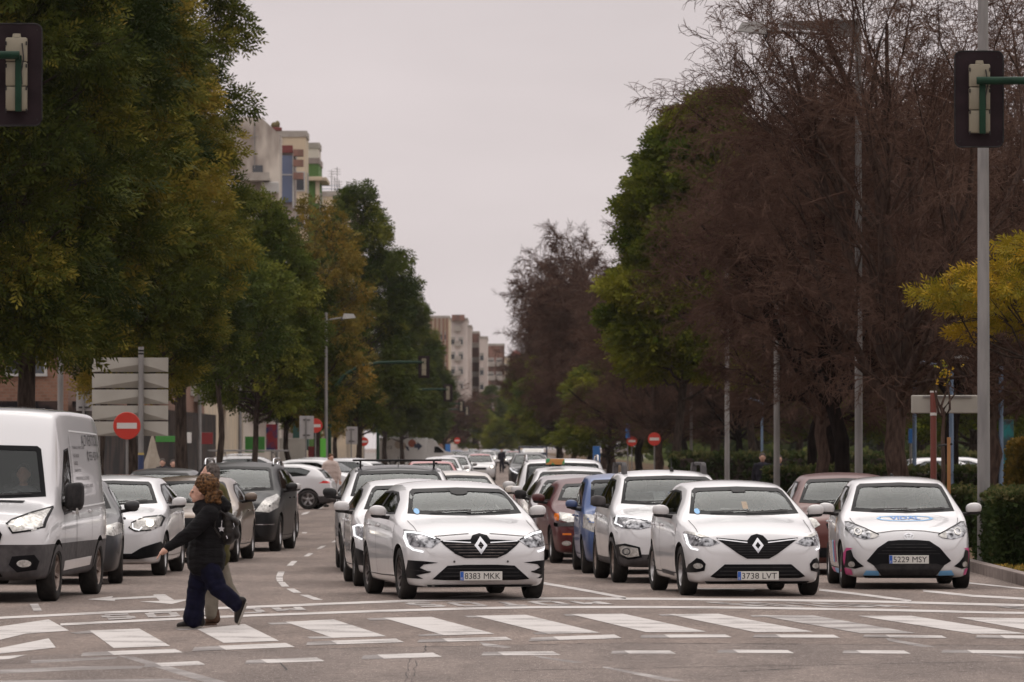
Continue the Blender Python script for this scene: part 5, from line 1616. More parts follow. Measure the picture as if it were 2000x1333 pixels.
# fallen leaves and dry grass under the hedge
rng = np.random.default_rng(9)
m = 5000
P = np.stack([7.05 + 6 * rng.random(m), 77 + 7 * rng.random(m), np.full(m, .13)], 1)
d = rng.normal(size=(m, 3)); d[:, 2] = np.abs(d[:, 2]) * .3; d /= np.linalg.norm(d, axis=1, keepdims=True)
V, T = fronds(rng, P, d, .05 * rng.uniform(.6, 1.4, size=m), rng.random(m), 2, .4, .7)
o = quads_mesh("fallen_leaves", V, T, LEAFO); tag(o, "dry leaves scattered on the soil in front of the hedge", "leaves", kind="stuff")
# ================================================================== MORE CARS
QG = "cars queuing at the crossing"
LG = "cars queuing in the left lanes"
FG = "distant cars queuing down the street"
if CARS_ON:
    t = build_car(IBIZA); place_wheel(t, -1, 690, 1145, 4.5, "white hatchback with slim headlamp, half hidden directly behind the front left car", "car", QG)
    SUVW['H'] = 1.60
    t = build_car(SUVW); place_wheel(t, -1, 664, 1117, 3, "white crossover with dark roof and a black light bar across it", "car", QG)
    x = t["x0"] - 2.25
    m = MB().box((x, 0, 1.665), (.09, 1.36, .03), .01)
    for sg in (1, -1): m.box((x, sg * .56, 1.60), (.05, .03, .11), .008); m.box((x - .12, sg * .60, 1.62), (.2, .03, .03), .008)
    m.build("roof_bar", PLAST, t, 40)
    tag(MB().tube([(x - .1, .02, 1.58), (x - .15, .02, 1.72)], .006, 5).build("antenna", PLAST, t))
    t = build_car(DARKCAR); place_wheel(t, 1, 240, 1140, 4.0, "dark grey hatchback squeezed behind the white van", "car", LG)
    bm_ = build_car(BMW); place_wheel(bm_, 1, 325, 1124, -2, "white hatchback with lit headlamp and twin rounded grille behind the van", "car", LG)
    t = build_car(GOLDC); place_wheel(t, 1, 466, 1098, -2.5, "bronze sedan with a lit fog lamp behind the two walkers", "car", LG)
    t = build_car(MPV); place_wheel(t, 1, 549, 1077, -3, "black people carrier with chrome roof rails and chevron badge", "car", LG)
    t = build_car(KA); place_wheel(t, -1, 1074, 1100, 5, "small dark red hatchback with orange indicators and grey bumper strip", "car", QG)
    t = build_car(ATOS); place_wheel(t, -1, 1136, 1120, 2.5, "small tall blue car beside the white crossover with dusty wheels", "car", QG)
    t = build_car(MAUV); place_xy(t, 1136, 96, 2, "mauve grey hatchback with black mirror between the red car and the taxi", "car", QG)
    taxi = build_car(TAXI); place_xy(taxi, 1125, 101.2, 2, "white taxi with a green and orange sign on its roof", "taxi", QG)
    m = MB().box((taxi["x0"] - 2.15, -.28, 1.60), (.16, .34, .11), .02)
    sg_ = m.build("taxi_sign", varied("taxi_sign_face", (.05, .25, .10), (.45, .20, .06), 6, .4, lo=.45, hi=.5), taxi, 40)
    MB().box((taxi["x0"] - 2.15, -.28, 1.535), (.10, .22, .04), .01).build("sign_base", PLAST, sg_, 40)
    t = build_car(MINIV); place_xy(t, 1103, 108, 1, "white van with silver roof rails behind the taxi", "van", QG)
    t = build_car(SEDC); place_xy(t, 1664, 83, .5, "copper brown hatchback behind the white car with graphics", "car", QG)
    cream = build_car(generic(CREAM, name="cream_hatchback", L=4.1, H=1.42)); place_xy(cream, 905, 106, 4, "cream car directly behind the roof of the front left hatchback", "car", QG)
    EST = build_car(generic(WHITE, name="white_estate", H=1.50, rails=(.02, CHROME), tail='van')); place_xy(EST, 468, 113.5, -3, "white estate with silver rails behind the black people carrier", "car", LG)
    t = build_car(generic(GREY, name="grey_saloon", H=1.45)); place_xy(t, 296, 112, -3, "dark grey car whose roof shows between the white hatchback and the bronze sedan", "car", LG)
    redc = build_car(generic(BRIGHTRED, name="red_hatchback")); place_xy(redc, 845, 164, 2, "bright red car behind the crossover with the roof bar", "car", FG)
    fw = build_car(generic(WHITE, name="white_hatchback", lit=BEAM)); place_xy(fw, 862, 220, 1, "white car next to the box truck's cab, behind the red car", "car", FG)
    fr_ = build_car(generic(WHITE, name="white_hatchback", lit=BEAM, roofmat=BRIGHTRED)); place_xy(fr_, 937, 309, 0, "white car with red roof and both headlamps lit", "car", FG)
    fg_ = build_car(generic(GREY, name="grey_hatchback", lit=None)); place_xy(fg_, 917, 345, 0, "grey green car beside the one with the red roof", "car", FG)
    fb = build_car(generic(BLUEP, name="blue_hatchback", lit=BEAM)); place_xy(fb, 892, 600, 0, "pale blue car with both headlamps lit, far left of the queue", "car", FG)
    fs = build_car(generic(SILVER, name="silver_hatchback", lit=BEAM)); place_xy(fs, 1043, 290, 0, "silver car between the dark crossover and the navy truck", "car", FG)
    dk = build_car(generic(GREY, name="dark_crossover", H=1.6, L=4.4, W=1.84, cowl=(1.05, 1.08), hood=.95, roof_s=1.9, belt=1.04,
        front=[D("headlight", [(.46, .82), (.84, .96), (.86, .80), (.6, .76)], LAMPIN, mir=True), D("led_strip", stroke([(.50, .66), (.72, .76), (.84, .90)], .05), LED, mir=True, off=.012), D("grille", [(-.42, .86), (.42, .86), (.36, .55), (-.36, .55)], FRIT)]))
    place_xy(dk, 1033, 256, 0, "dark crossover with slanted white running lamp left of the white van", "car", FG)
    lst = [(fs, 948, 720, "silver car at the very top of the queue"), (fg_, 941, 640, "mauve looking car below the silver one at the top of the queue"), (fw, 952, 520, "white car in the far middle lane with lit lamps"), (fw, 978, 560, "white car with both lamps lit behind the walker in dark clothes"),
           (fs, 986, 700, "silver car far behind the walker in dark clothes"), (fr_, 1003, 480, "white car left of the navy truck"), (fw, 1020, 610, "white car peeking over the white van's left edge"), (fg_, 905, 470, "grey car near the far traffic signals"), (fs, 923, 820, "silver car among the last of the queue"), (fw, 1000, 860, "white car closing the queue"),
           (redc, 930, 930, "red car at the far end of the queue"), (fb, 965, 780, "blue car at the far end of the queue"), (fs, 885, 260, "silver car half hidden by the red car")]
    for src, px, d, lab in lst:
        c = copy_tree(src); c["x0"] = src["x0"]; place_xy(c, px, d, 0, lab, "car", FG)
    def broadside(o, px, d, heading_deg, lab, cat="car", group="cars parked and crossing on the left"):
        o.location = (gx(px, d), d, 0); o.rotation_euler = (0, 0, R_(heading_deg)); tag(o, lab, cat, group); return o
    jk = build_car(JUKE)
    jk.rotation_euler = (0, 0, R_(172))
    loc = Matrix.Rotation(R_(172), 4, 'Z') @ Vector((jk["xf"] - 2.53, jk["half"], 0))
    jk.scale = (.87, .87, .87); jk.location = ground(601, 995.5) - loc * .87
    tag(jk, "white crossover seen from its rear left corner, turning off to the left", "car", "cars parked and crossing on the left")
    jr = build_car(generic(SILVER, name="silver_hatchback", rear=HATCHBACK_REAR)); broadside(jr, 655, 198, 160, "silver hatchback with a red tail lamp above the woman in the puffer jacket")
    jw = build_car(generic(WHITE, name="white_hatchback")); broadside(jw, 630, 188, -20, "white car whose bonnet shows right of the woman in the puffer jacket")
    js = copy_tree(jr); js["x0"] = jr["x0"]; broadside(js, 612, 212, -100, "silver car with greenish windscreen behind the white crossover")
    jv = copy_tree(EST); broadside(jv, 500, 232, 8, "long white estate carrying a ladder on its roof")
    m = MB()
    for sg in (1, -1): m.box((-.3, sg * .25, 1.70), (3.3, .05, .07), .01)
    for k in range(11): m.box((-1.8 + k * .3, 0, 1.70), (.035, .46, .03))
    for xx in (-1.3, .7): m.box((xx, 0, 1.62), (.05, 1.1, .05)); m.box((xx, .5, 1.56), (.04, .03, .12)); m.box((xx, -.5, 1.56), (.04, .03, .12))
    lad = m.build("ladder", STEEL, None); lad.location = jv.location; lad.rotation_euler = jv.rotation_euler
    tag(lad, "aluminium ladder lying on the roof rack of the long white estate", "ladder")
    # box truck
    tr = empty("box_truck", (gx(800, 545), 545, 0), 0, "white box truck with round emblems on its side, crossing from left to right", "truck")
    WBOX = varied("truck_box_white", (.62, .60, .58), (.70, .68, .66), 1, .5)
    MB().box((-.55, 0, 1.62), (4.6, 2.1, 2.1), .05).build("cargo_box", WBOX, tr, 40)
    prof = [(1.78, .5), (1.78, 2.55), (2.1, 2.62), (2.5, 2.35), (2.75, 1.95), (3.35, 1.45), (4.15, 1.22), (4.3, .95), (4.3, .45)]
    MB().prism(prof, -.95, .95, 'XZ').build("cab", WBOX, tr)
    MB().prism([(2.35, 1.25), (2.4, 1.85), (2.78, 1.85), (3.3, 1.38), (3.3, 1.25)], -.962, -.955, 'XZ').build("side_window", FRIT, tr)
    MB().prism([(-2.85, .35), (1.7, .35), (1.7, .55), (-2.85, .55)], -.9, .9, 'XZ').build("chassis", DARK, tr)
    for k, xx in enumerate((-1.6, 3.4)):
        for sg in (-1, 1):
            w_ = MB().lathe([(0, -.11), (.37, -.11), (.37, .11), (0, .11)], 'Y', 24, (xx, sg * .82, .37)).build("wheel", TYRE, tr, 40)
            MB().lathe([(0, .115 * sg), (.2, .115 * sg)], 'Y', 20, (xx, sg * .82, .37)).build("rim", ALLOY, w_, 40)
    OR_ = principled("terracotta_vinyl", (.35, .09, .05), .5); DB_ = principled("dark_blue_vinyl", (.02, .03, .07), .5); BE_ = principled("beige_vinyl", (.42, .34, .27), .5)
    def disc(nm, x, z, r, mt, y=-1.055, rz_=1.0):
        return from_vf(nm, [(x + a, y, z + b * rz_) for a, b in ngon(0, 0, r, r, 20)], [tuple(range(20))], mt, tr)
    disc("round_emblem", .25, 2.15, .38, OR_); disc("round_emblem", -1.0, 2.05, .42, BE_, -1.056); disc("round_emblem", -.65, 1.9, .35, BE_, -1.057)
    from_vf("arrow_emblem", [(a, -1.058, b) for a, b in ((.45, 1.75), (.45, 2.1), (.75, 2.1), (.75, 2.3), (1.25, 1.9), (.8, 1.45), (.8, 1.7))], [tuple(range(7))], DB_, tr)
    from_vf("arrow_emblem", [(a, -1.058, b) for a, b in ((-.45, 1.95), (-.1, 1.8), (0, 1.4), (-.2, 1.5))], [tuple(range(4))], DB_, tr)
    text_on("box_lettering", "CE", PLAST, tr, Vector((-2.1, -1.056, 1.62)), Vector((.45, 0, 0)), Vector((0, 0, .3)))
    # navy truck with a recovery frame
    nv = empty("navy_truck", (gx(1041, 410), 410, 0), -math.pi / 2, "navy blue truck with a square frame round its cab, far in the right queue", "truck")
    MB().box((0, 0, .95), (4.6, 1.9, 1.0), .1).build("cab", NAVY, nv, 40)
    MB().prism([(2.15, 1.40), (1.7, 1.72), (.6, 1.76), (.5, 1.4)], -.75, .75, 'XZ').build("windscreen_frame", SILVER, nv)
    MB().prism([(2.155, 1.42), (2.08, 1.42), (1.80, 1.64), (1.85, 1.66)], -.62, .62, 'XZ').build("windscreen", LAMPPALE, nv)
    m = MB()
    for sg in (1, -1): m.box((.2, sg * .98, 1.35), (.12, .12, 1.0), .02)
    m.box((.2, 0, 1.82), (.14, 2.08, .12), .02); m.build("frame", NAVY, nv)
    for xx in (-1.5, 1.5):
        for sg in (-1, 1): MB().lathe([(0, -.1), (.36, -.1), (.36, .1), (0, .1)], 'Y', 20, (xx, sg * .8, .36)).build("wheel", TYRE, nv, 40)
    # the big white van
    van = build_car(TRANSIT); place_wheel(van, 1, 114, 1174.5, -4.6, "large white van with ALTVERTICAL lettering on its side and grey lower panels", "van", LG)
    sf = SURFS[van.name]
    def side_text(word, s_rear, s_front, z0, z1, mt=PLAST, bold=.01):
        # read from outside on the van's left side: the front of the van is on the left
        v, f = text_vf(word, bold)
        sf.patch("side_lettering", None, mt, van, 'S', .006, verts_faces=([(s_front + (s_rear - s_front) * a, z0 + (z1 - z0) * b) for a, b in v], f))
    side_text("ALTVERTICAL", 4.98, 3.45, 1.88, 2.02, INK, .0)
    side_text("955 429 944", 4.90, 3.95, 1.70, 1.81, INK, .0)
    sf.patch("phone_mark", stroke([(3.88, 1.81), (3.82, 1.78), (3.82, 1.73), (3.88, 1.70)], .05), INK, van, 'S', .006)
    for i, (w_, ln) in enumerate([("TRABAJOS VERTICALES", 1.0), ("FACHADAS", .45), ("PISOS", .28), ("BAJANTES", .45), ("IMPERMEABILIZACIONES", 1.05), ("FINANCIACION HASTA 5 ANOS", 1.3)]):
        z = 1.88 - i * .095
        side_text(w_, 2.62 + i * .02 + ln, 2.62 + i * .02, z - .045, z, GPLAST, .0)
    v, f = text_vf("ALTVERTICAL", 0)
    sf.patch("roof_lettering", None, GPLAST, van, 'T', .008, verts_faces=([(2.3 + b * .5, -.75 + a * 1.5) for a, b in v], f))
    for m_ in [c for c in van.children if c.name.startswith("wing_mirror")]:
        m_.scale = (1.0, m_.scale[1] * .62, 1.25)
        MB().box((.06, .06, -.12), (.06, .05, .12), .02).build("indicator", LAMPPALE, m_, 40)
    # blown decals on other cars: small emission stickers on the windscreens
    for o_, y_ in ((van, None),): pass

# ================================================================== BUILDINGS
BRICK = principled("brick_facade", (.22, .12, .08), .85)
def brickmat(name, c1, c2, mort):
    m = principled(name, c1, .85); nt = m.node_tree; b = nt.nodes["Principled BSDF"]
    tcn = nt.nodes.new("ShaderNodeTexCoord"); br = nt.nodes.new("ShaderNodeTexBrick")
    sp_ = nt.nodes.new("ShaderNodeSeparateXYZ"); ad_ = nt.nodes.new("ShaderNodeMath"); mpn = nt.nodes.new("ShaderNodeCombineXYZ")
    br.inputs["Color1"].default_value = (*c1, 1); br.inputs["Color2"].default_value = (*c2, 1); br.inputs["Mortar"].default_value = (*mort, 1)
    br.inputs["Scale"].default_value = 2.2; br.inputs["Mortar Size"].default_value = .02
    nt.links.new(tcn.outputs["Object"], sp_.inputs[0]); nt.links.new(sp_.outputs[0], ad_.inputs[0]); nt.links.new(sp_.outputs[1], ad_.inputs[1]); nt.links.new(ad_.outputs[0], mpn.inputs[0]); nt.links.new(sp_.outputs[2], mpn.inputs[1]); nt.links.new(mpn.outputs[0], br.inputs["Vector"]); nt.links.new(br.outputs["Color"], b.inputs["Base Color"])
    return m
BRICK = brickmat("brick_facade", (.20, .095, .060), (.26, .13, .085), (.22, .16, .12))
def plaster(name, c, st, scale=.35):
    return varied(name, c, tuple(x * .82 for x in c), scale, .9, detail=7, c3=st, scale3=scale * 2.2, stretch=(1, 1, .35), lo=.4, hi=.62)
STAINED = plaster("stained_plaster", (.62, .55, .48), (.30, .25, .22), .30)
CREAMP = plaster("cream_plaster", (.62, .50, .36), (.45, .38, .30))
BEIGE = plaster("beige_concrete", (.36, .30, .27), (.24, .20, .18))
GREENP = plaster("green_render", (.11, .21, .05), (.08, .15, .045))
PINKP = plaster("pale_render", (.66, .58, .54), (.52, .45, .42))
BROWNP = plaster("brown_render", (.26, .14, .11), (.14, .085, .07))
REDROOF = varied("red_dome_tiles", (.22, .055, .045), (.30, .08, .065), 6, .6)
WIN = principled("facade_glass", (.035, .04, .05), .12, spec=.8)
WINF = principled("window_frame_white", (.45, .43, .41), .6)
SHUT = varied("roller_shutter", (.30, .27, .24), (.40, .36, .32), 1, .7, stretch=(1, 1, 12))
CONC = varied("balcony_concrete", (.40, .36, .32), (.30, .26, .23), 1.5, .85)
BLUEG = principled("blue_glazing", (.10, .13, .22), .15, spec=.8)
REDM = principled("red_cladding", (.17, .035, .03), .6)
def building(name, label, x0, x1, y0, y1, h, mat, floors=None, fw=(), sw=(), group=None, balc=None, parapet=.5, shop=False, gable=None):
    """fw: window columns on the wall facing the camera (x, width); sw: window columns on the street wall (y, width)"""
    root = empty(name, ((x0 + x1) / 2, (y0 + y1) / 2, 0), label=label, cat="building", group=group)
    cx, cy = (x0 + x1) / 2, (y0 + y1) / 2
    W_, L_ = (x1 - x0), (y1 - y0)
    if gable:
        MB().prism([(x0 - cx, 0), (x1 - cx, 0)] + [(a - cx, b) for a, b in gable] , -L_ / 2, L_ / 2, 'XZ').build("wall", mat, root)
    else:
        MB().box((0, 0, h / 2), (W_, L_, h)).build("wall", mat, root)
        m = MB()
        m.box((0, -L_ / 2 + .1, h + parapet / 2 - .003), (W_ + .16, .36, parapet)).box((W_ / 2 - .1, 0, h + parapet / 2 - .006), (.36, L_ - .5, parapet)).box((-W_ / 2 + .1, 0, h + parapet / 2 - .006), (.36, L_ - .5, parapet))
        m.build("roof", CONC if mat is not GREENP else BEIGE, root)
    fl = floors or int((h - 4) / 3.0)
    wm = {}
    def win(px_, py_, pz_, w_, front):
        k = (round(w_, 2), front)
        if k not in wm:
            fr = MB()
            if front:
                for dx in (-w_ / 2, w_ / 2): fr.box((dx, -.05, 0), (.10, .12, 1.5))
                for dz in (-.75, .75): fr.box((0, -.05, dz), (w_ + .12, .14, .10))
            else:
                for dy in (-w_ / 2, w_ / 2): fr.box((.05, dy, 0), (.12, .10, 1.5))
                for dz in (-.75, .75): fr.box((.05, 0, dz), (.14, w_ + .12, .10))
            f_ = fr.build("window", WINF, root)
            g_ = MB().box((0, -.02, 0) if front else (.02, 0, 0), (w_ - .1, .05, 1.4) if front else (.05, w_ - .1, 1.4)).build("pane", WIN, f_)
            s_ = MB().box((0, -.035, .5) if front else (.035, 0, .5), (w_ - .12, .04, .5) if front else (.04, w_ - .12, .5)).build("shutter", SHUT, f_)
            wm[k] = f_
            f_.location = (px_, py_, pz_)
        else:
            c = copy_tree(wm[k], root); c.location = (px_, py_, pz_)
    n = 0
    for i in range(fl):
        z = 5.2 + i * 3.0
        if z > h - 1.2: break
        for a, w_ in fw:
            if n < 48: win(a - cx, -L_ / 2, z, w_, True); n += 1
        for a, w_ in sw:
            if n < 48: win(W_ / 2, a - cy, z, w_, False); n += 1
    if balc:
        bm_ = None
        for i in range(fl):
            z = 4.2 + i * 3.0
            if z > h - 1.5: break
            for side, a, w_ in balc:
                if side == 'F': c_, d_ = (a - cx, -L_ / 2 - .55, z), (w_, 1.1, .16)
                else: c_, d_ = (W_ / 2 + .55, a - cy, z), (1.1, w_, .16)
                b_ = MB().box(c_, d_).build("balcony", CONC, root)
                if side == 'F': r = MB().box((c_[0], c_[1] - .5, z + .55), (w_, .06, .9)); r.box((c_[0] - w_ / 2 + .03, c_[1], z + .55), (.05, 1.0, .9)); r.box((c_[0] + w_ / 2 - .03, c_[1], z + .55), (.05, 1.0, .9))
                else: r = MB().box((c_[0] + .5, c_[1], z + .55), (.06, w_, .9)); r.box((c_[0], c_[1] - w_ / 2 + .03, z + .55), (1.0, .05, .9)); r.box((c_[0], c_[1] + w_ / 2 - .03, z + .55), (1.0, .05, .9))
                r.build("railing", balc_mat.get(name, CONC), b_)
    return root
balc_mat = {}
BG = "apartment blocks along the left side of the street"
# --- brick block behind the near trees
b = building("apartment_building", "brown brick block behind the direction panels, shops on its ground floor", -46, -16, 205, 296, 14.6, BRICK, fw=[(-17.5, 1.4), (-20.0, 1.5), (-23.2, 1.5), (-26, 1.5), (-29, 1.5), (-32, 1.5)], sw=[(y, 1.6) for y in range(212, 294, 8)], balc=[('S', 224, 4), ('S', 256, 4), ('S', 288, 4)], group=BG)
m = MB().box((-31, 204.3, 1.85), (29.5, .5, 3.3)).box((-15.6, 250, 1.85), (.5, 90, 3.3)); o = m.build("shop_front", varied("dark_shop_front", (.008, .007, .008), (.05, .032, .028), .8, .5, lo=.45, hi=.55), b)
o.location = (31, -250.5, 0)
building("apartment_building", "cream block with white balconies just beyond the brown brick one", -40, -16.3, 300, 345, 14.2, CREAMP, sw=[(304, 1.4), (310, 1.4), (318, 1.4), (330, 1.4), (338, 1.4)], fw=[(-17.5, 1.3), (-20, 1.3)], balc=[('F', -18.0, 2.6), ('S', 322, 4)], group=BG)
# --- tall ones over the trees
A0 = 397
xr = gx(545, A0)
b = building("apartment_building", "tall stained white gable wall standing above the trees", -34, xr, A0, 402, 24, STAINED, gable=[(xr, hz(262, A0)), (gx(512, A0), hz(232, A0)), (gx(505, A0), hz(229, A0)), (-34, hz(229, A0))], fw=[], sw=[], group=BG)
cx, cy = (-34 + xr) / 2, (A0 + 402) / 2
m = MB().box((gx(500, A0) - cx, A0 - cy - .9, hz(352, A0)), (2.0, 1.8, .22)).box((gx(500, A0) - cx, A0 - cy - 1.75, hz(347, A0)), (2.0, .08, .55)); m.build("balcony", CONC, b)
MB().box((gx(503, A0) - cx, A0 - cy - .03, hz(336, A0)), (.7, .06, .9)).build("window", WIN, b)
MB().box((gx(528, A0) - cx, A0 - cy - .6, hz(368, A0)), (1.2, 1.2, .8), .1).build("awning", WINF, b)
MB().tube([(gx(497, A0) - cx, A0 - cy - .12, hz(330, A0)), (gx(497, A0) - cx, A0 - cy - .12, hz(195, A0))], .035, 5).tube([(gx(497, A0) - cx, A0 - cy - .12, hz(195, A0)), (gx(515, A0) - cx, A0 - cy - .12, hz(195, A0))], .03, 5).tube([(gx(480, A0) - cx, A0 - cy - .12, hz(268, A0)), (gx(505, A0) - cx, A0 - cy - .12, hz(267, A0))], .025, 5).build("aerial_mast", STEEL, b)
for k, (px, py, r_, mt) in enumerate([(537, 244, .16, "G"), (533, 247, .14, "G"), (541, 247, .14, "R")]):
    pass
MB().box((gx(537, A0) - cx, A0 - cy + .5, hz(252, A0)), (.9, .6, .25), .05).build("roof_planter", REDM, b)
MB().ell((gx(535, A0) - cx, A0 - cy + .5, hz(244, A0)), (.25, .2, .22), 8, 6).ell((gx(541, A0) - cx, A0 - cy + .5, hz(243, A0)), (.18, .2, .28), 8, 6).build("roof_plant", GRASS, b, 40)
d = 433
b = building("apartment_building", "narrow block with blue glazing under a red band", -30, gx(575, d), d, 437, hz(310, d), BEIGE, fw=[], sw=[], group=BG)
cx, cy = (-30 + gx(575, d)) / 2, (d + 437) / 2
x_a, x_b = gx(544, d), gx(571, d)
MB().box(((x_a + x_b) / 2 - cx, d - cy - .15, hz(350, d)), (x_b - x_a, .3, (390 - 299) / 25.6)).build("glazing", BLUEG, b)
MB().box(((x_a + x_b) / 2 - cx, d - cy - .22, hz(292, d)), (x_b - x_a + .06, .5, .56)).build("red_band", REDM, b)
MB().box((x_b - cx + .06, d - cy - .2, hz(350, d)), (.10, .42, 4.4)).box(((x_a + x_b) / 2 - cx, d - cy - .32, hz(342, d)), (x_b - x_a, .06, .08)).build("glazing_frame", WINF, b)
m = MB()
for yy in (300, 320, 345): m.box((gx(583, d) - cx, d - cy - .5, hz(yy, d)), (.75, 1.2, .5))
m.build("balcony", BROWNP, b)
d = 458
b = building("apartment_building", "beige concrete block with a stepped roofline", -30, gx(597, d), d, 464, hz(268, d), CREAMP, fw=[(gx(586, d), .7)], sw=[(461, 1.4)], group=BG)
d = 488
b = building("apartment_building", "beige penthouse stepping down behind the concrete block", -30, gx(622, 506), 506, 512, hz(290, 506), STAINED, group=BG)
d = 494
b = building("apartment_building", "green house with a cream cornice above the ochre tree", -30, gx(622, d), d, 503, hz(320, d), GREENP, sw=[(497, 1.2)], group=BG)
cx, cy = (-30 + gx(622, d)) / 2, (d + 503) / 2
MB().box((gx(608, d) - cx, d - cy - .35, hz(350, d)), (1.9, .9, .34), .05).box((gx(622, d) - cx + .35, 0, hz(350, d)), (.7, 9, .34), .05).build("cornice", CREAMP, b)
MB().box((gx(620, d) - cx, d - cy - .08, hz(375, d)), (.35, .2, 2.0)).build("pilaster", CREAMP, b)
d = 535
b = building("apartment_building", "cream block with a blue rail on its curved top", -30, gx(676, d), d, 600, hz(384, d), CREAMP, sw=[(y, 1.6) for y in (540, 550, 560, 570, 580)], group=BG, balc=[('S', 545, 5), ('S', 575, 5)])
cx, cy = (-30 + gx(676, d)) / 2, (d + 600) / 2
m = MB()
for zz in (.35, .7, 1.0): m.box((0, d - cy, hz(384, d) + zz), (13, .06, .05)).box((gx(676, d) - cx, 0, hz(384, d) + zz), (.06, 64, .05))
m.build("rail", principled("blue_grey_rail", (.16, .22, .30), .5), b)
m = MB()
for px_, top_ in ((646, 330), (652, 345), (657, 325), (661, 350)):
    xx = gx(px_, d) - cx
    m.tube([(xx, d - cy + 2, hz(384, d)), (xx, d - cy + 2, hz(top_, d))], .035, 4)
    for q in range(3): m.tube([(xx - .35, d - cy + 2, hz(top_ + 3 + q * 5, d)), (xx + .35, d - cy + 2, hz(top_ + 4 + q * 5, d))], .02, 4)
m.build("roof_aerial", STEEL, b)
m = MB().box((gx(660, d) - cx, d - cy - .15, hz(420, d)), (1.2, .3, 1.4)); m.build("window", BROWNP, b)
# --- far group at the end of the street
def far_block(px0, px1, d, pyt, mat, lab, cols, depth=30, brown=None, balc=None, bmat=None, name="apartment_building", stripes=None, fl=8):
    x0, x1 = gx(px0, d), gx(px1, d)
    h = hz(pyt, d)
    if bmat: balc_mat[name] = bmat
    return building(name, lab, x0, x1, d, d + depth, h, mat, floors=fl, fw=[(gx(c, d), w_) for c, w_ in cols], group="tall blocks at the end of the street", balc=[('F', gx(c, d), w_) for c, w_ in (balc or [])])
b = far_block(826, 878, 1100, 622, CREAMP, "striped brick and cream block rising right of the left tree row", [(846, .9), (854, .9), (862, .9), (870, .9)])
hE = hz(622, 1100)
cxx, cyy = (gx(826, 1100) + gx(878, 1100)) / 2, 15.0
m = MB()
for px_ in (842, 850, 858, 866, 873): m.box((gx(px_, 1100) - cxx, -15.1, hE / 2), (.42, .25, hE))
m.build("brick_pier", BRICK, b)
MB().box((gx(852, 1100) - cxx, -15.2, 8), (5.4, .3, 16)).build("brick_base", BRICK, b)
b = far_block(877, 913, 1150, 626, PINKP, "white tower with green awnings and balconies, tallest at the street's end", [(884, 1.0), (900, .9)], balc=[(894, 1.3)])
MB().box((0, -15.0, hz(626, 1150) + .5), (2.6, 3, 1.2)).build("roof_cabin", BROWNP, b)
b = far_block(913, 921, 1156, 640, PINKP, "slim white wall right of the white tower", [])
b = far_block(921, 936, 1170, 652, BROWNP, "narrow brown front with cream balconies between two white walls", [], balc=[(929, 1.5)])
b = far_block(936, 952, 1165, 662, PINKP, "white corner block right of the brown front", [(941, .8)])
b = far_block(952, 985, 1230, 676, BROWNP, "reddish block with paired balconies near the dome", [(958, 1.4), (975, 1.2)], balc=[(960, 1.6), (978, 1.6)], fl=7)
b = far_block(983, 1024, 1320, 700, CREAMP, "cream corner house topped by a red dome", [(990, 1.0), (998, 1.0), (1006, 1.0)], fl=6)
cx = (gx(983, 1320) + gx(1024, 1320)) / 2
m = MB().lathe([(1.25, 0), (1.3, .5), (1.12, 1.1), (.7, 1.6), (.2, 1.85), (0, 1.9)], 'Z', 20, (gx(1008, 1320) - cx, -13.5, hz(698, 1320) - .2)); m.build("dome", REDROOF, b, 40)
MB().lathe([(1.2, -1.6), (1.2, 0)], 'Z', 20, (gx(1008, 1320) - cx, -13.5, hz(698, 1320) - .2)).build("turret", CREAMP, b, 40)
for px_, d_, py_ in ((1060, 900, 760), (1150, 700, 800)): pass

# ================================================================== STREET FURNITURE
SIGRED = principled("sign_red", (.52, .035, .02), .4)
SIGW = principled("sign_white", (.62, .58, .55), .45)
SIGBACK = varied("sign_back_grey", (.36, .34, .335), (.43, .41, .40), 2, .5, metal=.2)
PANEL = varied("panel_beige", (.34, .315, .275), (.41, .385, .34), 1.2, .55)
GRNPOST = varied("green_post_paint", (.005, .024, .013), (.010, .036, .020), 5, .5, spec=.15)
SIGDARK = varied("signal_board_black", (.016, .010, .012), (.028, .018, .021), 3, .6, spec=.08)
SIGBOX = varied("signal_housing_beige", (.20, .175, .125), (.26, .23, .17), 2, .5)
LBLUE = varied("pale_blue_post", (.14, .20, .30), (.20, .27, .38), 4, .5)
BROWNPOST = principled("red_brown_post", (.16, .035, .022), .45)
BLUEPOST = principled("dark_blue_post", (.02, .035, .10), .5)
YEL = principled("yellow_band", (.45, .33, .1), .5)
def post(root, x, y, h, r, mat, name="post"):
    return MB().tube([(x, y, -.3), (x, y, h)], r, 12).build(name, mat, root, 40)
def no_entry(px, py, d, rad, label, group="no entry signs"):
    root = empty("no_entry_sign", (gx(px, d), d, 0), label=label, cat="road sign", group=group)
    z = hz(py, d)
    post(root, 0, .06, z + rad * .7, .03, STEEL)
    dsk = MB().lathe([(0, -.02), (rad - .01, -.02), (rad, -.01), (rad, .01), (0, .01)], 'Y', 32, (0, 0, z)).build("sign_disc", SIGRED, root, 40)
    MB().box((0, -.024, z), (rad * 1.45, .006, rad * .42)).build("white_bar", SIGW, dsk)
    return root
no_entry(248, 832, 124, .30, "largest red no entry disc, beside the pole of the direction panels")
no_entry(616, 832, 238, .30, "red no entry disc partly hidden by a grey sign back")
no_entry(711, 863, 385, .30, "red no entry disc left of the box truck")
no_entry(1278, 858, 262, .30, "bigger red no entry disc between the tree trunks on the right")
no_entry(1234, 862, 330, .30, "smaller red no entry disc left of the bigger one on the right")
no_entry(1112, 870, 600, .30, "tiny red no entry disc above the taxi sign")
no_entry(893, 861, 640, .35, "tiny red sign above the pale blue car")
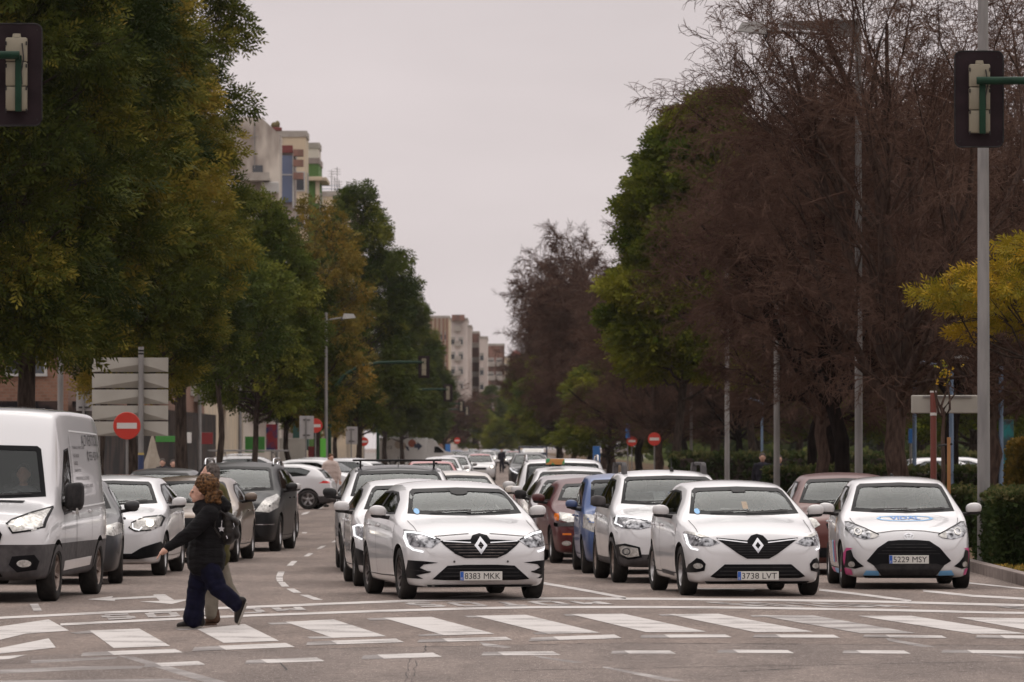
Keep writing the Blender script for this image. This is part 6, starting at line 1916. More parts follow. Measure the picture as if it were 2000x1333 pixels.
def sign_back(px, py0, py1, w_px, d, label, name="sign_back"):
    s = F_PX / d
    root = empty("road_sign", (gx(px, d), d, 0), label=label, cat="road sign", group="sign backs on the left pavement")
    zc, hh, ww = hz((py0 + py1) / 2, d), (py1 - py0) / s, w_px / s
    p = MB().box((0, -.03, zc), (ww, .03, hh), .008).build("sign_panel", SIGBACK, root)
    post(root, -.02, -.09, zc + hh * .42, .032, STEEL)
    MB().box((0, -.06, zc + hh * .33), (.3, .03, .04)).box((0, -.06, zc - hh * .33), (.3, .03, .04)).build("bracket", GPLAST, root)
    return root
sign_back(599, 813, 858, 28, 235, "pale grey sign back on a slim post left of the first mast arm signal")
sign_back(687, 834, 868, 23, 290, "smaller pale grey sign back left of the box truck")
sign_back(165, 762, 803, 32, 150, "dark grey notice board back behind the white van roof")
# direction panels
d = 130
dp = empty("direction_sign", (gx(276, d), d, 0), label="stack of five beige direction panels seen from behind on a grey pole", cat="road sign")
s = F_PX / d
x0, x1 = -(276 - 180) / s, (328 - 276) / s
for i in range(5):
    zt, zb = hz(699 + i * 31.2, d), hz(727 + i * 31.2, d)
    zc = zt - (zt - zb) * .45
    xm = 0
    v = [(x0, -.03, zt), (x1, -.03, zt), (x1, -.03, zb), (xm, -.03, zc), (x0, -.03, zb), (xm, .10, zb + .0), (x0, .12, zt), (x1, .12, zt), (x1, .12, zb), (x0, .12, zb)]
    f = [(0, 4, 3), (0, 3, 1), (1, 3, 2), (4, 5, 3), (3, 5, 2), (0, 1, 7, 6), (6, 7, 8, 9), (1, 2, 8, 7), (0, 6, 9, 4), (4, 9, 5), (5, 9, 8), (5, 8, 2)]
    MB().add(v, f).build("direction_panel", PANEL, dp)
post(dp, 0, -.10, hz(678, d), .062, STEEL, "pole")
MB().lathe([(.066, 0), (.066, .035)], 'Z', 14, (0, -.10, hz(693, d))).lathe([(.066, 0), (.066, .035)], 'Z', 14, (0, -.10, hz(687, d))).build("pole_band", FRIT, dp, 40)
lo = MB().lathe([(.068, 0), (.068, hz(887, d))], 'Z', 14, (0, -.10, 0)).build("pole_sleeve", BLUEPOST, dp, 40)
MB().lathe([(.070, 0), (.070, .05)], 'Z', 14, (0, -.10, hz(889, d))).build("sleeve_band", YEL, dp, 40)
post(dp, x0 + .12, .16, hz(770, d), .05, STEEL, "rear_post")
# near traffic signals, seen from behind
def signal(px, pyt, pyb, w_px, d, arm_to_px, arm_y, label, group, base_h=None):
    s = F_PX / d
    root = empty("traffic_signal", (gx(arm_to_px, d), d + .35, 0), label=label, cat="traffic light", group=group)
    X = gx(px, d) - gx(arm_to_px, d)
    zt, zb = hz(pyt, d), hz(pyb, d)
    zc, h, w = (zt + zb) / 2, zt - zb, w_px / s
    r = .09 * w / .65
    poly = []
    for cx_, cz_, a0 in ((w / 2 - r, h / 2 - r, 0), (-w / 2 + r, h / 2 - r, 90), (-w / 2 + r, -h / 2 + r, 180), (w / 2 - r, -h / 2 + r, 270)):
        for k in range(6):
            a = R_(a0 + 18 * k)
            poly.append((X + cx_ + r * math.cos(a), zc + cz_ + r * math.sin(a)))
    bb = MB().prism(poly, -.02, .0, 'XZ').build("backboard", SIGDARK, root)
    MB().tube([(p[0], -.02, p[1]) for p in poly + poly[:1]], .012 * w / .65, 6, False).build("board_rim", PLAST, bb, 40)
    hw_ = w * .215
    for k in range(3):
        z0_ = zc + h * .36 - (k + 1) * h * .24
        MB().box((X, -.09, z0_ + h * .12), (hw_ * 2, .14, h * .24 - .006), .018).build("lamp_housing", SIGBOX, root, 30)
    m = MB()
    for k in range(4):
        for sg in (1, -1): m.box((X + sg * hw_ * .96, -.165, zc + h * (.30 - .22 * k)), (.018, .02, .05), .004)
    for sg in (1, -1):
        for zz in (.44, -.44): m.lathe([(0, -.035), (.012, -.035), (.012, -.02)], 'Y', 8, (X + sg * w * .40, 0, zc + h * zz))
    m.build("bolt", PLAST, root, 40)
    MB().tube([(X + w * .12, -.17, zc + h * .30), (X + w * .16, -.22, zc + h * .15), (X + w * .11, -.21, zc + h * .02), (X + w * .12, -.17, zc - h * .1)], .009, 6).build("cable", PLAST, root, 40)
    za = hz(arm_y, d)
    MB().lathe([(0, .05), (.05, .05), (.06, 0)], 'Z', 14, (X, -.09, zc + h * .36)).build("cap", SIGBOX, root, 40)
    MB().box((X + w * .05, -.19, (za + zc - h * .37) / 2), (w * .13, .05, za - zc + h * .37), .008).build("bracket", GRNPOST, root)
    sgn = 1 if X < 0 else -1
    bend = .9
    MB().tube([(X - sgn * .05, -.26, za), (X + sgn * 1.2, -.26, za), (-sgn * 1.9, -.25, za - .02), (-sgn * .8, -.15, za - .30), (-sgn * .2, -.03, za - bend), (0, 0, za - 1.9)], [.052, .055, .06, .065, .07, .075], 12).build("mast_arm", GRNPOST, root, 40)
    MB().tube([(0, 0, -.2), (0, 0, za - 1.85)], [.11, .078], 14).build("pole", GRNPOST, root, 40)
    return root
signal(1917, 97, 285, 95, 76, 2700, 157, "large traffic signal seen from behind at the right edge, on a green arm", "near traffic signals")
signal(28, 43, 243, 97, 73, -700, 107, "large traffic signal seen from behind in the top left corner", "near traffic signals")
def mast(px_pole, d, px_head, py_head, h_px, arm_y, label):
    s = F_PX / d
    root = empty("traffic_signal", (gx(px_pole, d), d, 0), label=label, cat="traffic light", group="far mast arm signals")
    za = hz(arm_y, d); xh = gx(px_head, d) - gx(px_pole, d)
    pts = [(0, 0, -.2), (0, 0, za - 2.3), (xh * .05, 0, za - 1.5), (xh * .16, 0, za - .75), (xh * .32, 0, za - .25), (xh * .52, 0, za - .03), (xh * .75, 0, za), (xh, 0, za)]
    MB().tube(pts, [.15, .12, .11, .105, .10, .095, .09, .08], 10).build("mast_arm", GRNPOST, root, 50)
    hh = h_px / s; ww = hh * .52; zc = hz(py_head, d)
    MB().box((xh, .08, zc), (ww, .03, hh), .02).build("backboard", SIGDARK, root)
    for k in range(3): MB().box((xh, 0, zc + hh * (.26 - .26 * k)), (ww * .38, .12, hh * .245), .01).build("lamp_housing", SIGBOX, root)
    return root
mast(643, 325, 828, 717, 43, 708, "first mast arm signal reaching over the lanes from the left trees")
mast(738, 460, 875, 768, 34, 761, "second mast arm signal with a small lamp on its arm")
mast(800, 635, 901, 794, 23, 789, "third mast arm signal in front of the white tower")
mast(838, 770, 912, 803, 19, 800, "fourth mast arm signal, smallest and lowest")
# street lamps
HEADM = varied("lamp_head_grey", (.40, .385, .37), (.47, .455, .44), 4, .4)
def street_lamp(px_pole, d, H_, head_dx, label, r0=.085, arm_beam=False, group="street lamps"):
    root = empty("street_lamp", (gx(px_pole, d), d, 0), label=label, cat="street lamp", group=group)
    MB().tube([(0, 0, -.3), (0, 0, H_)], [r0, r0 * .72], 14).build("pole", STEEL, root, 40)
    sg = 1 if head_dx > 0 else -1
    zc = H_ - .35
    MB().tube([(0, 0, zc), (head_dx - sg * .55, 0, zc + .12)], .032, 8).build("arm", STEEL, root, 40)
    if arm_beam:
        MB().prism([(0, zc + .02), (0, zc + .34), (head_dx * .66, zc + .30), (head_dx * .66, zc + .18)], -.02, .02, 'XZ').build("arm_fin", STEEL, root)
    hx = head_dx - sg * .3
    hd = MB().add([(hx + sg * a, y, zc + z) for a, y, z in ((-.26, -.1, .05), (-.26, .1, .05), (.34, -.12, .10), (.34, .12, .10), (-.20, -.08, .30), (-.20, .08, .30), (.24, -.09, .28), (.24, .09, .28))],
                  [(0, 1, 3, 2), (4, 6, 7, 5), (0, 2, 6, 4), (1, 5, 7, 3), (0, 4, 5, 1), (2, 3, 7, 6)]).build("lamp_head", HEADM, root)
    MB().box((hx - sg * .28, 0, zc + .06), (.10, .10, .16), .02).build("lamp_joint", GPLAST, hd)
    return root
street_lamp(1677, 114, 10.45, -2.4, "street lamp whose head hangs left of the bare trees against the sky", .085, True)
street_lamp(1921, 86, 12.5, -2.2, "thick grey pole standing in the clipped hedge behind the right signal", .10, True)
street_lamp(1517, 146, 8.9, 1.6, "grey lamp pole between the thick trunks right of the taxi and crossover", .085)
street_lamp(1420, 180, 9.2, 1.6, "thin lamp pole left of the grey one among the trunks")
street_lamp(1350, 300, 10.0, -2.0, "thin lamp pole right of the bigger no entry disc")
street_lamp(118, 150, 10.0, 2.3, "lamp pole above the white van roof, nearest on the left")
street_lamp(390, 217, 10.0, 2.3, "lamp pole in front of the brick wall right of the direction panels")
street_lamp(469, 249, 10.15, 2.25, "lamp pole whose white head shows beside the bright green tree")
street_lamp(541, 288, 10.2, 1.9, "lamp pole with a tiny head right of the previous one's head")
street_lamp(637, 258, 7.95, 1.3, "curved lamp with a long head in front of the dark green trees")
# pale blue park lamps
def blue_lamp(px, d, H_, label, dx=-1.0):
    root = empty("park_lamp", (gx(px, d), d, 0), label=label, cat="lamp post", group="pale blue park lamps")
    MB().tube([(0, 0, -.2), (0, 0, H_)], .06, 10).build("pole", LBLUE, root, 40)
    MB().tube([(0, 0, H_ - .05), (dx * .25, 0, H_ + .1), (dx, 0, H_ + .22)], .045, 8).build("arm", LBLUE, root, 40)
    MB().ell((dx, 0, H_ + .2), (.22, .12, .06), 12, 6).build("lamp_head", HEADM, root, 40)
    return root
blue_lamp(1955, 140, 3.85, "pale blue lamp post with bent top right of the thick pole")
blue_lamp(1858, 150, 3.9, "pale blue lamp post behind the cream board")
blue_lamp(1786, 165, 3.9, "pale blue lamp post left of the red brown post")
blue_lamp(1488, 260, 3.9, "pale blue lamp post far behind the two walkers in the park")
# cream board on a red brown post, young tree with a stake
d = 100
bd = empty("direction_board", (gx(1823, d), d, 0), label="cream board seen from behind on a red brown post", cat="road sign")
post(bd, 0, 0, hz(764, d), .055, BROWNPOST)
MB().box(((1847 - 1823) / 111.1, .09, hz(790, d)), (1.20, .05, .32), .02).build("board", PANEL, bd)
MB().lathe([(.06, 0), (.06, .05)], 'Z', 14, (0, 0, hz(812, d))).lathe([(.06, 0), (.06, .03)], 'Z', 14, (0, 0, hz(767, d))).build("post_ring", SIGW, bd, 40)
MB().box(((1850 - 1823) / 111.1, .05, hz(775, d)), (.85, .03, .03)).build("board_rail", STEEL, bd)
rng = np.random.default_rng(77)
sp_ = empty("young_tree", (gx(1844, 93), 93, 0), label="young pruned tree tied to an orange wooden stake", cat="tree")
paths = [(curve_pts(rng, (0, 0, 0), (0, 0, 2.45), 6, .01), np.linspace(.045, .03, 6), 8)]
for a_, b_, c_ in ((-.14, .05, 3.05), (-.2, -.1, 2.85), (.12, .05, 3.0), (.22, 0, 2.9), (.05, .1, 3.1)):
    paths.append((curve_pts(rng, (0, 0, 2.35), (a_, b_, c_), 5, .06), np.linspace(.025, .010, 5), 5))
tubes_mesh("trunk", paths, BARKB, sp_)
q = rng.normal(scale=.08, size=(30, 3)) + [.02, 0, 3.08]
V, T = fronds(rng, q, rng.normal(size=(30, 3)) / 1.7, np.full(30, .1), rng.random(30), 3, .2)
quads_mesh("leaves", V, T, LEAFY, sp_)
sk = MB().box((gx(1853, 92.5), 92.5, 1.0), (.055, .055, 2.05), .006).build("wooden_stake", varied("stake_wood", (.30, .14, .05), (.38, .19, .08), 3, .8, stretch=(4, 4, .5)), None)
tag(sk, "orange wooden stake beside the young pruned tree", "stake")
tie = MB().tube([(gx(1853, 92.5) + .04, 92.46, hz(868, 92.5)), (gx(1840, 92.5) - .02, 92.9, hz(871, 92.5))], .02, 6).build("tie", PLAST, sk)
# --- left pavement clutter
d = 172
um = empty("closed_parasol", (gx(298, d), d, 0), label="closed beige cafe parasol right of the grey sign pole", cat="parasol")
MB().tube([(0, 0, 0), (0, 0, hz(850, d))], .03, 8).build("pole", STEEL, um, 40)
m = MB()
n = 16
pr = [(hz(850, d), .02), (hz(862, d), .07), (hz(885, d), .14), (hz(905, d), .24), (hz(925, d), .27)]
for z_, r_ in pr:
    for k in range(n): m.v.append(Vector((r_ * (1 + .18 * (k % 2)) * math.cos(2 * math.pi * k / n), r_ * (1 + .18 * (k % 2)) * math.sin(2 * math.pi * k / n), z_)))
for i in range(4):
    for k in range(n): m.f.append((i * n + k, i * n + (k + 1) % n, (i + 1) * n + (k + 1) % n, (i + 1) * n + k))
m.build("canopy", varied("parasol_cloth", (.30, .25, .20), (.36, .31, .25), 4, .9), um, 60, fix=False)
def panel(name, px, py0, py1, w_px, d, mat, label, cat="sign", depth=.12, post_=True, group=None):
    s = F_PX / d
    root = empty(name, (gx(px, d), d, 0), label=label, cat=cat, group=group)
    MB().box((0, 0, hz((py0 + py1) / 2, d)), (w_px / s, depth, (py1 - py0) / s), .01).build("panel", mat, root)
    if post_: post(root, 0, depth / 2 + .04, hz(py0, d) - .05, .035, STEEL)
    return root
GRNSIGN = principled("bright_green_sign", (.12, .50, .05), .4)
BLUES = principled("blue_sign", (.03, .15, .42), .4)
REDS = principled("red_sign", (.17, .012, .012), .4)
GRNAWN = principled("green_awning", (.04, .20, .03), .6)
DKG = principled("dark_green_booth", (.012, .06, .045), .5)
panel("street_banner", 348, 847, 878, 6, 165, BLUES, "narrow blue parking sign left of the blue logo sign")
panel("shop_sign", 366, 845, 866, 16, 203, SIGW, "white sign with a blue round mark on the brick block", post_=False)
panel("advert_pillar", 631, 857, 900, 11, 255, GRNSIGN, "bright green upright advertising pillar")
panel("red_kiosk_panel", 613, 872, 898, 22, 262, REDS, "dark red panel left of the bright green pillar", post_=False)
panel("bus_shelter_advert", 531, 829, 880, 22, 270, varied("advert_poster", (.02, .05, .16), (.30, .04, .05), 1.6, .3, lo=.45, hi=.55), "blue and red poster panel at the bus shelter")
panel("notice_board", 572, 856, 905, 52, 275, PANEL, "wide cream notice board with small pictures behind the ladder car", post_=False)
panel("dark_booth", 588, 790, 880, 30, 300, DKG, "tall dark green booth behind the grey sign back", cat="booth", depth=1.5, post_=False)
panel("shop_awning", 328, 852, 864, 45, 202, GRNAWN, "bright green shop awning behind the closed parasol", cat="awning", depth=1.0, post_=False)
panel("shop_awning", 498, 853, 884, 38, 285, GRNAWN, "green shop front left of the bus shelter poster", cat="shop front", depth=.5, post_=False)  # plain green box in the awning colour
panel("shop_sign", 405, 845, 868, 22, 204, REDS, "red shop sign right of the white one on the brick block", post_=False)
panel("gantry_sign", 797, 828, 858, 38, 560, SIGBACK, "stack of grey direction panels above the box truck")
panel("blue_kiosk", 875, 868, 895, 10, 640, BLUES, "blue kiosk left of the pale blue car", cat="kiosk", depth=.8, post_=False)
panel("litter_bin", 1165, 872, 905, 14, 300, BLUES, "blue container among the trunks left of the crossover", cat="container", depth=.8, post_=False)
panel("park_sign", 1226, 828, 856, 8, 330, BLUES, "narrow blue sign above the smaller no entry disc")
panel("info_sign", 1779, 838, 866, 9, 170, BLUES, "small blue and white sign left of the red brown post")
panel("park_kiosk", 1965, 820, 930, 26, 175, varied("teal_poster", (.01, .16, .17), (.03, .05, .06), 1.2, .5, lo=.45, hi=.55), "teal kiosk panel at the right edge", cat="kiosk", depth=.6, post_=False)
# white cars parked far inside the park
if CARS_ON:
    for px, d, a, lab in ((1795, 205, 200, "white car parked beyond the park behind the red brown post"), (1845, 215, 170, "white car parked beyond the park right of the young tree")):
        c = copy_tree(fw); c.location = (gx(px, d), d, 0); c.rotation_euler = (0, 0, R_(a)); tag(c, lab, "car", "cars parked beyond the park")
# ================================================================== PEOPLE
def blob(name, caps, mat, parent=None, vox=.012, it=4, extra=None, sm=80):
    """caps: (p0, p1, r0, r1[, flatten_y]) tapered capsules fused into one skin"""
    m = MB()
    for c in caps:
        p0, p1, r0, r1 = Vector(c[0]), Vector(c[1]), c[2], c[3]
        fy = c[4] if len(c) > 4 else 1.0
        n = max(2, int((p1 - p0).length / (min(r0, r1) * .5)) + 1)
        n = min(n, 26)
        for i in range(n):
            t = i / (n - 1)
            r = r0 + (r1 - r0) * t
            m.ell(p0.lerp(p1, t), (r, r * fy, r), 12, 8)
    for e in (extra or []): m.ell(*e)
    me = bpy.data.meshes.new(name)
    me.from_pydata([tuple(p) for p in m.v], [], m.f)
    bm = bmesh.new(); bm.from_mesh(me)
    bmesh.ops.remove_doubles(bm, verts=bm.verts, dist=1e-6)
    bmesh.ops.recalc_face_normals(bm, faces=bm.faces)
    bm.to_mesh(me); bm.free()
    o = bpy.data.objects.new("t", me); COL.link(o)
    rm = o.modifiers.new("r", 'REMESH'); rm.mode = 'VOXEL'; rm.voxel_size = vox
    s_ = o.modifiers.new("s", 'SMOOTH'); s_.iterations = it; s_.factor = .5
    me2 = bpy.data.meshes.new_from_object(o.evaluated_get(bpy.context.evaluated_depsgraph_get()))
    bpy.data.objects.remove(o)
    me2.polygons.foreach_set("use_smooth", [True] * len(me2.polygons))
    me2.materials.clear()
    return mobj(name, me2, mat, parent)
PUFF = varied("black_quilted_coat", (.003, .0025, .003), (.007, .006, .007), 9, .7, bump=.9, stretch=(1, 1, 3.5))
DENIM = varied("dark_blue_denim", (.0025, .0025, .009), (.006, .006, .021), 14, .85, bump=.3)
BOOT = varied("black_leather", (.012, .010, .010), (.03, .025, .022), 12, .4)
SOLE = principled("pale_sole_edge", (.26, .23, .20), .7)
CURL = varied("golden_brown_curls", (.012, .006, .003), (.17, .085, .035), 40, .6, bump=1.0, detail=5)
OLIVE = varied("olive_jacket", (.050, .043, .014), (.085, .074, .026), 6, .8, bump=.3)
KHAKI = varied("khaki_trousers", (.13, .11, .085), (.19, .165, .13), 8, .85, bump=.3)
BRBOOT = varied("brown_boot", (.05, .028, .018), (.09, .052, .035), 9, .6)
GREYHAIR = varied("grey_brown_hair", (.05, .04, .035), (.13, .11, .10), 40, .8, bump=.6)
EYE = principled("dark_eye", (.01, .01, .01), .2)

def head_caps(c, f, sc=1.0):
    """skull, jaw, nose, ear facing direction f (unit vector)"""
    c = Vector(c); f = Vector(f); u = Vector((0, 0, 1)); s = f.cross(u)
    e = [(c, (.085 * sc, .078 * sc, .108 * sc)), (c + f * .03 * sc - u * .055 * sc, (.062 * sc, .056 * sc, .062 * sc)), (c + f * .055 * sc - u * .088 * sc, (.03 * sc, .03 * sc, .024 * sc)),
         (c + f * .098 * sc - u * .022 * sc, (.018 * sc, .014 * sc, .024 * sc)), (c + f * .086 * sc + u * .008 * sc, (.014 * sc, .03 * sc, .02 * sc)), (c + f * .082 * sc - u * .058 * sc, (.014 * sc, .022 * sc, .010 * sc)),
         (c + s * .078 * sc - u * .01, (.018, .014, .032)), (c - s * .078 * sc - u * .01, (.018, .014, .032))]
    return [(tuple(a), b, 12, 8) for a, b in e]
def eyes(c, f, parent):
    c = Vector(c); f = Vector(f); s = f.cross(Vector((0, 0, 1)))
    for sg in (1, -1): MB().ell(c + f * .078 + s * sg * .030 + Vector((0, 0, .004)), (.010, .010, .008), 8, 6).build("eye", EYE, parent, 60)
def hand_caps(w, d, down, side=1, L=.17):
    """five fingers: w wrist, d direction of the hand, down palm normal"""
    w, d, dn = Vector(w), Vector(d).normalized(), Vector(down).normalized()
    s = d.cross(dn).normalized() * side
    out = [(w, w + d * .045, .027, .034, 1.0), (w + d * .04 - s * .018, w + d * .082 - s * .022, .021, .019), (w + d * .04 + s * .018, w + d * .082 + s * .022, .021, .019)]
    for k, (o_, ln, cu) in enumerate(((-.033, .060, .30), (-.011, .074, .42), (.012, .070, .55), (.033, .055, .70))):
        a = w + d * .085 + s * o_
        dd = (d + dn * cu * .6 + s * o_ * 3).normalized()
        b = a + dd * ln * .5
        d2 = (dd + dn * cu * .9).normalized()
        out += [(a, b, .0095, .0088), (b, b + d2 * ln * .5, .0088, .0075)]
    t0 = w + d * .03 - s * .035
    t1 = t0 + (d * .7 - s * .75 + dn * .2).normalized() * .035
    out += [(t0, t1, .013, .011), (t1, t1 + (d * .95 - s * .25 + dn * .3).normalized() * .03, .011, .009)]
    return out
PEOPLE_ON = True
if PEOPLE_ON:
    # ---------------- woman in black crossing, in profile, walking to the left
    def W(px, py, y=0.0): return ((px - 410) / 189.0, y, (1229 - py) / 189.0)
    hc = W(391, 962)
    f = (-1, -.12, -.06)
    body = [(W(400, 985), W(412, 1005), .055, .07), (W(411, 1005), W(408, 1040), .14, .13, 1.15), (W(408, 1040), W(404, 1090), .12, .14, 1.1),
            (W(411, 1008, -.17), W(370, 1044, -.24), .05, .04), (W(370, 1044, -.24), W(331, 1072, -.27), .042, .028),
            (W(411, 1008, .17), W(400, 1055, .24), .05, .04), (W(400, 1055, .24), W(372, 1085, .22), .04, .03),
            (W(402, 1100, .08), W(380, 1155, .09), .085, .06), (W(380, 1155, .09), W(375, 1212, .09), .055, .04),
            (W(404, 1100, -.08), W(428, 1152, -.09), .085, .06), (W(428, 1152, -.09), W(466, 1186, -.10), .055, .04)]
    body += hand_caps(W(331, 1072, -.27), (-.83, -.05, -.55), (.25, -.1, -.9))
    woman = blob("person", body, SKIN, None, .0075, 2, extra=head_caps(hc, f))
    woman.location = ground(410, 1229)
    tag(woman, "woman with curly hair in a black quilted coat and dark blue wide trousers, walking left over the crossing", "person")
    woman["label"] = "woman with curly hair, black quilted coat and dark blue trousers, walking left over the crossing"
    eyes(hc, f, woman)
    coat = blob("coat", [(W(410, 1004), W(409, 1030), .155, .185, 1.12), (W(409, 1030), W(404, 1062), .185, .195, 1.05), (W(404, 1062), W(402, 1085), .195, .208, 1.0), (W(402, 1085), W(402, 1096), .208, .205, 1.0),
            (W(411, 1006, -.17), W(372, 1043, -.25), .098, .078), (W(372, 1043, -.25), W(334, 1069, -.27), .076, .050), (W(337, 1067, -.27), W(331, 1071, -.27), .05, .042),
            (W(411, 1006, .17), W(396, 1055, .25), .095, .075), (W(396, 1055, .25), W(376, 1080, .23), .072, .05),
            (W(392, 990), W(430, 984), .075, .085, 1.25), (W(425, 982), W(438, 990), .08, .075, 1.4), (W(384, 995), W(396, 1000), .045, .07, 1.2)], PUFF, woman, .012, 3)
    # quilting seams as real ridges
    for v in coat.data.vertices:
        if v.co.z < 1.2:
            k = 1 - .010 * (math.cos(v.co.z * 62) > .82)
            v.co.x = (v.co.x + .02) * k - .02; v.co.y *= k
    blob("trousers", [(W(402, 1088), W(402, 1106), .18, .17, .95), (W(396, 1108, .08), W(383, 1158, .09), .128, .100), (W(383, 1158, .09), W(377, 1208, .09), .096, .108),
            (W(408, 1108, -.07), W(426, 1148, -.09), .128, .100), (W(426, 1148, -.09), W(462, 1180, -.10), .096, .080)], DENIM, woman, .012, 3)
    tro = [c for c in woman.children if c.name.startswith('trousers')][0]
    for v in tro.data.vertices:
        n_ = noise.noise(Vector((v.co.x * 9, v.co.y * 9, v.co.z * 3.2))) * .009 + .004 * math.sin(v.co.z * 55 + 6 * noise.noise(v.co * 5)) * (v.co.z < .3 or .38 < v.co.z < .5)
        c_ = v.normal
        v.co += c_ * n_
    for v in coat.data.vertices:
        v.co += v.normal * noise.noise(Vector((v.co.x * 8, v.co.y * 8, v.co.z * 12))) * .012
    # curls
    rng = np.random.default_rng(4)
    ex = []
    hx, hz_ = W(404, 949)[0], W(404, 949)[2]
    for k in range(260):
        q = rng.normal(size=3); q /= np.linalg.norm(q)
        px_, pz_ = hx + q[0] * .112, hz_ + q[2] * .098
        if q[0] < -.6 and q[2] < -.1: continue
        if px_ < -.155 and pz_ < 1.455: continue
        r = rng.uniform(.014, .030)
        ex.append(((px_, q[1] * .125, pz_), (r, r, r * rng.uniform(.7, 1.1)), 8, 6))
    ex.append(((hx + .02, 0, hz_), (.104, .10, .092), 14, 10))
    ex.append(((hx + .075, 0, hz_ - .10), (.07, .10, .08), 14, 10))
    for k in range(40):
        ex.append(((hx + .08 + rng.uniform(-.09, .08), rng.uniform(-.12, .12), hz_ - .12 + rng.uniform(-.07, .05)), (.03, .03, .03), 8, 6))
    blob("hair", [], CURL, woman, .008, 0, extra=ex)
    def shoe(parent, heel, toe, up, y, mat, sole_mat, nm="shoe", w=.045):
        heel, toe, up = Vector(heel), Vector(toe), Vector(up).normalized()
        d = (toe - heel)
        sh = blob(nm, [(heel + up * .045, heel + d * .25 + up * .06, .045, .048), (heel + d * .25 + up * .05, toe - d.normalized() * .03 + up * .022, .046, .032), (heel + up * .05, heel + up * .13 + d * .08, .046, .044)], mat, parent, .008, 2)
        fw_ = Vector((0, 1, 0))
        m = MB()
        for th, mt in ((.0, None),):
            P = []
            for t, hw_ in ((-.04, .030), (0, .040), (.3, .040), (.7, .050), (.92, .042), (1.03, .02)):
                P.append((heel + d * t, hw_))
            top = [p + fw_ * h + up * .008 for p, h in P] + [p - fw_ * h + up * .008 for p, h in P[::-1]]
            bot = [p - up * .022 for p in top]
            n_ = len(top)
            m.add(top + bot, [tuple(range(n_)), tuple(range(2 * n_ - 1, n_ - 1, -1))] + [(i, i + n_, (i + 1) % n_ + n_, (i + 1) % n_) for i in range(n_)])
        m.build("sole", sole_mat, sh)
        return sh
    shoe(woman, W(392, 1225, .09), W(344, 1227, .09), (0, 0, 1), .09, BOOT, SOLE)
    shoe(woman, W(482, 1177, -.10), W(466, 1219, -.10), (-.93, 0, .35), -.1, BOOT, SOLE)
    # backpack
    bp = empty("backpack", woman.location, 0, "small black leather backpack with a silver star charm on the woman's back", "backpack")
    blob("bag_body", [(W(444, 1018), W(444, 1048), .085, .095, 1.35), (W(452, 1022), W(455, 1044), .06, .07, 1.2)], BOOT, bp, .010, 3)
    blob("flap", [(W(440, 1008), W(459, 1022), .05, .045, 2.2), (W(456, 1018), W(462, 1024), .045, .03, 2.6)], BOOT, bp, .010, 2)
    blob("pocket", [(W(456, 1036), W(460, 1046), .05, .05, 1.6)], BOOT, bp, .010, 2)
    m = MB().tube([W(424, 1006, -.16), W(432, 1000, -.17), W(440, 1006, -.13)], .012, 6).tube([W(424, 1006, -.16), W(420, 1030, -.23), W(432, 1050, -.17)], .012, 6)
    m.build("strap", BOOT, bp, 50)
    star = [((.5 + .5 * (k % 2 == 0)) * .035 * math.sin(k * math.pi / 5), (.5 + .5 * (k % 2 == 0)) * .035 * math.cos(k * math.pi / 5)) for k in range(10)]
    c = Vector(W(434, 1034, -.165))
    MB().prism([(c.x + a, c.z + b) for a, b in star], c.y - .004, c.y + .004, 'XZ').build("star_charm", CHROME, bp)
    MB().tube([c + Vector((0, 0, .03)), c + Vector((.005, 0, .09))], .006, 5).tube([c + Vector((.05, -.01, -.07)), c + Vector((.06, -.01, -.10))], .006, 5).tube([c + Vector((.12, 0, .06)), c + Vector((.13, 0, .02)), c + Vector((.115, 0, 0))], .005, 5).build("buckle", CHROME, bp, 50)
    # ---------------- man behind her
    def M(px, py, y=0.0): return ((px - 410) / 186.0, y, (1222 - py) / 186.0)
    hc = M(404, 927)
    f2 = (-1, .05, 0)
    mb = [(M(410, 950), M(415, 965), .055, .07), (M(416, 988), M(415, 1030), .11, .11, 1.2), (M(415, 1030), M(412, 1080), .12, .13, 1.1), (M(418, 972, -.2), M(424, 1030, -.24), .05, .04), (M(424, 1030, -.24), M(408, 1075, -.2), .04, .03), (M(418, 972, .2), M(400, 1030, .26), .05, .04), (M(400, 1030, .26), M(372, 1062, .24), .04, .03),
          (M(412, 1085, -.08), M(408, 1150, -.08), .08, .055), (M(408, 1150, -.08), M(408, 1205, -.08), .05, .04), (M(414, 1085, .08), M(434, 1145, .08), .08, .055), (M(434, 1145, .08), M(462, 1185, .08), .05, .04)]
    mb += hand_caps(M(372, 1062, .24), (-.5, 0, -.8), (.5, 0, -.5)) + hand_caps(M(408, 1075, -.2), (-.3, 0, -.9), (-.5, 0, -.2))
    man = blob("person", mb, SKIN, None, .0085, 2, extra=head_caps(hc, f2))
    g0 = ground(416, 1222)
    man.location = g0
    tag(man, "man in olive jacket and khaki trousers half hidden behind the woman in black", "person")
    eyes(hc, f2, man)
    blob("jacket", [(M(414, 966), M(418, 1000), .135, .165, 1.25), (M(418, 1000), M(417, 1060), .165, .150, 1.15), (M(417, 1060), M(416, 1085), .150, .152, 1.1), (M(419, 972, -.19), M(427, 1028, -.25), .09, .07), (M(427, 1028, -.25), M(412, 1068, -.21), .066, .048), (M(418, 972, .19), M(402, 1028, .26), .09, .07), (M(402, 1028, .26), M(378, 1056, .24), .066, .048)], OLIVE, man, .013, 3)
    blob("trousers", [(M(414, 1075), M(413, 1092), .14, .14, 1.05), (M(412, 1090, -.07), M(408, 1150, -.08), .115, .088), (M(408, 1150, -.08), M(408, 1200, -.08), .082, .072), (M(416, 1090, .08), M(434, 1142, .08), .112, .082), (M(434, 1142, .08), M(459, 1180, .08), .076, .062)], KHAKI, man, .013, 3)
    rng = np.random.default_rng(6)
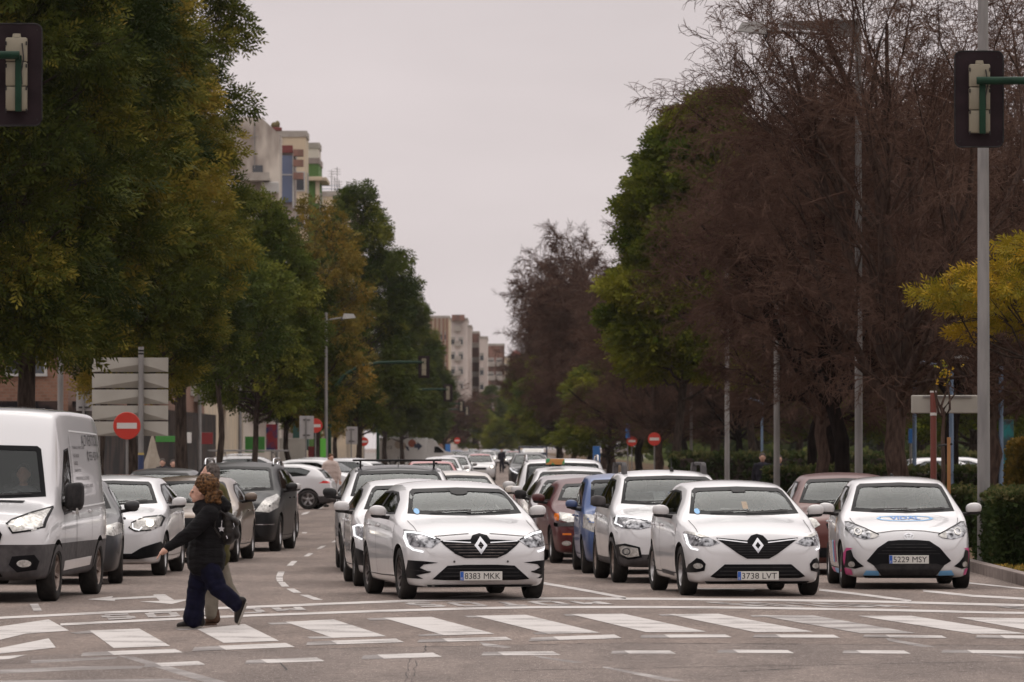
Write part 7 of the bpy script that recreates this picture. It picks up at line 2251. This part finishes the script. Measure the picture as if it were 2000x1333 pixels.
    ex = [((hc[0] + .022, 0, hc[2] + .030), (.086, .086, .095), 14, 10), ((hc[0] + .05, 0, hc[2] - .02), (.055, .078, .075), 12, 8)]
    blob("hair", [], GREYHAIR, man, .009, 2, extra=ex)
    shoe(man, M(417, 1218, -.08), M(390, 1219, -.08), (0, 0, 1), -.08, BRBOOT, BRBOOT, "boot")
    shoe(man, M(471, 1180, .08), M(458, 1216, .08), (-.93, 0, .35), .08, BRBOOT, BRBOOT, "boot")

    # ---------------- simpler people farther off
    def simple_person(px, py, d, label, jacket, trousers, hair, h=1.7, stride=.12, rz=0.0, sit=False, wide=1.0, arms=0.1):
        k = h / 1.75
        body = [((0, 0, 1.50 * k), (0, 0, 1.40 * k), .05, .06), ((0, 0, 1.35 * k), (0, 0, 1.0 * k), .13, .12, 1.3)]
        jk, tr_ = [], []
        body += [((0, .17 * k, 1.38 * k), (arms, .23 * k, 1.1 * k), .045, .04), ((arms, .23 * k, 1.1 * k), (arms * 2, .22 * k, .86 * k), .04, .028), ((0, -.17 * k, 1.38 * k), (-arms, -.23 * k, 1.1 * k), .045, .04), ((-arms, -.23 * k, 1.1 * k), (-arms, -.22 * k, .86 * k), .04, .028)]
        body += hand_caps((arms * 2, .22 * k, .86 * k), (.2, 0, -1), (1, 0, 0)) + hand_caps((-arms, -.22 * k, .86 * k), (.1, 0, -1), (1, 0, 0))
        jk = [((0, 0, 1.36 * k), (0, 0, 1.15 * k), .135 * wide, .15 * wide, 1.3), ((0, 0, 1.15 * k), (0, 0, .86 * k), .15 * wide, .15 * wide, 1.2), ((0, .18 * k, 1.38 * k), (arms, .24 * k, 1.1 * k), .075 * wide, .065 * wide), ((arms, .24 * k, 1.1 * k), (arms * 2, .22 * k, .90 * k), .06 * wide, .045), ((0, -.18 * k, 1.38 * k), (-arms, -.24 * k, 1.1 * k), .075 * wide, .065 * wide), ((-arms, -.24 * k, 1.1 * k), (-arms, -.22 * k, .90 * k), .06 * wide, .045)]
        for sg, st in ((1, stride), (-1, -stride)):
            body += [((0, sg * .09, .88 * k), (st * .7, sg * .09, .47 * k), .08, .055), ((st * .7, sg * .09, .47 * k), (st * 1.2 - .03, sg * .09, .09), .052, .04), ((st * 1.2 - .03, sg * .09, .05), (st * 1.2 + .14, sg * .09, .035), .04, .032)]
            tr_ += [((0, sg * .08, .88 * k), (st * .7, sg * .09, .47 * k), .11, .08), ((st * .7, sg * .09, .47 * k), (st * 1.2 - .03, sg * .09, .12), .078, .062)]
        p = blob("person", body, SKIN, None, .014, 2, extra=head_caps((.02, 0, 1.61 * k), (1, 0, 0)))
        blob("jacket", jk, jacket, p, .018, 2); blob("trousers", tr_, trousers, p, .018, 2)
        blob("hair", [], hair, p, .014, 1, extra=[((.0, 0, 1.645 * k), (.095, .088, .095), 12, 8), ((-.04, 0, 1.60 * k), (.065, .08, .08), 12, 8)])
        for sg, st in ((1, stride), (-1, -stride)): blob("shoe", [((st * 1.2 - .05, sg * .09, .05), (st * 1.2 + .15, sg * .09, .04), .05, .04)], BOOT, p, .014, 1)
        p.location = (gx(px, d), d, 0)
        p.rotation_euler = (0, 0, rz)
        return tag(p, label, "person")
    PK = varied("pale_pink_puffer", (.42, .33, .29), (.52, .42, .38), 5, .7, bump=.6, stretch=(1, 1, 3))
    DKC = varied("dark_cloth", (.015, .014, .02), (.035, .033, .045), 6, .85)
    simple_person(646, 985, 176, "woman in a pale pink puffer jacket and black trousers walking between the parked cars", PK, DKC, CURL, 1.66, .14, R_(-60), wide=1.35)
    simple_person(318, 920, 168, "white haired person in a dark blue jacket beside the closed parasol", DKC, DKC, GREYHAIR, 1.52, .05, R_(-100))
    simple_person(338, 920, 170, "person with a ruddy face next to the white haired one by the parasol", DKC, DKC, GREYHAIR, 1.48, .05, R_(-80))
    simple_person(1489, 885, 152, "left one of two walkers in dark clothes among the park trunks", DKC, DKC, GREYHAIR, 1.72, .12, R_(-90))
    simple_person(1521, 885, 155, "right one of two walkers in dark clothes among the park trunks", DKC, DKC, GREYHAIR, 1.66, .12, R_(-70))
    simple_person(980, 890, 400, "walker in dark clothes standing between the two far queues", DKC, DKC, DKC, 1.75, .06, R_(-90))
    # ---------------- people behind the windscreens
    TOP = varied("grey_shirt", (.10, .10, .11), (.16, .16, .17), 8, .8)
    drv = None
    def driver(car, y, label, rs, cz, top=TOP):
        global drv
        if drv is None:
            b_ = [((0, 0, .40), (.02, 0, .48), .055, .05), ((0, 0, .0), (0, 0, .32), .13, .14, 1.25), ((0, .18, .33), (.18, .22, .10), .05, .04), ((.18, .22, .10), (.40, .12, .20), .04, .028), ((0, -.18, .33), (.18, -.22, .10), .05, .04), ((.18, -.22, .10), (.40, -.12, .20), .04, .028)]
            b_ += hand_caps((.40, .12, .20), (.7, 0, .5), (-.3, 0, -.6)) + hand_caps((.40, -.12, .20), (.7, 0, .5), (-.3, 0, -.6))
            drv = blob("person", b_, SKIN, None, .012, 2, extra=head_caps((.03, 0, .60), (1, 0, 0)))
            blob("shirt", [((0, 0, -.05), (0, 0, .32), .15, .15, 1.35), ((0, .18, .32), (.18, .22, .10), .07, .055), ((.18, .22, .10), (.34, .15, .17), .055, .042), ((0, -.18, .32), (.18, -.22, .10), .07, .055), ((.18, -.22, .10), (.34, -.15, .17), .055, .042)], top, drv, .014, 2)
            blob("hair", [], GREYHAIR, drv, .012, 1, extra=[((.0, 0, .64), (.095, .088, .088), 12, 8), ((-.03, 0, .58), (.07, .082, .08), 12, 8)])
            o = drv
        else: o = copy_tree(drv)
        rz = car.rotation_euler.z
        o.rotation_euler = (0, 0, rz)
        o.location = Vector(car.location) + Matrix.Rotation(rz, 4, 'Z') @ Vector((car["x0"] - rs - .30, y, cz - .42))
        return tag(o, label, "person", "people sitting in the cars")
    byname = {}
    def car_by(lab): return [o for o in SC.objects if o.get("label", "").startswith(lab)][0]
    driver(car_by("large white van"), .42, "driver of the white van, seen faintly through its windscreen", 1.75, 1.36)
    driver(car_by("white hatchback with plate 3738"), .36, "driver of the middle front car with plate 3738 LVT", 1.88, 1.0)
    driver(car_by("white hatchback with plate 3738"), -.36, "passenger of the middle front car with plate 3738 LVT", 1.88, 1.0)
    driver(car_by("white hatchback with pink"), .36, "driver of the white car with pink and blue graphics", 1.80, .99)
    driver(car_by("white hatchback with dark multi"), .36, "driver of the front left car with plate 8383 MKK", 1.95, 1.02)
    driver(car_by("white hatchback with lit headlamp and"), .36, "driver of the white hatchback behind the van", 1.85, 1.06)
# ================================================================== HAZE
hm = bpy.data.materials.new("haze_air"); hm.use_nodes = True
hn = hm.node_tree; hn.nodes.clear()
ho = hn.nodes.new("ShaderNodeOutputMaterial"); pv = hn.nodes.new("ShaderNodeVolumePrincipled")
pv.inputs["Color"].default_value = (.92, .88, .88, 1); pv.inputs["Density"].default_value = .000045; pv.inputs["Anisotropy"].default_value = .2
hn.links.new(pv.outputs[0], ho.inputs["Volume"])
hb = MB().box((0, 1950, 24.5), (820, 4200, 51)).build("haze", hm); hb.location = (0, 0, 0)
tag(hb, "thin pale haze over the street", "haze", kind="stuff")
SC.cycles.volume_bounces = 0
